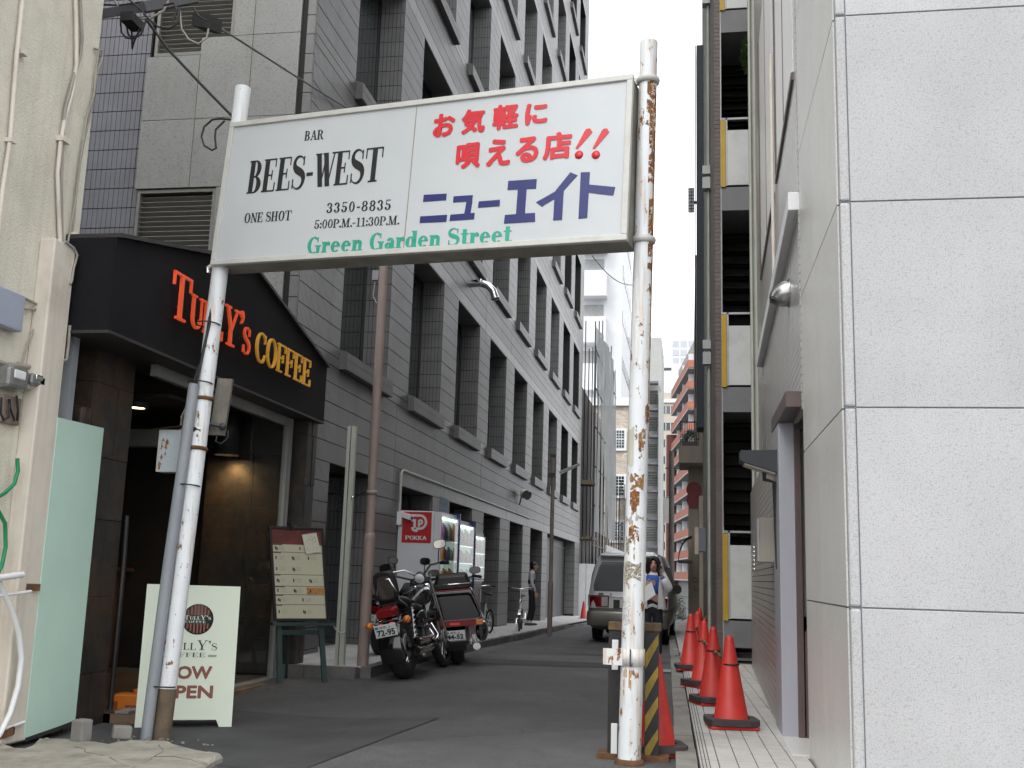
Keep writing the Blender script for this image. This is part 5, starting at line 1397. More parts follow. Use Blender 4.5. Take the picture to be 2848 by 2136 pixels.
# two slanted exclamation marks
for x0 in (1800, 1880):
    k = MB(); P = [sz(x0-30, 395), sz(x0-20, 398), sz(x0+50, 318), sz(x0+40, 300), sz(x0+22, 302), sz(x0+14, 312)]
    k.prism(P, FO, eu, ev, en, .004); o = k.build('character', m_red, GS, fix=True)
    k = MB(); c_ = sz(x0-14, 425); k.lathe([(.032, 0), (.032, .0045), (0, .0045)], FO+eu*c_[0]+ev*c_[1], en, 16); k.build('dot', m_red, o)
def strokes(m, *polys):
    k = MB()
    for i, q in enumerate(polys): k.prism([sz(*p) for p in q][::-1], FO, eu, ev, en, .004+.0003*i)
    k.build('character', m, GS, fix=True)
strokes(m_blue, [(1052, 615), (1160, 609), (1157, 640), (1048, 648)], [(1036, 717), (1162, 709), (1158, 742), (1032, 748)])
strokes(m_blue, [(1193, 622), (1284, 616), (1280, 645), (1190, 651)], [(1254, 645), (1282, 643), (1272, 705), (1243, 707)], [(1178, 709), (1292, 700), (1290, 730), (1174, 738)])
strokes(m_blue, [(1312, 646), (1412, 638), (1410, 668), (1308, 676)])
strokes(m_blue, [(1452, 549), (1586, 540), (1583, 585), (1448, 592)], [(1497, 589), (1538, 586), (1530, 706), (1488, 708)], [(1436, 710), (1578, 700), (1578, 742), (1431, 751)])
strokes(m_blue, [(1746, 508), (1779, 522), (1690, 622), (1610, 670), (1583, 650), (1672, 600)], [(1672, 606), (1714, 590), (1706, 733), (1664, 736)])
strokes(m_blue, [(1795, 508), (1838, 507), (1825, 724), (1784, 728)], [(1834, 566), (1958, 578), (1948, 618), (1830, 604)])
# right pole
TOPR = pY(1805, 118, 7.30)
def rpole(z):
    t = z/TOPR[2]; return V(-.394+t*(TOPR[0]+.394), 7.33+t*(TOPR[1]-7.33), z)
k = MB(); zs_ = [0, .5, 1, 1.5, 2, 2.5, 3, 3.5, 4, 4.5, TOPR[2]]
k.tube([rpole(z) for z in zs_], [.0765-.012*z/5 for z in zs_], 20); k.build('right_pole', m_pole, GS)
for y_ in (225, 668):
    q = pY(1806 if y_ < 400 else 1796, y_, 7.3); q = rpole(q[2]); k = MB(); k.ring(q, rpole(5)-rpole(0), .072, .016, 20, 8, sx=1.6); o = k.build('sign_clamp', m_sfr, GS)
    k = MB(); k.bar(q+V(-.05, 0, 0), q+V(-.22, .02, 0), .03, .05); k.build('clamp_arm', m_sfr, o)
zb = pY(1757, 1828, 7.3)[2]
k = MB(); k.lathe([(.078, -.055), (.084, -.055), (.084, .055), (.078, .055)], rpole(zb), (0, 0, 1), 20); k.bar(rpole(zb)+V(-.19, -.03, 0), rpole(zb)+V(-.06, -.06, 0), .012, .105); k.build('pole_band', rusty('rusty_band', (.7, .7, .68), 1.6, 2.), GS)
k = MB(); k.box(rpole(zb)[0]-.012, rpole(zb)[0]-.004, rpole(zb)[1]-.1, rpole(zb)[1]-.08, zb-.055, zb+.055); k.build('band_slot', m_dark, GS)
k = MB(); k.lathe([(.1, 0), (.095, .03), (.077, .035)], (-.394, 7.33, .0), (0, 0, 1), 18); k.build('rust_collar', m_rust, GS)
def patch(z0, z1, a0, a1, m, name='peeled_sticker', rpf=rpole, r=.0775, n=6):
    """thin torn sticker or bare patch wrapped on the pole; angle 0 faces the camera"""
    k = MB(); vs = []
    for j in range(4):
        z = z0+(z1-z0)*j/3; c = rpf(z); rr = r-.012*z/5
        for i in range(n+1):
            jit = .012*math.sin(i*5.1+j*7.7+z0*31)
            a = R(a0+(a1-a0)*i/n)-math.pi/2; vs.append(c+V(math.cos(a)*rr, math.sin(a)*rr, (jit if j in (0, 3) else 0)))
    k.add(vs, [(j*(n+1)+i, j*(n+1)+i+1, (j+1)*(n+1)+i+1, (j+1)*(n+1)+i) for j in range(3) for i in range(n)], True); return k.build(name, m, GS)
m_stk = flaked('torn_sticker', [(.03, .03, .028), (.3, .27, .2), (.55, .53, .48)], .44, 40); m_scab = flaked('rust_scab', [(.12, .06, .025), (.26, .14, .05), (.36, .22, .1)], .47); m_rst = flaked('rust_bloom', [(.07, .03, .012), (.2, .08, .025), (.36, .17, .06)], .48); m_tape = mat('old_tape', (.52, .5, .42), .5, var=.08); m_bare = mat('bare_patch', (.37, .35, .32), .7, var=.15)
def yz(y): return pY(1770, y, 7.33)[2]
patch(yz(1612), yz(1566), -60, 40, m_stk); patch(yz(1736), yz(1664), -75, -10, flaked('white_sticker', [(.04, .04, .04), (.6, .6, .58), (.66, .66, .64)], .46, 46))
patch(yz(1362), yz(1322), -35, 42, m_scab); patch(yz(1297), yz(1195), -78, -20, m_tape); patch(yz(1455), yz(1440), -70, -20, m_bare); patch(yz(1446), yz(1438), 0, 50, m_bare)
patch(yz(1412), yz(1366), -34, 18, m_rst); patch(yz(1432), yz(1396), -24, 6, m_rst); patch(yz(1508), yz(1464), -36, 22, m_rst); patch(yz(1180), yz(1130), 40, 80, m_rst); patch(yz(760), yz(560), 30, 85, m_rst); patch(yz(520), yz(330), 20, 80, m_rst); patch(yz(330), yz(240), 0, 80, m_rst); patch(yz(1540), yz(1497), -55, -30, m_stk)
m_drip = flaked('rust_drip', [(.3, .16, .06), (.42, .26, .11), (.55, .4, .22)], .46, 30, .6)
for z0_, z1_, a_, b_ in ((1930, 1858, -42, -34), (1915, 1858, -12, 2), (1890, 1858, -30, -22), (1560, 1500, -6, 2), (1475, 1425, -20, -12), (640, 480, 55, 70), (420, 300, 40, 52), (980, 760, 62, 78), (1130, 1000, 60, 74)): patch(yz(z0_), yz(z1_), a_, b_, m_drip, 'rust_run', n=3)
patch(yz(1242), yz(1200), 4, 46, m_scab); patch(yz(1258), yz(1234), 6, 36, m_rst)
# left pole with grey pipe, meter box and terminal board
TOPL = pY(676, 245, 8.05); BOTL = pz(447, 2064, -.1)
def lpole(z):
    t = (z+.1)/(TOPL[2]+.1); return BOTL+(TOPL-BOTL)*t
k = MB(); zs_ = [-.1, .8, 1.6, 2.4, 3.2, 4.0, TOPL[2]]
k.tube([lpole(z) for z in zs_], .066, 18); k.build('left_pole', m_poleL, GS)
k = MB(); k.tube([lpole(-.1), lpole(.28)], [.069, .0675], 18, cap=False); k.build('pole_foot', mat('bare_brown_steel', (.13, .095, .06), .8, var=.3, scale=9, bmp=.3), GS)
def onl(x, y, dy=0.):
    # a point near the left pole seen at a pixel, at the pole's own distance
    z = pY(x, y, 7.85)[2]; Y = lpole(z)[1]; return pY(x, y, Y+dy)
k = MB(); k.tube([onl(404, 2070, -.09), onl(470, 1560, -.09), onl(540, 1069, -.09)], .043, 16); k.build('grey_pipe', m_pipe, GS)
for x_, y_ in ((560, 905), (545, 1068), (522, 1352), (455, 1908)):
    q = lpole(onl(x_, y_)[2]); k = MB(); k.ring(q+V(-.03, -.03, 0), TOPL-BOTL, .095, .006, 18, 6); k.build('strap', m_cable, GS)
for y_ in (1110, 1248): q = lpole(onl(530, y_)[2]); k = MB(); k.ring(q, TOPL-BOTL, .07, .012, 18, 6, sx=1.4); k.build('rusty_band', m_rust, GS)
a = onl(443, 1195, .12); b = onl(508, 1312, .12)
m_scab2 = rusty('peeling_white', (.40, .45, .48), 1.0, 8.)
k = MB(); k.box(a[0], b[0]-.055, a[1], a[1]+.14, b[2], a[2]); bx_ = k.build('meter_case', m_scab2, GS)
k = MB(); k.box(b[0]-.054, b[0], a[1], a[1]+.14, b[2]-.01, a[2]+.01); k.build('case_side', mat('case_side_grey', (.36, .4, .45), .5, var=.1, dirt=.3), bx_)
k = MB(); k.add([(a[0]-.04, a[1]-.05, a[2]+.0), (b[0], a[1]-.05, a[2]+.035), (b[0], a[1]+.2, a[2]+.035), (a[0]-.04, a[1]+.2, a[2])], [(0, 1, 2, 3)]); k.build('case_lid', m_rust, bx_)
k = MB()
for d_ in (-.05, -.02, .01): k.tube([(b[0]-.04+d_, a[1]+.06, a[2]), (b[0]-.04+d_, a[1]+.06, a[2]+.12), (b[0]+.03+d_, a[1]+.0, a[2]+.2)], .008, 6)
k.tube([(b[0]-.08, a[1]+.07, b[2]), (b[0]-.09, a[1]+.07, b[2]-.5), (b[0]-.11, a[1]+.05, b[2]-.9)], .012, 6); k.build('case_wire', m_gcable, bx_)
a = onl(574, 1052, .1); b = onl(624, 1208, .1)
k = MB(); k.add([a, a+V(.145, .05, .0), b+V(.015, .05, 0), b+V(-.13, 0, .0)], [(0, 1, 2, 3)])
bo = MB(); bo.obox((a+b)/2+V(.03, .05, 0), V(.055, .02, 0), V(-.005, .025, 0), V(.018, 0, (a[2]-b[2])/2)); bo.build('terminal_board', mat('weathered_board', (.16, .145, .12), .8, var=.3, scale=8, streak=.4), GS)
k = MB()
for z_ in (.82, .2): q = b+(a-b)*z_; k = MB(); k.cyl(q+V(-.12, -.06, .0), q+V(.02, .0, -.03), .016, n=8); k.ball(q+V(.02, 0, -.03), .03); k.build('board_fitting', m_dark, GS)
k = MB(); k.tube([b+V(-.06, 0, 0), b+V(-.06, -.02, -.06), b+V(-.01, -.02, -.08), b+V(.03, 0, -.03), b+V(.03, 0, .03)], .006, 6); k.build('board_wire', m_cable, GS)
a = onl(545, 1170, -.075); k = MB(); patch(onl(548, 1192)[2], onl(552, 1150)[2], -40, 25, m_tape, 'paper_tag', lpole, .071); patch(onl(548, 1202)[2], onl(548, 1194)[2], -40, 30, m_dark, 'paper_tag', lpole, .072)
# cables along the sign's left end
k = MB(); k.tube([onl(600, 735, .0), onl(583, 900, -.07), onl(560, 1000, -.07), onl(535, 1075, -.08)], .012, 6); k.tube([onl(606, 735, .0), onl(575, 930, -.075), onl(545, 1075, -.09)], .01, 6); k.build('pole_cable', m_cable, GS)
k = MB(); k.tube([onl(642, 333), onl(615, 330), onl(590, 333), onl(568, 352), (onl(560, 380)), onl(568, 405), onl(590, 418), onl(601, 412), onl(598, 385), onl(600, 360), onl(625, 336)], .009, 6); k.build('loose_cable', m_cable, GS)
k = MB(); k.tube([onl(590, 738), onl(578, 745), onl(578, 760)], .02, 6); k.build('end_bolt', m_chrome, GS)

# ------------------------------------------------------------------ cable bracket and overhead cables, top left
CB = thing('cable_bracket', 'dark steel cable bracket with black splice boxes at the top left', 'bracket', pX(270, 40, SX))
Q = lambda x, y, Y=7.75: pY(x, y, Y)
k = MB(); k.bar(Q(262, 42, 7.5), Q(400, 20, 7.9), .05, .07); k.bar(Q(395, 22, 7.9), Q(545, -6, 8.2), .05, .09); k.build('arm', m_dark, CB)
k = MB(); a = Q(352, 50); k.box(a[0], a[0]+.11, a[1]-.1, a[1]+.1, Q(370, 72)[2], Q(370, 48)[2]); k.build('splice_box', m_cable, CB)
a, b = Q(552, 60, 8.2), Q(600, 68, 8.2); k = MB(); k.obox((a+b)/2, (b-a)/2, V(.03, .06, 0), V(0, 0, .065)); k.build('splice_box', m_cable, CB)
for i, pts in enumerate(([(335, 60), (338, 90), (350, 105), (372, 108), (392, 96), (405, 60)], [(352, 70), (356, 95), (365, 105), (380, 100), (388, 80)], [(366, 72), (368, 135), (375, 110), (400, 65)], [(318, 0), (340, 35), (380, 54), (420, 50), (455, 30), (470, 0)],
                         [(400, 40), (440, 75), (470, 80), (495, 65), (500, 20)], [(500, 30), (505, 80), (525, 110), (552, 122), (575, 105), (580, 80)], [(538, 20), (552, 45), (575, 58)], [(270, 12), (330, 15), (400, 5)], [(360, 0), (395, 30), (430, 72)], [(455, 15), (485, 8), (492, 30), (480, 60)])):
    k = MB(); k.tube([Q(x, y, 7.75+.05*(i % 4)) for x, y in pts], .0085 if i != 3 else .01, 6); k.build('cable', m_gcable if i in (3, 5) else m_cable, CB)
k = MB(); k.tube([Q(405, 52), Q(470, 140, 7.9), Q(560, 235, 8.0), onl(645, 322)], .012, 6); o = k.build('drop_cable', m_cable); tag(o, 'black cable dropping from the bracket to the sign’s left pole', 'cable')
k = MB(); k.tube([Q(600, 72, 8.2), pY(655, 105, 9), pY(780, 185, 10.5), pX(895, 258, -4.76), pX(1010, 330, -4.76), pX(1128, 420, -4.74), pX(1300, 545, -4.74)], .011, 6); o = k.build('service_cable', m_cable); tag(o, 'thin black cable running from the splice box to the tiled wall', 'cable')
# ------------------------------------------------------------------ things on the ground at the mouth of the lane
# A-board
BL = V(-4.365, 8.22, -.09); BR = BL+V(.668, .345, -.004)
AB = thing('sandwich_board', 'cream folding sandwich board reading NOW OPEN beside the left pole', 'sign board', (BL+BR)/2)
au = unit(BR-BL); back_ = V(-au[1], au[0], 0); W = np.linalg.norm(BR-BL); Hb = 1.13
av = unit(V(0, 0, 1)+back_*.12); an = unit(np.cross(au, av))
def bw(u, v, w=0.): return BL+au*u+av*v+an*w
def pr_board(poly, w0, w1, name, m, par, mirror=False):
    k = MB(); k.prism(poly, bw(0, 0, w0), au, av, an, w1-w0); return k.build(name, m, par, fix=True)
outl_ = [(0, 0), (.1, 0), (.125, .055), (W-.125, .055), (W-.1, 0), (W, 0), (W, Hb), (0, Hb)]
pr_board(outl_, -.02, 0, 'front_board', m_ivory, AB)
ev2 = unit(V(0, 0, 1)-back_*.12)
k = MB(); k.prism(outl_, BL+back_*.30, au, ev2, unit(np.cross(au, ev2)), .02); k.build('back_board', mat('board_back_brown', (.035, .02, .015), .6), AB, fix=True)
k = MB(); k.cyl(bw(.05, Hb-.01, -.03), bw(W-.05, Hb-.01, -.03), .012, n=8); k.build('hinge', m_steel, AB)
k = MB(); k.tube([bw(.02, .28, -.03), bw(.02, .26, -.1), bw(.02, .3, -.2)], .005, 5); k.build('chain', m_steel, AB)
m_bb = mat('print_brown', (.2, .055, .03), .5, var=.05); m_bd = mat('print_dark', (.02, .03, .03), .5, var=.05); m_lb = mat('print_black_round', (.028, .03, .03), .5)
cx_, cy_ = W*.565, Hb*.755; rr = .125
k = MB(); k.lathe([(rr, 0), (rr, .002), (0, .002)], bw(cx_, cy_, .0005), an, 32); emb = k.build('round_logo', m_lb, AB)
k = MB()
for i in range(-4, 5):
    x = i*.027
    for s_ in (1, -1):
        y0 = .035; y1 = math.sqrt(max(0, (rr*.93)**2-(abs(x)+.006)**2))
        if y1 > y0: k.prism([(cx_+x-.007, cy_+s_*y0), (cx_+x+.007, cy_+s_*y0), (cx_+x+.007, cy_+s_*y1), (cx_+x-.007, cy_+s_*y1)][::s_], bw(0, 0, .0026), au, av, an, .001)
o = k.build('stripe', m_bb, emb); o['kind'] = 'stuff'
def board_serif(s, u0, u1, v0, h, m, caps=None, S=.16, name='lettering', par=AB, w=.0005, t=.0015):
    L, ww = letters2d(s, 1., 1., caps, S, .055, .04); sx = (u1-u0)/ww; k = MB()
    for c, quads in L: emboss(k, [[(p[0]*sx+u0, p[1]*h+v0) for p in q] for q in quads], bw(0, 0, w), au, av, an, t)
    o = k.build(name, m, par); o['kind'] = 'stuff'; return o
CAPS = [1, .75, .75, .75, 1.05, 1., .75]
board_serif("TULLY'S", cx_-rr*.86, cx_+rr*.86, cy_-.004, .034, m_ivory, CAPS, w=.003, par=emb); board_serif('COFFEE', cx_-rr*.8, cx_+rr*.55, cy_-.03, .017, m_ivory, w=.003, par=emb)
board_serif("TULLY'S", W*.24, W*.80, Hb*.535, .075, m_bd, CAPS); board_serif('COFFEE', W*.24, W*.68, Hb*.485, .035, m_bd)
k = MB(); k.prism([(W*.70, Hb*.497), (W*.79, Hb*.497), (W*.79, Hb*.501), (W*.70, Hb*.501)], bw(0, 0, .0005), au, av, an, .0015); k.prism([(W*.70, Hb*.488), (W*.79, Hb*.488), (W*.79, Hb*.492), (W*.70, Hb*.492)], bw(0, 0, .0005), au, av, an, .0015); o = k.build('underline', m_bd, AB); o['kind'] = 'stuff'
for s_, v0 in (('NOW', .33), ('OPEN', .195)):
    k = MB(); bold_text(k, s_, bw(0, 0, 0), au, av, an, W*(.19 if s_ == 'OPEN' else .24), Hb*v0, W*.78 if s_ == 'OPEN' else W*.755, Hb*v0+.105, .0012, .006); o = k.build('bold_lettering', m_bb, AB); o['kind'] = 'stuff'
# menu easel
fL, fR = pz(778, 1900, 0), pz(903, 1897, 0)
ME = thing('menu_easel', 'dark green easel holding a framed cafe menu board at the shop corner', 'easel', (fL+fR)/2)
mu = unit((fR-fL)*V(1, 1, 0)); mbk = V(-mu[1], mu[0], 0); mc = (fL+fR)/2
tl, tr, br, bl = (pP(x, y, mc+mbk*.06, V(mu[1], -mu[0], 0)+V(0, 0, .0)) for x, y in ((748, 1462), (900, 1478), (916, 1728), (763, 1728)))
ux = unit(br-bl); vy = unit((tl-bl)+(tr-br)); nn = unit(np.cross(ux, vy)); Wm = np.linalg.norm(br-bl); Hm = np.linalg.norm(tl-bl)
def mw_(u, v, w=0.): return bl+ux*u+vy*v+nn*w
def mbox(mb, u0, u1, v0, v1, w0, w1): mb.obox(mw_((u0+u1)/2, (v0+v1)/2, (w0+w1)/2), ux*(u1-u0)/2, vy*(v1-v0)/2, nn*(w1-w0)/2); return mb
m_gr = mat('easel_green', (.012, .04, .036), .5, var=.2); m_men = mat('menu_cream', (.50, .49, .36), .5, var=.04); m_bk = mat('menu_frame', (.016, .012, .014), .35, var=.1)
k = MB(); mbox(k, 0, Wm, 0, Hm, -.03, -.012); k.build('board', mat('menu_brown', (.12, .025, .022), .4, var=.4, scale=8), ME)
for q in ((0, Wm, 0, .028), (0, Wm, Hm-.028, Hm), (0, .03, .028, Hm-.028), (Wm-.03, Wm, .028, Hm-.028)):
    k = MB(); mbox(k, *q, -.03, .004); k.build('frame', m_bk, ME, bevel=.004)
m_txt = mat('menu_text', (.30, .29, .23), .6); m_cup = mat('menu_cup', (.07, .03, .022), .5); m_cuptop = mat('menu_cup_white', (.4, .2, .16), .5)
rowsy = [(.0, .155, 2), (.155, .265, 2), (.265, .36, 3), (.36, .49, 3), (.49, .74, 3), (.74, .83, 2)]
iw = Wm-.06; ih = Hm-.056
for i, (a, b, n_) in enumerate(rowsy):
    k = MB(); mbox(k, .032, Wm-.032, .028+ih*a+.003, .028+ih*b-.003, -.012, -.009); r_ = k.build('menu_row', m_men, ME)
    t_ = MB(); cps = MB()
    lines = 2 if i == 4 else 1
    for ln in range(lines):
        for j in range(n_ if not (i == 4 and ln == 0) else 2):
            u = .05+iw*j/n_*.98; vm = .028+ih*(a+(b-a)*(ln+.5)/lines)
            for c_ in range(1+(i+j) % 2): 
                cps.obox(mw_(u+.012+.016*c_, vm-.008*c_, -.0078), ux*.007, vy*.017, nn*.0006)
            for q in range(4): t_.obox(mw_(u+.075, vm+.018-.012*q, -.0082), ux*(.022+.008*((q+i+j) % 3)), vy*.0017, nn*.0004)
    o = t_.build('menu_text', m_txt, r_); o['kind'] = 'stuff'
    o = cps.build('menu_cups', m_cup, r_); o['kind'] = 'stuff'
    k = MB(); mbox(k, .034, .1+.02*(i % 3), .028+ih*b-.012, .028+ih*b-.004, -.0088, -.0082); k.build('heading', m_bk, r_)
k = MB(); mbox(k, Wm*.62, Wm-.04, .028+ih*.272, .028+ih*.35, -.0086, -.0078); k.build('photo_patch', mat('patch_orange', (.42, .2, .05), .5, var=.4, scale=30), ME)
# loose sheet pinned over the corner
cs = mw_(Wm*.75, Hm*.83, .007); ca, sa = math.cos(R(-10)), math.sin(R(-10)); pu = ux*ca-vy*sa; pv = ux*sa+vy*ca
k = MB(); k.obox(cs, pu*.085, pv*.105, nn*.002); sh = k.build('pinned_sheet', mat('sheet_cream', (.56, .56, .45), .6, var=.03), ME)
k = MB(); rnd = random.Random(4)
for i in range(26): k.obox(cs+pu*rnd.uniform(-.06, .06)+pv*rnd.uniform(-.09, .09)+nn*.0028, pu*rnd.uniform(.004, .012), pv*.002, nn*.0004)
for i in range(5): k.obox(cs+pu*rnd.uniform(-.06, .06)+pv*rnd.uniform(-.09, .05)+nn*.0031, pu*.005, pv*.008, nn*.0004)
o = k.build('sheet_text', m_txt, sh); o['kind'] = 'stuff'
k = MB(); mbox(k, -.03, Wm+.06, -.045, -.012, -.06, .04); k.build('shelf', m_gr, ME)
for s_, f in ((0, fL), (1, fR)):
    k = MB(); top_ = mw_(.06 if s_ == 0 else Wm-.09, -.02, -.03); k.bar(f+V(0, 0, .0), top_, .055, .03, up=-nn); k.build('leg', m_gr, ME)
    k = MB(); k.bar(top_, mw_(Wm*.4 if s_ == 0 else Wm*.5, Hm+.02, -.05), .04, .02, up=-nn); k.build('mast', m_gr, ME)
k = MB(); k.bar(mw_(.05, -.12, -.04), mw_(Wm-.1, -.12, -.04), .05, .02, up=-nn); k.build('cross_rail', m_gr, ME)
k = MB(); k.bar((mw_(Wm*.45, Hm*.9, -.05)), mc+mbk*.55, .03, .03); k.build('rear_leg', m_gr, ME)
k = MB(); k.box(*sorted((mw_(Wm*.36, Hm)[0]-.02, mw_(Wm*.36, Hm)[0]+.03)), mw_(Wm*.4, Hm)[1]-.02, mw_(Wm*.4, Hm)[1]+.02, mw_(0, Hm)[2]-.03, mw_(0, Hm)[2]+.05); k.build('clip', m_bk, ME)
# green channel post and chain
GP = thing('channel_post', 'pale green steel channel post next to the menu easel', 'post', (-3.95, 12.03, 0))
zt = pY(945, 1185, 12.03)[2]
k = MB(); k.box(-.05, -.012, -.03, .03, 0, zt); k.build('flange', m_greenpost, GP, world=False)
k = MB(); k.box(.0, .055, -.03, .03, 0, zt); k.build('flange', m_greenpost, GP, world=False)
k = MB(); k.box(-.05, .055, .031, .04, 0, zt); k.build('web', m_dark, GP, world=False)
k = MB(); k.ball((.06, -.04, pY(945, 1383, 12)[2]), .018); k.build('bolt', m_chrome, GP, world=False)
a, b = mw_(Wm+.03, -.03, .02), pY(960, 1757, 11.95); k = MB()
for i, p in enumerate(catenary(a, b, .05, 12)): k.ring(p, (1, .3, 1) if i % 2 else (1, 0, -1), .012, .004, 8, 5)
o = k.build('chain', m_chrome); tag(o, 'short steel chain between the menu easel and the green post', 'chain')
# brown lamp pole
bp = pz(1007, 1882, 0); zt = pY(1068, 640, bp[1])[2]; zj = pY(1020, 1497, bp[1])[2]
BP = thing('brown_pole', 'plain brown steel pole on the left kerb in front of the tiled wall', 'pole', bp)
k = MB(); k.cyl((0, 0, 0), (0, 0, zj), .067, n=18); k.build('lower_shaft', m_brownpole, BP, world=False)
k = MB(); k.cyl((0, 0, zj), (0, 0, zt), .053, n=18); k.build('upper_shaft', m_brownpole, BP, world=False)
k = MB(); k.lathe([(.067, -.03), (.072, 0), (.06, .05), (.053, .06)], (0, 0, zj), n=18); k.ring((0, 0, .55), (0, 0, 1), .068, .006, 18, 5); k.ring((0, 0, pY(1020, 1370, bp[1])[2]), (0, 0, 1), .055, .014, 18, 6, sx=2); k.build('joint_ring', m_brownpole, BP, world=False)
k = MB(); z_ = pY(1058, 780, bp[1])[2]; k.box(-.13, -.05, -.03, .03, z_, z_+.12); k.tube([(-.1, 0, z_), (-.11, 0, z_-.2), (-.05, -.04, z_-.3)], .008, 5); k.build('small_fitting', m_pipe, BP, world=False)
k = MB(); k.tube([(-.05, 0, pY(1020, 1365, bp[1])[2]), V(-.75, .6, pY(965, 1425, 12.7)[2])], .006, 5); k.build('stay_wire', m_cable, BP, world=False)
# pale footing chips round the post
# street lamp on the left kerb
lp_ = pz(1528, 1765, -.17); zt = pY(1550, 1272, lp_[1])[2]
SL = thing('street_lamp', 'brown street lamp post with a slanted tube light arm along the left kerb', 'lamp', (lp_[0], lp_[1], gz(-2, lp_[1])))
z0 = -gz(-2, lp_[1])
k = MB(); k.cyl((0, 0, 0), (0, 0, 1.25), .062, n=12); k.cyl((0, 0, 1.25), (0, 0, zt+z0), .046, n=12); k.build('post', m_brownpole, SL, world=False)
k = MB(); a_ = pY(1556, 1314, lp_[1])-lp_+V(0, 0, z0-.17); b_ = pY(1612, 1291, lp_[1])-lp_+V(0, 0, z0-.17); k.bar(a_, b_, .1, .06); k.build('lamp_head', m_alu, SL, world=False, bevel=.01)
k = MB(); k.bar(a_+V(.03, -.0, -.035), b_+V(-.03, 0, -.035), .07, .02); k.build('tube', m_white, SL, world=False)
k = MB(); k.box(-.12, .06, -.06, .06, a_[2]-.12, a_[2]-.02); k.build('bracket', m_stairdk, SL, world=False); k = MB(); k.lathe([(.065, 0), (.055, .06)], (0, 0, zt+z0), n=12, cap=True); k.build('post_cap', m_stairdk, SL, world=False)
# guard frame behind the right pole
GD = thing('guard_frame', 'rusty black and yellow steel guard frame behind the right sign pole', 'guard', (-.38, 7.52, 0))
zt = .90
k = MB(); k.box(-.172, -.07, -.02, .06, 0, zt-.06); k.build('left_post', m_yblack, GD, world=False)
k = MB(); k.box(.075, .17, -.02, .06, 0, zt-.06); rpst = k.build('right_post', m_yblack, GD, world=False)
k = MB(); k.box(-.175, .185, -.03, .07, zt-.058, zt); k.build('top_bar', mat('rusty_bar', (.1, .065, .035), .8, var=.4, scale=9, dirt=.6, dirtcol=(.32, .24, .05)), GD, world=False, bevel=.008)
for zc in (.08, .29, .49, .70):
    k = MB(); k.add([(.079, -.0215, zc-.11), (.166, -.0215, zc+.06), (.166, -.0215, zc+.13), (.079, -.0215, zc-.0)], [(0, 1, 2, 3)]); k.build('yellow_stripe', m_yellow, rpst, world=False)
for z_ in (.58, .03):
    k = MB(); k.box(-.148, -.105, -.028, -.021, z_, z_+.2); k.build('reflector', m_white, GD, world=False, bevel=.01)
k = MB(); k.box(-.24, .24, -.06, .14, 0, .035); k.build('foot_plate', m_rust, GD, world=False)

# ------------------------------------------------------------------ traffic cones
def make_cone():
    t = thing('traffic_cone', '', 'cone', (0, 0, 0))
    k = MB(); k.lathe([(.155, .035), (.158, .05), (.135, .062), (.034, .66), (.028, .685), (.015, .697), (0, .7)], n=24); k.build('cone_body', m_cone, t, world=False)
    k = MB(); k.box(-.185, .185, -.185, .185, .0, .03); k.build('base', m_cone, t, world=False, bevel=.02)
    k = MB(); n_ = 24; sq = []; ci = []
    for i in range(n_):
        a = 2*math.pi*i/n_; c_, s_ = math.cos(a), math.sin(a); r_ = .2/max(abs(c_), abs(s_)); r_ = min(r_, .25); sq.append((r_*c_, r_*s_)); ci.append((.145*c_, .145*s_))
    vs = [(x, y, .032) for x, y in sq]+[(x, y, .075) for x, y in sq]+[(x, y, .078) for x, y in ci]
    k.add(vs, [(i, (i+1) % n_, n_+(i+1) % n_, n_+i) for i in range(n_)]+[(n_+i, n_+(i+1) % n_, 2*n_+(i+1) % n_, 2*n_+i) for i in range(n_)]); k.build('rubber_weight', m_rubmat, t, world=False)
    return t
CONES = [((.315, 8.80), PZ, 8, 'red traffic cone nearest the granite wall, largest on the pale tiled pavement'), ((.212, 10.35), PZ, 20, 'second red traffic cone in the row along the tiled pavement'), ((.14, 11.95), PZ, 35, 'third red traffic cone in the row, between two others on the tiled pavement'),
         ((.005, 14.05), PZ, 5, 'fourth red traffic cone, standing leftmost in the pavement row by the kerb'), ((.095, 15.3), PZ-.005, 15, 'fifth red cone half hidden behind the leftmost of the pavement row'), ((.16, 19.6), PZ-.05, 10, 'smallest red cone at the far end of the pavement row'),
         ((-.235, 7.80), 0., 12, 'red traffic cone right behind the black and yellow guard frame'), ((-3.98, 41.0), gz(-2, 41)+.06, 0, 'small red cone by the white hoarding left of the van')]
proto = make_cone()
for i, ((x, y), z, rot, lab) in enumerate(CONES):
    o = proto if i == 0 else copy_tree(proto)
    o.location = (x, y, z); o.rotation_euler = (0, 0, R(rot)); o['label'] = lab
    for ch in o.children:
        if ch.name.startswith('cone_body'): ch.rotation_euler = (R(((i*37) % 7-3)*.35), R(((i*53) % 5-2)*.4), R(i*47)); o['group'] = 'red traffic cones'
# striped bars hooked between cones
def cone_bar(a, b, lab):
    a, b = V(*a), V(*b); t = thing('cone_bar', lab, 'bar', a, group='striped bars between the cones'); n_ = 8
    for i in range(n_):
        k = MB(); k.cyl((b-a)*i/n_, (b-a)*(i+1)/n_, .017, n=10); k.build('stripe_band', m_yellow if i % 2 == 0 else m_cable, t, world=False)
    for p in (V(0, 0, 0), b-a): k = MB(); k.ring(p, (0, 0, 1), .062, .007, 18, 6); k.build('hook_ring', m_cable, t, world=False)
c = [V(x, y, z+.48) for ((x, y), z, r_, l_) in CONES]
cone_bar(c[0], c[1], 'yellow and black bar hooked between the two nearest pavement cones'); cone_bar(c[1], c[2], 'yellow and black bar between the second and third pavement cones'); cone_bar(c[3], c[4], 'worn orange bar between the fourth and fifth pavement cones')

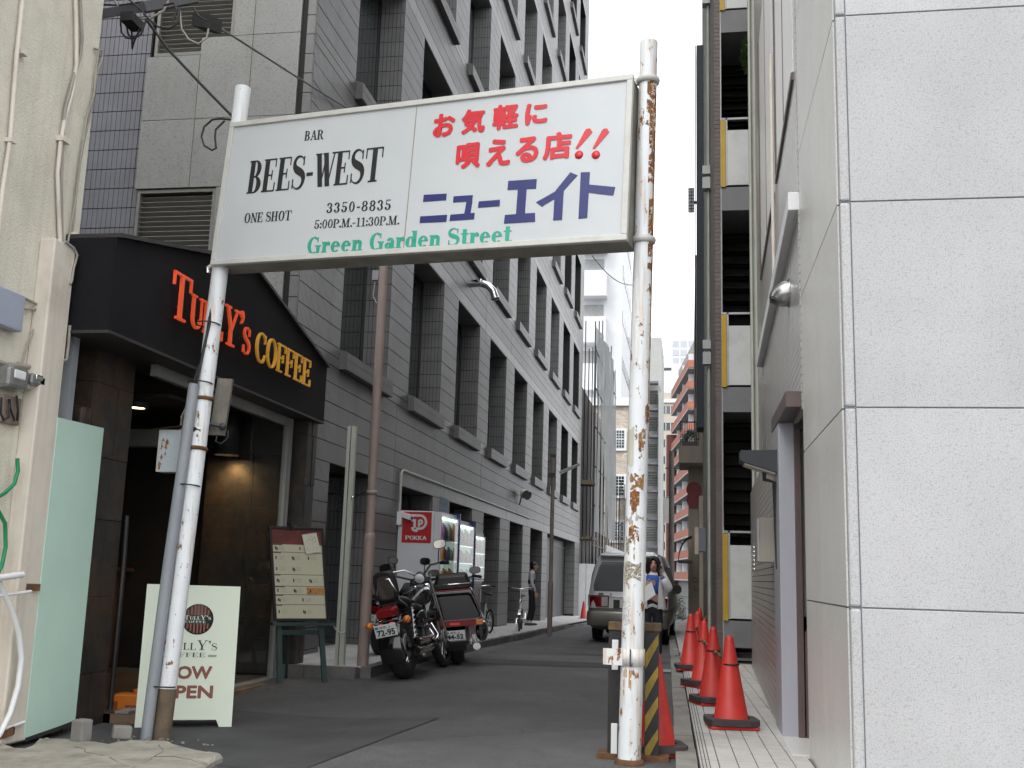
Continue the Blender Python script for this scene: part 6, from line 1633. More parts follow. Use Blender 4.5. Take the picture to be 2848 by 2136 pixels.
# ------------------------------------------------------------------ small things at the left
p = pz(293, 2006, -.09)
OC = thing('orange_can', 'orange plastic jerry can weight behind the cream sandwich board', 'can', (p[0]+.06, p[1]+.28, -.09)); OC.rotation_euler = (0, 0, R(12))
m_ora = mat('orange_plastic', (.58, .16, .012), .35, var=.08)
k = MB(); prof = [(-.16, .0), (.16, 0), (.16, .17), (.1, .2), (-.12, .2), (-.16, .15)]; k.prism(prof, (0, -.08, 0), (1, 0, 0), (0, 0, 1), (0, 1, 0), .16); k.build('body', m_ora, OC, world=False, bevel=.02, fix=True)
k = MB(); k.box(-.13, -.085, -.084, -.078, .035, .14); k.build('grip_shade', mat('orange_shade', (.25, .05, .008), .5), OC, world=False)  # darker orange patch paints the shade of a grip hollow
k = MB(); k.cyl((.04, 0, .2), (.04, 0, .235), .025, n=12); k.build('cap', m_ora, OC, world=False)
k = MB(); k.box(-.02, .08, -.085, -.0785, .05, .11); k.build('label_patch', m_bb, OC, world=False)
for i, (x, y, s_, lab) in enumerate(((217, 2066, (.11, .1, .15), 'larger broken concrete block at the foot of the mint panel'), (330, 2058, (.13, .09, .09), 'smaller concrete block lying beside the grey pipe foot'))):
    p = pz(x, y, -.05); k = MB(); k.box(-s_[0]/2, s_[0]/2, -s_[1]/2, s_[1]/2, 0, s_[2])
    o = k.build('concrete_block', m_kerb, bevel=.012); o.location = (p[0], p[1]+.03, -.045); o.rotation_euler = (0, R(4*i), R(-15+50*i)); tag(o, lab, 'block', 'concrete blocks')
# white bent tube rack and green hose at the left edge
WR = thing('white_tube_rack', 'white bent steel tube rack leaning at the left edge', 'rack', wallpath([(4, 2030)], .12)[0])
k = MB(); k.tube(wallpath([(-20, 1592), (6, 1640), (30, 1690), (52, 1760), (60, 1830), (50, 1910), (28, 1985), (0, 2040), (-15, 2060)], .2), .02, 10); k.build('bent_tube', m_white, WR)
k = MB(); k.tube(wallpath([(-30, 1610), (0, 1607), (62, 1598)], .24), .022, 10); k.build('top_tube', m_white, WR)
k = MB(); k.tube(wallpath([(-30, 1662), (0, 1657), (86, 1645)], .2), .011, 8); k.build('thin_tube', m_white, WR); k = MB(); k.tube(wallpath([(0, 2030), (30, 2022), (68, 2008)], .15), .012, 8); k.build('thin_tube', m_white, WR)
k = MB(); k.bar(wallpath([(50, 1632)], .1)[0], wallpath([(108, 1634)], .15)[0], .03, .05); k.build('clamp', m_rust, WR)
HS = MB(); HS.tube(wallpath([(48, 1275), (50, 1310), (40, 1345), (15, 1370), (-10, 1385)], .08), .014, 8); HS.tube(wallpath([(-5, 1420), (14, 1455), (16, 1520), (6, 1570), (-8, 1600)], .08), .014, 8)
o = HS.build('green_hose', mat('hose_green', (.01, .22, .09), .4, var=.1)); o['kind'] = 'stuff'; tag(o, 'loop of green garden hose hung on the stucco wall', 'hose'); del o['kind']
k = MB(); q = wallpath([(8, 2040)], .1)[0]; k.obox(q, V(.05, .05, .02), V(-.03, .06, 0), V(0, 0, .03)); o = k.build('brown_scrap', m_rust); tag(o, 'brown scrap of rusty metal by the rack’s foot', 'scrap')
# ------------------------------------------------------------------ vending machines on the left pavement
VX = -4.05
def lettering_P(mb, o, eu_, ev_, en_, S):
    q = _bx(.27, .775, .6, .865)+_arc(.6, .575, .29, .29, 90, -90, .09, .09)+_bx(.46, .285, .6, .375)+_bx(.25, .59, .45, .68)+_bx(.36, .36, .45, .6)+_arc(.46, .375, .185, .17, 180, 300, .09, .09)+_bx(.535, .40, .61, .66)+_arc(.60, .575, .13, .115, 90, -90, .075, .065)
    emboss(mb, [[(p[0]*S, p[1]*S) for p in k] for k in q], o, eu_, ev_, en_, .003)
m_vwhite = mat('vending_white', (.60, .62, .64), .3, var=.03); m_vblue = mat('vending_navy', (.02, .03, .1), .3, var=.1); m_vgrey = mat('vending_grey', (.35, .36, .38), .4, var=.05)
m_lit = mat('lit_display', (.7, .8, .76), .5, var=.05, emit=(.75, 1, .9), estr=.15); m_tube = mat('lit_tube', (1, 1, 1), .5, var=0, emit=(.85, 1, .97), estr=1.6)
cols = [(.5, .04, .03), (.03, .12, .35), (.5, .35, .03), (.04, .22, .07), (.45, .2, .04), (.5, .5, .48), (.12, .05, .03), (.1, .3, .32), (.35, .1, .3)]
m_can = [mat('can_%s' % n_, c_, .3, var=.1) for n_, c_ in zip(('red', 'blue', 'gold', 'green', 'orange', 'silver', 'brown', 'teal', 'violet'), cols)]
labels = ['white vending machine with a red logo on its side, nearest of three', 'middle vending machine of three, between navy frame strips', 'farthest of three vending machines, with dark red lower panel']
for i, (y0, y1, zt) in enumerate(((17.26, 18.44, 2.19), (18.5, 19.86, 2.13), (19.92, 20.98, 1.98))):
    zb = lz(y0)+.02
    t = thing('vending_machine', labels[i], 'vending machine', (-4.4, (y0+y1)/2, lz(y0)), group='vending machines on the left pavement')
    k = MB(); k.box(-4.79, VX-.12, y0, y1, zb, zt); k.build('cabinet', m_vwhite, t, bevel=.012)
    k = MB(); k.box(VX-.117, VX-.01, y0+.004, y1-.004, zb+.02, .98); k.build('lower_door', m_vgrey if i < 2 else mat('vending_darkred', (.16, .02, .025), .35, var=.1), t, bevel=.01)
    k = MB(); k.box(VX-.117, VX-.004, y0+.004, y0+.07, .985, zt-.01); k.box(VX-.117, VX-.004, y1-.07, y1-.004, .985, zt-.01); k.box(VX-.117, VX-.004, y0+.0705, y1-.0705, zt-.09, zt-.01); k.box(VX-.117, VX-.004, y0+.0705, y1-.0705, .985, 1.05)
    k.build('door_frame', m_vwhite if i == 0 else m_vblue, t)
    k = MB(); k.box(VX-.02, VX-.012, y0+.072, y1-.072, 1.05, zt-.092); k.build('display_back', m_lit, t)
    k = MB(); k.box(VX-.011, VX+.02, y0+.08, y1-.08, zt-.125, zt-.095); k.build('light_tube', m_tube, t)
    h = (zt-.13-1.07)/3
    for r_ in range(3):
        zr = 1.07+r_*h*.98
        k = MB(); k.box(VX-.011, VX+.038, y0+.072, y1-.072, zr-.02, zr); sh_ = k.build('shelf', m_chrome, t)
        n_ = 9; w_ = (y1-y0-.18)/n_
        for j in range(n_):
            yc = y0+.09+w_*(j+.5); hh = (.17, .2, .27)[r_]*(.85+.3*((j*7+r_*3+i) % 4)/3)
            k = MB(); r0 = min(.045, w_*.4)
            k.lathe([(0, 0), (r0, 0), (r0, hh*.72), (r0*.55, hh*.86), (r0*.5, hh), (0, hh)], (VX-.008, yc, zr+.002), n=12); k.build('drink', m_can[(4 if (r_ == 0 and i == 0) else (j*(i+2)+r_*4+i) % 9)], sh_)
    k = MB(); k.box(VX+.042, VX+.045, y0+.06, y1-.06, 1.04, zt-.08); k.build('glass_pane', m_disp, t)
    k = MB(); k.box(VX-.012, VX+.004, y0+.15, y1-.25, .3, .5); k.build('dispenser_flap', m_dark, t)
    k = MB(); k.box(VX-.012, VX+.006, y1-.2, y1-.1, .65, .9); k.build('coin_panel', m_steel, t)
    if i < 2:
        k = MB(); k.box(VX-.2, VX+.06, y1+.005, y1+.05, .3, zt+.03-.0); k.build('navy_fin', m_vblue, t)
    if i == 0:
        a, b = pY(1120, 1432, y0), pY(1198, 1511, y0); S = b[0]-a[0]
        k = MB(); k.box(a[0], b[0], y0-.004, y0-.0005, b[2], b[2]+S*1.02); lg = k.build('logo_square', mat('logo_red', (.45, .022, .022), .35, var=.03), t)
        k = MB(); lettering_P(k, V(a[0]+S*.07, y0-.0045, b[2]+S*.18), V(1, 0, 0), V(0, 0, 1), V(0, -1, 0), S*.88); k.build('logo_mark', m_vwhite, lg)
        for ch, u in zip('POKKA', (.14, .285, .435, .575, .715)):
            k = MB()
            for dx_ in (-.006, 0, .006): put_text(k, ch, V(a[0]+S*u+dx_*S*1.5, y0-.0045-.0002*dx_*100, b[2]+S*.1), (1, 0, 0), (0, 0, 1), (0, -1, 0), 0, 0, S*.13, S*.135, .001+.0004*(dx_+.006)/.006)
            k.build('logo_letter', m_vwhite, lg)
        k = MB(); k.obox((VX-.1, y0+.55, zt+.13), V(0, .3, 0), V(.005, 0, 0), V(0, 0, .13)); k.build('top_board', mat('poster_blue', (.1, .16, .24), .5, var=.6, scale=12), t)

# ------------------------------------------------------------------ motorcycles (local: +y forward, x right, origin at rear contact)
def wheel(par, y, Rm, rm, sx, name='wheel', spokes=9):
    k = MB(); k.ring((0, y, Rm+rm), (1, 0, 0), Rm, rm, 36, 10, sx=sx); t = k.build(name, m_rubber, par, world=False)
    k = MB(); k.ring((0, y, Rm+rm), (1, 0, 0), Rm-rm*.75, .018, 32, 6, sx=rm*1.6/.018*.5); k.build('rim', m_chrome, t, world=False)
    k = MB()
    for i in range(spokes):
        a = 2*math.pi*i/spokes
        for s_ in (-1, 1): k.tube([(s_*.035, y, Rm+rm), (s_*.01, y+(Rm-rm*.7)*math.cos(a+s_*.15), Rm+rm+(Rm-rm*.7)*math.sin(a+s_*.15))], .006, 5)
    o = k.build('spokes', m_chrome, t, world=False); o['kind'] = 'stuff'
    k = MB(); k.cyl((-.07, y, Rm+rm), (.07, y, Rm+rm), .05, n=14); k.lathe([(.05, 0), (.12, 0), (.12, .006), (.05, .006)], (.075, y, Rm+rm), (1, 0, 0), 24); k.build('hub', m_steel, t, world=False)
    return t
def ell_loft(mb, secs, n=16, p=2.4):
    """sections (y, x-centre, z-centre, half-width, half-height): superellipse rings along y"""
    rings = []
    for (y, xc, zc, a, b) in secs:
        rg = []
        for i in range(n):
            t = 2*math.pi*i/n; c, s_ = math.cos(t), math.sin(t)
            rg.append(V(xc+a*math.copysign(abs(c)**(2/p), c), y, zc+b*math.copysign(abs(s_)**(2/p), s_)))
        rings.append(rg)
    mb.loft(rings); return mb
def bike_plate(par, c, up, digits, top, m=m_plate):
    """licence plate facing backwards (-y)"""
    c = V(*c); up = unit(up); r_ = V(1, 0, 0); n_ = unit(np.cross(r_, up)); 
    k = MB(); k.obox(c, r_*.115, up*.063, n_*.003); pl_ = k.build('licence_plate', m, par, world=False, bevel=.004)
    o = c-r_*.115-up*.063+n_*.0035
    k = MB(); bold_text(k, digits, o, r_, up, n_, .02, .013, .21, .077, .0005, .0032); q = k.build('plate_number', m_plateink, pl_, world=False); q['kind'] = 'stuff'
    k = MB(); k.obox(c-r_*.088+up*.037+n_*.0038, r_*.016, up*.014, n_*.0004); k.build('plate_emblem', mat('plate_blue', (.05, .2, .5), .5), pl_, world=False)
    k = MB(); put_text(k, top, o, r_, up, n_, .055, .086, .175, .113, .0006); q = k.build('plate_region', m_plateink, pl_, world=False); q['kind'] = 'stuff'
    return pl_
def mirror(par, p0, p1, tilt):
    k = MB(); k.tube([p0, (V(*p0)+V(*p1))/2+V(0, 0, .02), p1], .007, 6); t = k.build('mirror_stalk', m_dark, par, world=False)
    c = V(*p1); n_ = unit(tilt); e = unit(np.cross(n_, V(0, 0, 1))); g = np.cross(e, n_)
    ring_ = lambda d, s_: [c+n_*d+e*s_*.075*math.copysign(abs(math.cos(a))**.7, math.cos(a))+g*s_*.05*math.copysign(abs(math.sin(a))**.7, math.sin(a)) for a in [2*math.pi*i/16 for i in range(16)]]
    k = MB(); k.loft([ring_(-.03, .6), ring_(-.01, 1), ring_(.008, 1)]); k.build('mirror_shell', m_dark, t, world=False)
    k = MB(); k.loft([ring_(.009, .9), ring_(.0105, .9)]); k.build('mirror_glass', m_chrome, t, world=False)

b1 = pz(1128, 1888, 0)
MC = thing('cruiser_motorcycle', 'black cruiser motorcycle with backrest and plate 72-95, parked nearest', 'motorcycle', (b1[0], b1[1], 0), R(-5))
MC.rotation_euler = (0, R(-13), R(-2)); MC.scale = (1.1, 1.1, 1.12)
wheel(MC, 0, .235, .085, 1.05); wheel(MC, 1.56, .275, .05, 1., spokes=12)
k = MB(); ell_loft(k, [(.62, 0, .74, .05, .05), (.68, 0, .77, .12, .08), (.85, 0, .80, .165, .115), (1.02, 0, .83, .16, .12), (1.14, 0, .84, .10, .09), (1.2, 0, .84, .04, .05)]); k.build('fuel_tank', m_blackpaint, MC, world=False)
k = MB(); k.cyl((0, .92, .91), (0, .92, .935), .035, n=14); k.build('tank_cap', m_chrome, MC, world=False)
k = MB(); ell_loft(k, [(.28, 0, .69, .10, .06), (.34, 0, .69, .16, .06), (.5, 0, .67, .17, .055), (.62, 0, .69, .12, .05), (.7, 0, .72, .06, .03)]); k.build('rider_seat', m_seat, MC, world=False)
k = MB(); ell_loft(k, [(-.1, 0, .77, .08, .04), (-.04, 0, .78, .12, .055), (.15, 0, .77, .13, .055), (.3, 0, .75, .12, .045), (.34, 0, .74, .08, .03)]); k.build('pillion_seat', m_seat, MC, world=False)
k = MB(); rings = []
for d_, s_ in ((0, .85), (.015, 1), (.05, 1), (.065, .85)):
    rings.append([V(.125*s_*math.copysign(abs(math.cos(a))**.55, math.cos(a)), -.17-.05*math.sin(a)*.6+d_, .93+.16*s_*math.copysign(abs(math.sin(a))**.55, math.sin(a))) for a in [2*math.pi*i/20 for i in range(20)]])
k.loft(rings); k.build('backrest', m_seat, MC, world=False, fix=True)
k = MB(); k.loft([[V(.08*math.copysign(abs(math.cos(a))**.5, math.cos(a)), -.174-.03*math.sin(a)-d_, .92+.115*math.copysign(abs(math.sin(a))**.5, math.sin(a))) for a in [2*math.pi*i/20 for i in range(20)]] for d_ in (0, .004)]); k.build('backrest_panel', mat('panel_olive', (.06, .055, .045), .6), MC, world=False, fix=True)
k = MB(); k.tube([(-.1, .15, .72), (-.11, -.1, .78), (-.1, -.16, .88), (-.06, -.19, 1.0), (.06, -.19, 1.0), (.1, -.16, .88), (.11, -.1, .78), (.1, .15, .72)], .011, 8); k.build('sissy_bar', m_chrome, MC, world=False)
k = MB(); rings = []
for i in range(11):
    a = R(-25+150*i/10); rings.append([V(x_, -math.cos(a)*(.34+.02*(1-(x_/.11)**2)), .32+math.sin(a)*(.34+.03*(1-(x_/.11)**2))) for x_ in (-.115, -.08, 0, .08, .115)])
k.loft(rings, cap=False, close=False); k.build('rear_fender', m_blackpaint, MC, world=False)
k = MB(); ell_loft(k, [(-.33, 0, .66, .085, .035), (-.30, 0, .665, .105, .05), (-.2, 0, .68, .11, .055)], 16, 4); k.build('tail_light', m_redlens, MC, world=False)
k = MB(); k.tube([(-.12, -.3, .60), (0, -.31, .59), (.12, -.3, .60)], .012, 8); k.build('tail_trim', m_chrome, MC, world=False)
for s_ in (-1, 1):
    k = MB(); k.lathe([(.0, 0), (.035, .01), (.042, .05), (.03, .09), (0, .1)], (s_*.2, -.22, .57), (0, -1, 0), 14); ts = k.build('turn_signal', m_amber, MC, world=False); k = MB(); k.tube([(s_*.05, -.25, .56), (s_*.19, -.25, .57)], .011, 8); k.build('signal_stalk', m_chrome, ts, world=False)
    k = MB(); k.lathe([(.03, 0), (.03, .012), (0, .014)], (s_*.06, -.345, .545), (0, -1, .2), 14); k.build('reflector', m_brightred, MC, world=False)
bike_plate(MC, (0, -.385, .50), (0, -.3, 1), '72-95', '練馬 よ')
k = MB(); k.box(-.09, .09, .55, .85, .16, .33); k.build('crankcase', m_steel, MC, world=False, bevel=.03)
for dy, dz in ((-.1, .16), (.1, .17)):
    k = MB()
    for i in range(7): c0 = V(0, .7+dy*(1+.1*i), .36+.028*i); k.lathe([(.03, 0), (.085, 0), (.085, .012), (.03, .012)], c0, (0, dy, dz), 14)
    k.cyl((0, .7+dy, .33), (0, .7+2*dy, .56), .06, n=12); k.build('cylinder_head', m_steel, MC, world=False)
for j, (z0_, y1_) in enumerate(((.25, -.12), (.34, -.05))):
    k = MB(); k.tube([(.1, .95-.2*j, .5), (.17, .9-.2*j, .36), (.19, .6, z0_+.02), (.2, .35, z0_), (.2, y1_, z0_)], [.02, .022, .024, .042, .046], 14); k.build('exhaust_pipe', m_chrome, MC, world=False)
    k = MB(); k.lathe([(.036, 0), (.03, .012), (0, .02)], (.2, y1_-.003, z0_), (0, 1, 0), 12); k.build('exhaust_mouth', m_dark, MC, world=False)
for s_ in (-1, 1):
    k = MB(); pts = [(s_*.15+.018*math.cos(a), .06+.16*a/37.7*.5+.018*math.sin(a)*.6, .36+.3*a/37.7) for a in [i*37.7/84 for i in range(85)]]; k.tube(pts, .0055, 5); k.build('shock_spring', m_chrome, MC, world=False)
    k = MB(); k.cyl((s_*.15, .05, .33), (s_*.15, .15, .69), .012, n=8); k.build('shock_rod', m_steel, MC, world=False)
    k = MB(); k.bar((s_*.1, 0, .32), (s_*.1, .5, .33), .03, .045); k.build('swing_arm', m_dark, MC, world=False)
    k = MB(); k.cyl((s_*.09, 1.56, .32), (s_*.09, 1.24, .98), .022, n=10); k.build('fork_leg', m_chrome, MC, world=False)
    k = MB(); k.tube([(s_*.03, 1.24, .98), (s_*.05, 1.2, 1.06), (s_*.16, 1.12, 1.14), (s_*.3, 1.06, 1.14), (s_*.40, .95, 1.12)], .0125, 8); k.build('handlebar', m_chrome, MC, world=False)
    k = MB(); k.tube([(s_*.31, 1.05, 1.138), (s_*.42, .93, 1.117)], .02, 10); k.build('grip', m_rubber, MC, world=False)
    k = MB(); k.tube([(s_*.28, 1.1, 1.13), (s_*.36, 1.1, 1.11), (s_*.42, 1.0, 1.10)], .006, 6); k.build('lever', m_chrome, MC, world=False)
    mirror(MC, (s_*.27, 1.08, 1.15), (s_*.34, 1.02, 1.34 if s_ > 0 else 1.2), (.1*s_, -1, .1))
    k = MB(); k.cyl((s_*.14, .62, .3), (s_*.27, .6, .31), .016, n=8); k.build('foot_peg', m_rubber, MC, world=False)
    k = MB(); ell_loft(k, [(.3, s_*.13, .55, .02, .05), (.4, s_*.15, .56, .035, .09), (.58, s_*.14, .58, .03, .09), (.66, s_*.12, .6, .015, .05)]); k.build('side_cover', m_blackpaint, MC, world=False)
k = MB(); k.cyl((0, 1.15, 1.02), (0, 1.2, 1.04), .065, n=18); k.cyl((-.1, 1.2, .98), (.1, 1.2, .98), .03, n=10); k.build('speedometer', m_dark, MC, world=False)
k = MB(); k.lathe([(.058, 0), (.055, .006), (0, .008)], (0, 1.148, 1.018), (0, -1, -.4), 18); k.build('dial', m_white, MC, world=False)
k = MB(); k.lathe([(0, -.1), (.07, -.07), (.095, 0), (.09, .05), (0, .06)], (0, 1.36, .9), (0, 1, 0), 18); k.build('headlight', m_chrome, MC, world=False)
k = MB(); k.tube([(0, 1.2, .95), (0, 1.1, .6), (0, .95, .2), (0, .5, .18), (0, .4, .6), (0, 1.1, .72)], .02, 8); k.build('frame_tube', m_dark, MC, world=False)
rings = []; k = MB()
for i in range(9):
    a = R(20+110*i/8); rings.append([V(x_, 1.56-math.cos(a)*.345, .325+math.sin(a)*.345) for x_ in (-.065, 0, .065)])
k.loft(rings, cap=False, close=False); k.build('front_fender', m_blackpaint, MC, world=False)
k = MB(); k.tube([(-.1, .55, .2), (-.2, .6, .02)], .012, 6); k.build('side_stand', m_steel, MC, world=False)
k = MB(); k.box(-.14, .14, .52, .9, .34, .5); k.build('engine_block', m_dark, MC, world=False, bevel=.03)

b2 = pz(1284, 1848, 0)
MT = thing('touring_motorcycle', 'black touring motorcycle with a broad rear trunk and plate 44-52', 'motorcycle', (b2[0]-.05, b2[1], 0)); MT.rotation_euler = (0, R(-6), R(11)); MT.scale = (1.12, 1.05, 1.0)
wheel(MT, 0, .23, .085, 1.); wheel(MT, 1.65, .26, .06, 1.)
def rr_ring(y, w, z0, z1, taper, n=6, r=.05):
    """rounded trapezoid ring in x-z"""
    pts = []
    for cx_, cz_, a0 in ((w-r, z0+r, -90), (w*taper-r, z1-r, 0), (-(w*taper-r), z1-r, 90), (-(w-r), z0+r, 180)):
        for i in range(n): a = R(a0+90*i/(n-1)); pts.append(V(cx_+r*math.cos(a), y, cz_+r*math.sin(a)))
    return pts
k = MB(); k.loft([rr_ring(-.36, .29, .60, .90, .72), rr_ring(-.42, .32, .585, .945, .74), rr_ring(-.34, .325, .58, .985, .74), rr_ring(.0, .32, .6, 1.0, .74), rr_ring(.15, .28, .62, .98, .7)]); k.build('trunk', m_blackpaint, MT, world=False, fix=True)
k = MB(); k.loft([rr_ring(-.425, .325, .51, .585, 1.0, r=.02), rr_ring(-.40, .335, .505, .59, 1.0, r=.02), rr_ring(-.36, .33, .505, .59, 1.0, r=.02)]); k.build('light_bar', m_redlens, MT, world=False, fix=True)
for s_ in (-1, 1):
    k = MB(); k.box(s_*.25, s_*.332, -.431, -.405, .512, .583); k.build('turn_signal', m_amber, MT, world=False, bevel=.006)
    k = MB(); ell_loft(k, [(-.3, s_*.3, .42, .02, .1), (-.2, s_*.31, .42, .07, .13), (.2, s_*.31, .43, .08, .14), (.32, s_*.28, .45, .02, .1)]); k.build('side_pannier', m_blackpaint, MT, world=False)
k = MB(); k.box(-.05, .06, -.433, -.42, .53, .56); k.build('reflector', m_brightred, MT, world=False)
k = MB(); k.box(-.22, .22, -.385, -.365, .962, .982); k.build('upper_light_strip', m_redlens, MT, world=False, bevel=.006)
bike_plate(MT, (.0, -.41, .40), (0, -.25, 1), '44-52', '練馬 な')
k = MB(); k.loft([rr_ring(-.3, .2, 1.0, 1.14, .8, r=.03), rr_ring(-.26, .23, .99, 1.2, .8, r=.04), rr_ring(-.08, .23, .99, 1.2, .8, r=.04), rr_ring(-.02, .2, 1., 1.16, .8, r=.03)]); k.build('backrest', m_seat, MT, world=False, fix=True)
k = MB(); k.tube([(-.2, -.32, .99), (-.22, -.34, 1.05), (.22, -.34, 1.05), (.2, -.32, .99)], .012, 8); k.build('luggage_rail', m_chrome, MT, world=False)
k = MB(); ell_loft(k, [(.12, 0, .84, .14, .06), (.25, 0, .85, .19, .08), (.55, 0, .78, .19, .07), (.75, 0, .78, .12, .05)]); k.build('seat', m_seat, MT, world=False)
k = MB(); ell_loft(k, [(.7, 0, .74, .08, .08), (.85, 0, .8, .18, .13), (1.1, 0, .84, .19, .14), (1.25, 0, .85, .1, .1)]); k.build('fuel_tank', m_blackpaint, MT, world=False)
k = MB(); k.loft([rr_ring(1.2, .2, .7, 1.0, .9, r=.06), rr_ring(1.4, .24, .62, 1.08, .85, r=.06), rr_ring(1.62, .2, .62, 1.08, .8, r=.06), rr_ring(1.78, .16, .68, .98, .7, r=.05)]); k.build('fairing', m_blackpaint, MT, world=False, fix=True)
k = MB(); k.add([(-.24, 1.3, 1.1), (.24, 1.3, 1.1), (.2, 1.12, 1.34), (-.2, 1.12, 1.34)], [(0, 1, 2, 3)]); k.build('windscreen', m_clear, MT, world=False)
k = MB(); k.box(-.16, .16, .45, 1.15, .2, .6); k.build('engine_block', m_steel, MT, world=False, bevel=.05)
for s_ in (-1, 1):
    k = MB(); k.tube([(s_*.04, 1.3, 1.02), (s_*.14, 1.25, 1.1), (s_*.24, 1.15, 1.14), (s_*.33, 1.02, 1.12)], .013, 8); k.build('handlebar', m_chrome, MT, world=False)
    k = MB(); k.tube([(s_*.25, 1.13, 1.138), (s_*.34, 1.0, 1.118)], .021, 10); k.build('grip', m_rubber, MT, world=False)
    mirror(MT, (s_*.22, 1.2, 1.1), (s_*.27, 1.14, 1.22), (.1*s_, -1, -.1))
    k = MB(); k.tube([(s_*.2, .9, .3), (s_*.22, .4, .22), (s_*.24, -.25, .23)], [.025, .04, .045], 12); k.build('exhaust_pipe', m_chrome, MT, world=False)
    k = MB(); k.cyl((s_*.1, 1.65, .32), (s_*.1, 1.35, .95), .025, n=10); k.build('fork_leg', m_chrome, MT, world=False)
k = MB(); k.tube([(-.1, .5, .18), (-.22, .56, .01)], .012, 6); k.build('side_stand', m_steel, MT, world=False)
rings = []; k = MB()
for i in range(9):
    a = R(-20+140*i/8); rings.append([V(x_, -math.cos(a)*.345, .315+math.sin(a)*.345) for x_ in (-.12, 0, .12)])
k.loft(rings, cap=False, close=False); k.build('rear_fender', m_blackpaint, MT, world=False)

# small scooter tucked behind the first motorcycle
b3 = pz(1056, 1822, .12)
SCT = thing('black_scooter', 'small dark scooter half hidden behind the nearest motorcycle on the pavement', 'scooter', (b3[0], b3[1], lz(b3[1])), R(-6))
wheel(SCT, 0, .165, .055, 1.2); wheel(SCT, 1.2, .165, .055, 1.2)
k = MB(); ell_loft(k, [(-.28, 0, .6, .07, .06), (-.2, 0, .58, .14, .13), (.1, 0, .52, .17, .17), (.4, 0, .45, .14, .16), (.5, 0, .35, .12, .1)]); k.build('rear_body', m_blackpaint, SCT, world=False)
k = MB(); ell_loft(k, [(-.15, 0, .74, .1, .03), (0, 0, .75, .14, .045), (.3, 0, .73, .14, .045), (.45, 0, .7, .08, .03)]); k.build('seat', m_seat, SCT, world=False)
k = MB(); k.box(-.15, .15, .45, .95, .2, .28); k.build('foot_board', m_dark, SCT, world=False, bevel=.02)
k = MB(); k.loft([rr_ring(.95, .2, .25, .8, .8, r=.05), rr_ring(1.08, .2, .3, .92, .7, r=.05), rr_ring(1.2, .1, .4, .85, .6, r=.04)]); k.build('front_shield', m_blackpaint, SCT, world=False, fix=True)
k = MB(); k.tube([(-.33, .88, 1.0), (-.2, .98, 1.0), (0, 1.04, .96), (.2, .98, 1.0), (.33, .88, 1.0)], .014, 8); k.build('handlebar', m_dark, SCT, world=False)
k = MB(); k.tube([(0, 1.2, .22), (0, 1.04, .97)], .025, 8); k.build('steering_column', m_dark, SCT, world=False)
mirror(SCT, (-.2, .98, 1.0), (-.24, .9, 1.22), (0, -1, .1)); mirror(SCT, (.2, .98, 1.0), (.24, .9, 1.22), (0, -1, .1))
k = MB(); k.lathe([(0, 0), (.03, .01), (.035, .05), (0, .07)], (-.16, -.2, .62), (-.3, -1, 0), 12); k.build('turn_signal', m_amber, SCT, world=False)
bike_plate(SCT, (-.02, -.33, .46), (0, -.3, 1), '38-1', '練馬区'); 
k = MB(); k.box(-.08, .08, -.3, -.26, .55, .62); k.build('tail_light', m_redlens, SCT, world=False, bevel=.01)

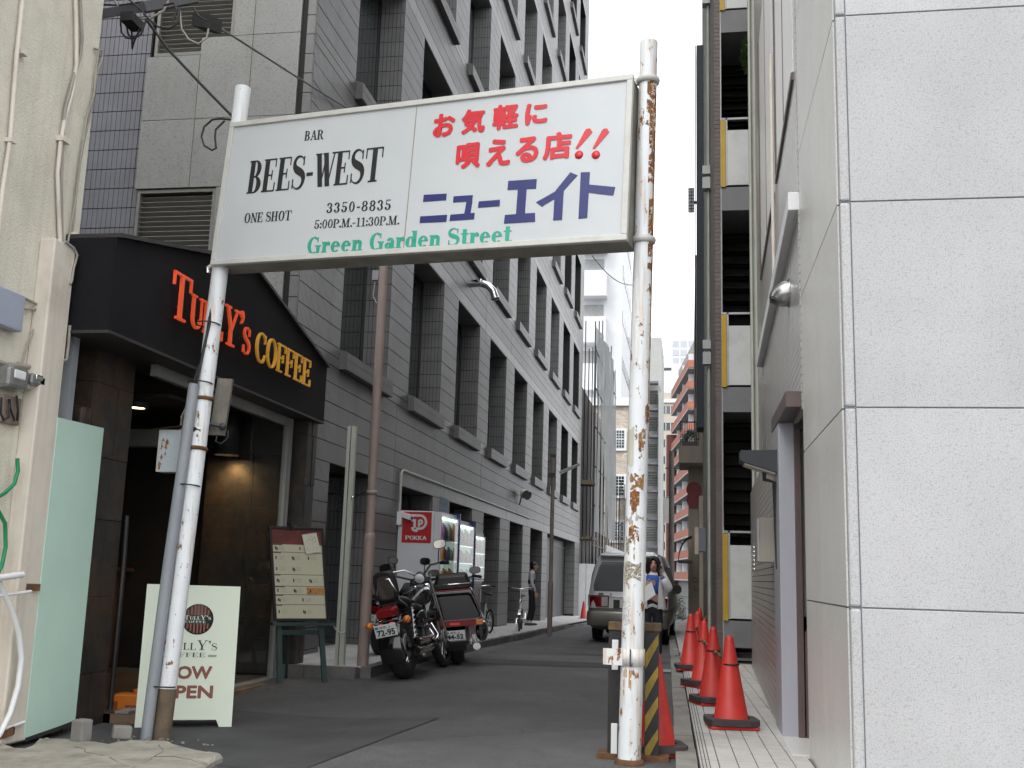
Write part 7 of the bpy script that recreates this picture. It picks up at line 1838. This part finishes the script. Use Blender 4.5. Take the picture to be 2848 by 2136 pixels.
# ------------------------------------------------------------------ bicycles
def bicycle(name, lab, loc, rz, fr_mat, basket):
    t = thing(name, lab, 'bicycle', loc, rz, group='bicycles by the vending machines')
    Rw = .25
    for y in (0, .95):
        k = MB(); k.ring((0, y, Rw), (1, 0, 0), Rw-.02, .02, 28, 6); w = k.build('wheel', m_rubber, t, world=False)
        k = MB(); k.ring((0, y, Rw), (1, 0, 0), Rw-.045, .008, 28, 5); k.build('rim', m_chrome, w, world=False)
        k = MB()
        for i in range(14): a = 2*math.pi*i/14; k.tube([(.02*(-1)**i, y, Rw), (0, y+.2*math.cos(a), Rw+.2*math.sin(a))], .0025, 4)
        o = k.build('spokes', m_chrome, w, world=False); o['kind'] = 'stuff'
    k = MB(); k.tube([(0, .95, Rw), (0, .86, .55), (0, .83, .72)], .018, 8); k.tube([(0, .85, .5), (0, .6, .36), (0, .38, .27)], .022, 8); k.tube([(0, .38, .27), (0, .3, .6)], .018, 8); k.tube([(0, .38, .27), (.03, 0, Rw)], .012, 6); k.tube([(0, .31, .55), (.03, 0, Rw)], .01, 6); k.build('frame', fr_mat, t, world=False)
    k = MB(); k.cyl((0, .83, .72), (0, .80, .95), .014, n=8); k.tube([(-.27, .7, .96), (-.2, .78, .98), (0, .80, .95), (.2, .78, .98), (.27, .7, .96)], .011, 8); k.build('handlebar', m_chrome, t, world=False)
    for s_ in (-1, 1): k = MB(); k.cyl((s_*.25, .72, .962), (s_*.29, .62, .955), .017, n=8); k.build('grip', m_rubber, t, world=False)
    k = MB(); k.cyl((0, .3, .6), (0, .28, .76), .013, n=8); k.build('seat_post', m_chrome, t, world=False)
    k = MB(); ell_loft(k, [(.1, 0, .79, .07, .025), (.18, 0, .8, .1, .03), (.32, 0, .79, .06, .025), (.42, 0, .79, .02, .015)]); k.build('saddle', m_seat, t, world=False)
    k = MB(); k.tube([(-.1, .38, .27), (.1, .38, .27)], .01, 6); k.bar((.1, .38, .27), (.1, .46, .14), .012, .02); k.bar((-.1, .38, .27), (-.1, .30, .4), .012, .02); k.build('crank', m_chrome, t, world=False)
    rings = []; k = MB()
    for i in range(9): a = R(30+120*i/8); rings.append([V(x_, .95+math.cos(a)*.275, Rw+math.sin(a)*.275) for x_ in (-.03, .03)])
    k.loft(rings, cap=False, close=False); k.build('mudguard', m_white if basket else m_chrome, t, world=False)
    k = MB(); k.lathe([(0, -.04), (.035, -.02), (.04, .02), (0, .025)], (0, .92, .68), (0, 1, 0), 12); k.build('front_lamp', m_chrome, t, world=False)
    if basket:
        k = MB()
        for zz in (.62, .7, .78, .86): s_ = .12+.05*(zz-.62)/.24; k.tube([(-s_, 1.0-s_*.5, zz), (s_, 1.0-s_*.5, zz), (s_, 1.0+s_, zz), (-s_, 1.0+s_, zz), (-s_, 1.0-s_*.5, zz)], .004, 4)
        for i in range(7): x_ = -.12+.04*i; k.tube([(x_, 1.12, .62), (x_*1.35, 1.16, .86)], .003, 4); k.tube([(x_, .94, .62), (x_*1.35, .92, .86)], .003, 4)
        o = k.build('basket', m_steel, t, world=False)
    k = MB(); k.tube([(.05, .05, .2), (.12, .0, .01)], .008, 5); k.build('kick_stand', m_steel, t, world=False)
    return t
_b = pz(1356, 1764, -.03); bicycle('city_bicycle', 'bicycle with chrome bars and white mudguard just past the vending machines', (_b[0], _b[1]+.2, lz(_b[1])), R(28), m_white, True)
q = pz(1443, 1758, -.08)
bicycle('folding_bicycle', 'small silver bicycle seen head-on in front of the tiled pillars', (q[0]-.1, q[1]+1.0, lz(q[1]+.5)), R(186), m_chrome, False)

# ------------------------------------------------------------------ van
vz = gz(-1.3, 23.2)
VN = thing('minivan', 'silver and brown two-tone minivan parked in the lane, seen from behind', 'van', (-1.30, 23.0, vz), R(-1.5))
m_vs = mat('van_silver', (.52, .54, .55), .3, metal=.15, var=.04, coat=.5); m_vb = mat('van_brown', (.13, .12, .10), .35, metal=.15, var=.06, coat=.4)
def vring(z, hw, y0, y1, r=.16, n=7):
    pts = []
    for cx_, cy_, a0 in ((hw-r, y1-r, 0), (-(hw-r), y1-r, 90), (-(hw-r), y0+r, 180), (hw-r, y0+r, 270)):
        for i in range(n): a = R(a0+90*i/(n-1)); pts.append(V(cx_+r*math.cos(a), cy_+r*math.sin(a), z))
    return pts
low = [(.30, .78, .06, 4.6), (.36, .82, .0, 4.68), (.55, .845, -.03, 4.72), (.72, .85, -.02, 4.7)]
upp = [(.722, .85, -.02, 4.7), (.95, .85, .0, 4.6), (1.08, .84, .02, 4.35), (1.3, .805, .09, 3.95), (1.6, .74, .2, 3.55), (1.78, .69, .29, 3.3), (1.87, .63, .38, 3.15), (1.92, .5, .55, 2.9)]
k = MB(); k.loft([vring(*a) for a in low]); k.build('lower_body', m_vb, VN, world=False)
k = MB(); k.loft([vring(*a) for a in upp]); k.build('upper_body', m_vs, VN, world=False)
def rear_y(z):
    for (z0, h0, a0, b0), (z1, h1, a1, b1) in zip(upp, upp[1:]):
        if z0 <= z <= z1: t = (z-z0)/(z1-z0); return a0+(a1-a0)*t, h0+(h1-h0)*t
    return upp[-1][2], upp[-1][1]
def rear_patch(name, z0, z1, f0, f1, m, off, n=6, par=VN):
    """panel following the rear face: f0,f1 half-width fractions at bottom/top"""
    rings = []
    for i in range(n+1):
        z = z0+(z1-z0)*i/n; y, hw = rear_y(z); e = min(1., .12+min(i, n-i)) if False else 1.
        f = f0+(f1-f0)*i/n
        if i in (0, n): f *= .95
        rings.append([V(x_*f*(hw-.1), y-off, z) for x_ in (-1, -.5, 0, .5, 1)])
    k = MB(); k.loft(rings, cap=False, close=False); return k.build(name, m, par, world=False)
rear_patch('rear_window', 1.1, 1.66, .98, .93, m_vanglass, .012)
rear_patch('rear_gasket', 1.07, 1.69, 1.03, .98, m_dark, .006)
k = MB(); k.box(-.62, .62, .16, .34, 1.80, 1.86); k.build('spoiler', m_vs, VN, world=False, bevel=.02)
for s_ in (-1, 1):
    k = MB(); k.loft([[V(s_*.40, -.035, z), V(s_*.62, -.035, z), V(s_*.80, .02, z), V(s_*.862, .16, z), V(s_*.862, .3, z), V(s_*.84, .3, z), V(s_*.78, .05, z), V(s_*.40, -.01, z)] for z in (.74, .96)]); k.build('tail_light', m_redlens, VN, world=False, fix=True)
    k = MB(); k.box(s_*.42, s_*.55, -.042, -.034, .76, .95); k.build('reverse_lens', mat('clear_lens', (.45, .4, .38), .15, coat=.5), VN, world=False)
    for y in (.85, 3.75):
        k = MB(); k.lathe([(.0, -.1), (.2, -.1), (.3, -.1), (.33, -.06), (.33, .06), (.3, .1), (.2, .09), (0, .08)], (s_*.72, y, .33), (s_, 0, 0), 24); w = k.build('wheel', m_rubber, VN, world=False)
        k = MB(); k.lathe([(.2, .092), (.15, .105), (0, .1)], (s_*.72, y, .33), (s_, 0, 0), 18); k.build('rim', m_steel, w, world=False)
    rings = []
    for z, y0_, y1_, hw in ((1.1, .5, 3.7, .842), (1.3, .52, 3.6, .815), (1.62, .6, 3.2, .748)): rings.append([V(s_*hw, y_, z) for y_ in np.linspace(y0_, y1_, 6)])
    k = MB(); k.loft(rings, cap=False, close=False); k.build('side_window', m_vanglass, VN, world=False)
    k = MB(); k.loft([[V(s_*(.9+.0*i)+.1*math.cos(a)*s_, 3.55+.04*i, 1.12+.11*math.sin(a)) for a in [2*math.pi*j/12 for j in range(12)]] for i in range(3)]); k.bar((s_*.8, 3.6, 1.05), (s_*.92, 3.58, 1.1), .03, .03); k.build('door_mirror', m_dark, VN, world=False)
    k = MB(); k.tube([(s_*.70, .3, 1.72), (s_*.80, .35, 1.4), (s_*.85, .4, 1.05)], .012, 5); k.build('pillar_trim', m_chrome, VN, world=False)
    for y in (1.5, 2.6): k = MB(); k.box(s_*.849, s_*.853, y, y+.006, .4, 1.7 if False else 1.05); k.build('door_gap', m_dark, VN, world=False)
k = MB(); k.loft([vring(.36, .86, -.11, .6, .14), vring(.45, .87, -.13, .6, .14), vring(.62, .865, -.12, .6, .14), vring(.66, .85, -.09, .6, .14)]); k.build('rear_bumper', m_vb, VN, world=False)
k = MB(); k.box(-.3, .3, -.045, -.03, .72, .9); k.build('plate_recess', m_dark, VN, world=False)
k = MB(); k.box(-.165, .165, -.055, -.047, .735, .9); vp = k.build('licence_plate', m_plate, VN, world=False)
k = MB(); put_text(k, '41-86', (-.165, -.0556, .735), (1, 0, 0), (0, 0, 1), (0, -1, 0), .04, .02, .3, .1, .001); o = k.build('plate_number', m_plateink, vp, world=False); o['kind'] = 'stuff'
k = MB(); k.box(-.84, .84, -.036, -.022, .965, .985); k.build('chrome_strip', m_chrome, VN, world=False)
k = MB(); k.tube([(.12, .03, 1.1), (.2, .02, 1.14), (.5, .05, 1.16)], .008, 5); k.build('rear_wiper', m_dark, VN, world=False)
k = MB(); k.tube([(0, .27, 1.82), (0, .1, 1.78), (0, .02, 1.62)], .012, 6); k.lathe([(0, .0), (.07, .02), (.1, .06), (.0, .07)], (0, .02, 1.56), (0, -.4, -1), 14); k.build('underview_mirror', m_dark, VN, world=False)
k = MB(); k.ball((-.35, -.09, 1.02), .02); k.box(-.62, -.52, -.02, .0, 1.0, 1.03); k.build('badge', m_chrome, VN, world=False)
k = MB(); k.box(-.7, .7, .3, 4.4, .26, .34); k.build('underbody', m_dark, VN, world=False)
# ------------------------------------------------------------------ people
def skin_mesh(name, verts, edges, m, parent, subs=2):
    """continuous body surface grown round a skeleton: verts = [(pos, rx, ry)]"""
    me = bpy.data.meshes.new(name); me.from_pydata([tuple(map(float, v[0])) for v in verts], edges, []); o = bpy.data.objects.new(name, me); COL.objects.link(o)
    sk = o.modifiers.new('skin', 'SKIN'); sk.use_smooth_shade = True
    for i, v in enumerate(verts): me.skin_vertices[0].data[i].radius = (v[1], v[2] if len(v) > 2 else v[1])
    me.skin_vertices[0].data[0].use_root = True
    sb = o.modifiers.new('sub', 'SUBSURF'); sb.levels = sb.render_levels = subs
    dg = bpy.context.evaluated_depsgraph_get(); dg.update()
    nm = bpy.data.meshes.new_from_object(o.evaluated_get(dg)); bpy.data.objects.remove(o)
    nm.materials.clear(); nm.materials.append(m); nm.polygons.foreach_set('use_smooth', [True]*len(nm.polygons))
    ob = bpy.data.objects.new(name, nm); COL.objects.link(ob); ob.parent = parent; return ob
def hand_mesh(mb, wrist, d, side, curl=.35):
    """palm, four fingers of different length and a thumb; d: pointing direction, side: towards the thumb"""
    d = unit(d); side = unit(V(*side)-d*np.dot(side, d)); n = np.cross(d, side); w = V(*wrist)
    mb.obox(w+d*.045, d*.045, side*.038, n*.013)
    for i, L in enumerate((.068, .078, .072, .056)):
        b = w+d*.088+side*(.029-.019*i); m1 = b+d*L*.5+n*L*curl*.25; e = m1+d*L*.4+n*L*curl*.8
        mb.tube([b-d*.01, m1, e], [.0088, .0082, .0065], 7)
    b = w+d*.03+side*.034; mb.tube([b, b+side*.03+d*.028, b+side*.034+d*.06+n*.01], [.0105, .009, .007], 7)
m_skin = mat('skin', (.50, .31, .23), .5, var=.05); m_hair = mat('dark_hair', (.014, .009, .007), .4, var=.2, scale=30)
def head(par, c, face, h=.225, hair='short'):
    """head with face looking along unit vector face; c = centre"""
    f = unit(face); s = unit(np.cross(f, V(0, 0, 1))); u = np.cross(s, f); c = V(*c)
    P = lambda a, b, z: c+s*a*h+f*b*h+u*z*h
    rings = []
    for z, w, fr_, bk in ((-.5, .12, .22, .02), (-.44, .2, .33, .16), (-.3, .27, .38, .26), (-.1, .315, .40, .36), (.08, .33, .40, .42), (.26, .32, .37, .43), (.4, .25, .27, .34), (.48, .13, .13, .18), (.5, .02, .02, .03)):
        rings.append([P(w*math.cos(a), (fr_ if math.sin(a) > 0 else bk)*math.sin(a), z) for a in [2*math.pi*i/18 for i in range(18)]])
    k = MB(); k.loft(rings); k.tube([P(0, .38, .06), P(0, .46, -.04), P(0, .5, -.12), P(0, .4, -.15)], [.02*h/.225*.5, .012, .016, .008], 8)
    for e in (-1, 1): k.ball(P(.33*e, -.05, -.02), .1*h, 8, 6, (.5, .6, 1))
    hd = k.build('head', m_skin, par, world=False, fix=True)
    k = MB()
    for e in (-1, 1): k.ball(P(.13*e, .375, .03), .036*h, 8, 6); 
    k.build('eyes', m_hair, hd, world=False)
    k = MB()
    for e in (-1, 1): k.tube([P(.06*e, .405, .11), P(.13*e, .405, .135), P(.21*e, .37, .115)], .012*h/.225*.4, 5)
    k.build('eyebrows', m_hair, hd, world=False)
    k = MB(); k.tube([P(-.1, .355, -.27), P(0, .395, -.265), P(.1, .355, -.27)], .008, 6); k.build('mouth', mat('lips', (.36, .12, .1), .4), hd, world=False)
    rings = []; k = MB()
    for z, w, fr_, bk in ((-.34 if hair == 'short' else -.62, .25 if hair == 'short' else .42, -.05, .34 if hair == 'short' else .42), (-.1, .36, -.02, .46), (.12, .375, .06, .5), (.28, .365, .40, .5), (.42, .29, .34, .42), (.53, .15, .18, .22), (.56, .02, .02, .02)):
        rings.append([P(w*math.cos(a), (fr_*math.sin(a) if math.sin(a) > 0 else bk*math.sin(a)), z) for a in [2*math.pi*i/18 for i in range(18)]])
    k.loft(rings)
    if hair == 'long':
        for e in (-1, 1):
            k.tube([P(.05, .3, .5), P(.26*e, .36, .3), P(.36*e, .26, .05), P(.4*e, .2, -.3), P(.42*e, .14, -.7), P(.36*e, .1, -.98)], [.03, .034, .036, .04, .036, .014], 8)
        k.tube([P(0, -.3, .3), P(0, -.46, -.1), P(0, -.44, -.5), P(0, -.36, -.95)], [.07, .085, .085, .03], 10)
    k.build('hair', m_hair, par, world=False, fix=True)
def person(lab, loc, rz, h, face, J, shirt, trousers, shoes=m_dark, hair='short', sleeve=None, extra=None, hands=None):
    """J: dict of joint positions (local, x right when facing +y is the figure's right)"""
    t = thing('person', lab, 'person', loc, rz)
    g = lambda n: V(*J[n])
    body = [(g('pelvis'), .125, .1), (g('waist'), .105, .085), (g('chest'), .13, .095), (g('neckb'), .075, .065), (g('neck'), .046, .046), (g('chin'), .045, .045)]
    ed = [(0, 1), (1, 2), (2, 3), (3, 4), (4, 5)]
    for s_ in 'LR':
        i = len(body); body += [(g('sh'+s_), .056, .056), (g('el'+s_), .04, .04), (g('wr'+s_), .025, .025)]; ed += [(3, i), (i, i+1), (i+1, i+2)]
        i = len(body); body += [(g('hip'+s_), .085, .085), (g('kn'+s_), .056, .056), (g('an'+s_), .036, .036)]; ed += [(0, i), (i, i+1), (i+1, i+2)]
    skin_mesh('body', body, ed, m_skin, t)
    head(t, g('head'), face, .225*h/1.68, hair)
    tp = [(g('waist')+V(0, 0, -.02), .118, .098), (g('pelvis'), .14, .115)]; te = [(0, 1)]
    for s_ in 'LR':
        i = len(tp); tp += [(g('hip'+s_)-V(0, 0, .06), .095, .098), (g('kn'+s_), .072, .074), (g('an'+s_)+V(0, 0, .04), .062, .064)]; te += [(1, i), (i, i+1), (i+1, i+2)]
    skin_mesh('trousers', tp, te, trousers, t)
    for s_ in 'LR':
        k = MB(); a = g('an'+s_); fd = V(*face)*V(1, 1, 0); fd = unit(fd); ff = a-V(0, 0, a[2]-.035)
        sd = V(-fd[1], fd[0], 0)
        k.loft([[ff+fd*y_+sd*w_*math.cos(q_)+V(0, 0, hh_*math.sin(q_)-.0) for q_ in [2*math.pi*j/12 for j in range(12)]] for y_, w_, hh_ in ((-.09, .025, .025), (-.07, .036, .035), (0, .038, .045), (.09, .044, .034), (.15, .036, .026), (.175, .015, .015))]); k.build('shoe', shoes, t, world=False, fix=True)
    sp = [(g('waist')-V(0, 0, .06), .122, .102), (g('chest'), .145, .11), (g('neckb')+V(0, 0, -.015), .082, .07)]; se = [(0, 1), (1, 2)]
    for s_ in 'LR':
        i = len(sp); sp += [(g('sh'+s_), .072, .072), (g('el'+s_), .054, .054), (g('wr'+s_)+(g('el'+s_)-g('wr'+s_))*.08, .04, .04)]; se += [(2, i), (i, i+1), (i+1, i+2)]
    skin_mesh('shirt', sp, se, shirt, t)
    for s_ in 'LR':
        d_, sd_, cu_ = hands[s_]; k = MB(); hand_mesh(k, g('wr'+s_), d_, sd_, cu_); k.build('hand', m_skin, t, world=False)
    if extra: extra(t, g)
    return t
m_shirt = mat('white_shirt', (.52, .52, .57), .8, var=.06, scale=10); m_vest = mat('black_vest', (.012, .012, .014), .7, var=.2); m_blktr = mat('black_trousers', (.01, .01, .012), .7, var=.2)
p = pz(1477, 1740, -.16)
def mn(t, g):
    skin_mesh('vest', [(g('waist')-V(0, 0, .08), .132, .112), (g('chest')-V(0, 0, .02), .152, .118), (g('neckb')+V(0, 0, -.07), .10, .085)], [(0, 1), (1, 2)], m_vest, t)
JM = dict(pelvis=(0, 0, .92), waist=(0, -.01, 1.08), chest=(0, -.015, 1.27), neckb=(0, -.005, 1.42), neck=(0, .015, 1.49), chin=(0, .03, 1.55), head=(0, .045, 1.585),
          shL=(-.18, -.02, 1.40), elL=(-.22, -.03, 1.12), wrL=(-.2, .06, .88), shR=(.18, -.02, 1.40), elR=(.23, -.02, 1.12), wrR=(.215, .09, .89),
          hipL=(-.09, 0, .88), knL=(-.1, .06, .48), anL=(-.1, .0, .085), hipR=(.09, 0, .88), knR=(.1, .0, .48), anR=(.1, -.1, .085))
person('person in white shirt, black vest and trousers walking on the left pavement', (p[0], p[1], lz(p[1])), R(-78), 1.7, (0, 1, 0), JM, m_shirt, m_blktr, hair='short', extra=mn, hands=dict(L=((0, .1, -1), (0, 1, 0), .4), R=((0, .15, -1), (0, 1, 0), .4)))
# woman on the phone (faces the camera: local +y forward, turned round)
m_jack = mat('white_jacket', (.62, .62, .63), .7, var=.05, scale=8); m_btop = mat('blue_top', (.035, .10, .36), .8, var=.1); m_dskirt = mat('dark_trousers', (.012, .014, .022), .8, var=.2)
WYY = 16.3; q = pY(1813, 1740, WYY)
def wm(t, g):
    # open jacket: two fronts, back and sleeves
    jp_ = [(g('chest')+V(0, -.03, -.02), .155, .105), (g('neckb')+V(0, -.02, -.02), .095, .075)]; je = [(0, 1)]
    for s_ in 'LR':
        i = len(jp_); jp_ += [(g('sh'+s_), .082, .082), (g('el'+s_), .068, .068), (g('wr'+s_)+(g('el'+s_)-g('wr'+s_))*.15, .056, .056)]; je += [(1, i), (i, i+1), (i+1, i+2)]
    skin_mesh('jacket', jp_, je, m_jack, t)
    for s_ in (-1, 1):
        rings = []
        for z, a0, a1, rx, ry in ((.80, 20, 150, .215, .15), (.95, 25, 150, .195, .14), (1.1, 30, 150, .172, .13), (1.22, 36, 150, .165, .13), (1.33, 45, 150, .14, .11)):
            rings.append([V(s_*rx*math.sin(R(a)), ry*math.cos(R(a))-.01, z) for a in np.linspace(a0, a1, 8)])
        k = MB(); k.loft(rings, cap=False, close=False); k.build('jacket_front', m_jack, t, world=False)
    rings = [[V(.125*math.cos(a), .105*math.sin(a), z+.012*math.sin(5*a)) for a in [2*math.pi*i/24 for i in range(24)]] for z in (.82, .865)]
    k = MB(); k.loft(rings, cap=False); k.build('top_hem', m_jack, t, world=False)
JW = dict(pelvis=(0, 0, .86), waist=(0, 0, 1.0), chest=(0, .01, 1.17), neckb=(0, 0, 1.30), neck=(0, .01, 1.355), chin=(0, .025, 1.41), head=(-.02, .03, 1.455),
          shL=(-.155, 0, 1.28), elL=(-.26, .06, 1.06), wrL=(-.12, .1, 1.30), shR=(.155, 0, 1.28), elR=(.2, .02, 1.05), wrR=(.1, .2, 1.14),
          hipL=(-.08, 0, .82), knL=(-.085, .03, .45), anL=(-.09, 0, .08), hipR=(.08, 0, .82), knR=(.085, .06, .45), anR=(.085, -.03, .08))
W_ = person('person in white jacket and blue top on the phone, standing behind the right pole', (q[0], WYY, gz(0, WYY)), R(180+6), 1.57, (.12, 1, -.05), JW, m_btop, m_dskirt, hair='long', extra=wm, hands=dict(L=((.28, .1, .95), (-.2, 1, .2), .8), R=((-.8, .3, .3), (0, .2, 1), .7)))
for nm, lab, cat_, c0, a0, a1, a2, mm in (('paper_sheet', 'white sheet of paper held by the person in the white jacket', 'paper', V(.08, .27, 1.04), V(.085, .02, -.06), V(0, .002, 0), V(.03, 0, .09), m_white), ('mobile_phone', 'dark mobile phone held to the ear of the person in the white jacket', 'phone', V(*JW['wrL'])+V(.03, .06, .08), V(.0, .02, .02), V(.012, 0, 0), V(-.01, .01, .055), m_dark)):
    k = MB(); k.obox((0, 0, 0), a0, a1, a2); o = k.build(nm, mm); cz, sz_ = math.cos(R(186)), math.sin(R(186)); o.location = (q[0]+c0[0]*cz-c0[1]*sz_, WYY+c0[0]*sz_+c0[1]*cz, gz(0, WYY)+c0[2]); o.rotation_euler = (0, 0, R(186)); tag(o, lab, cat_)
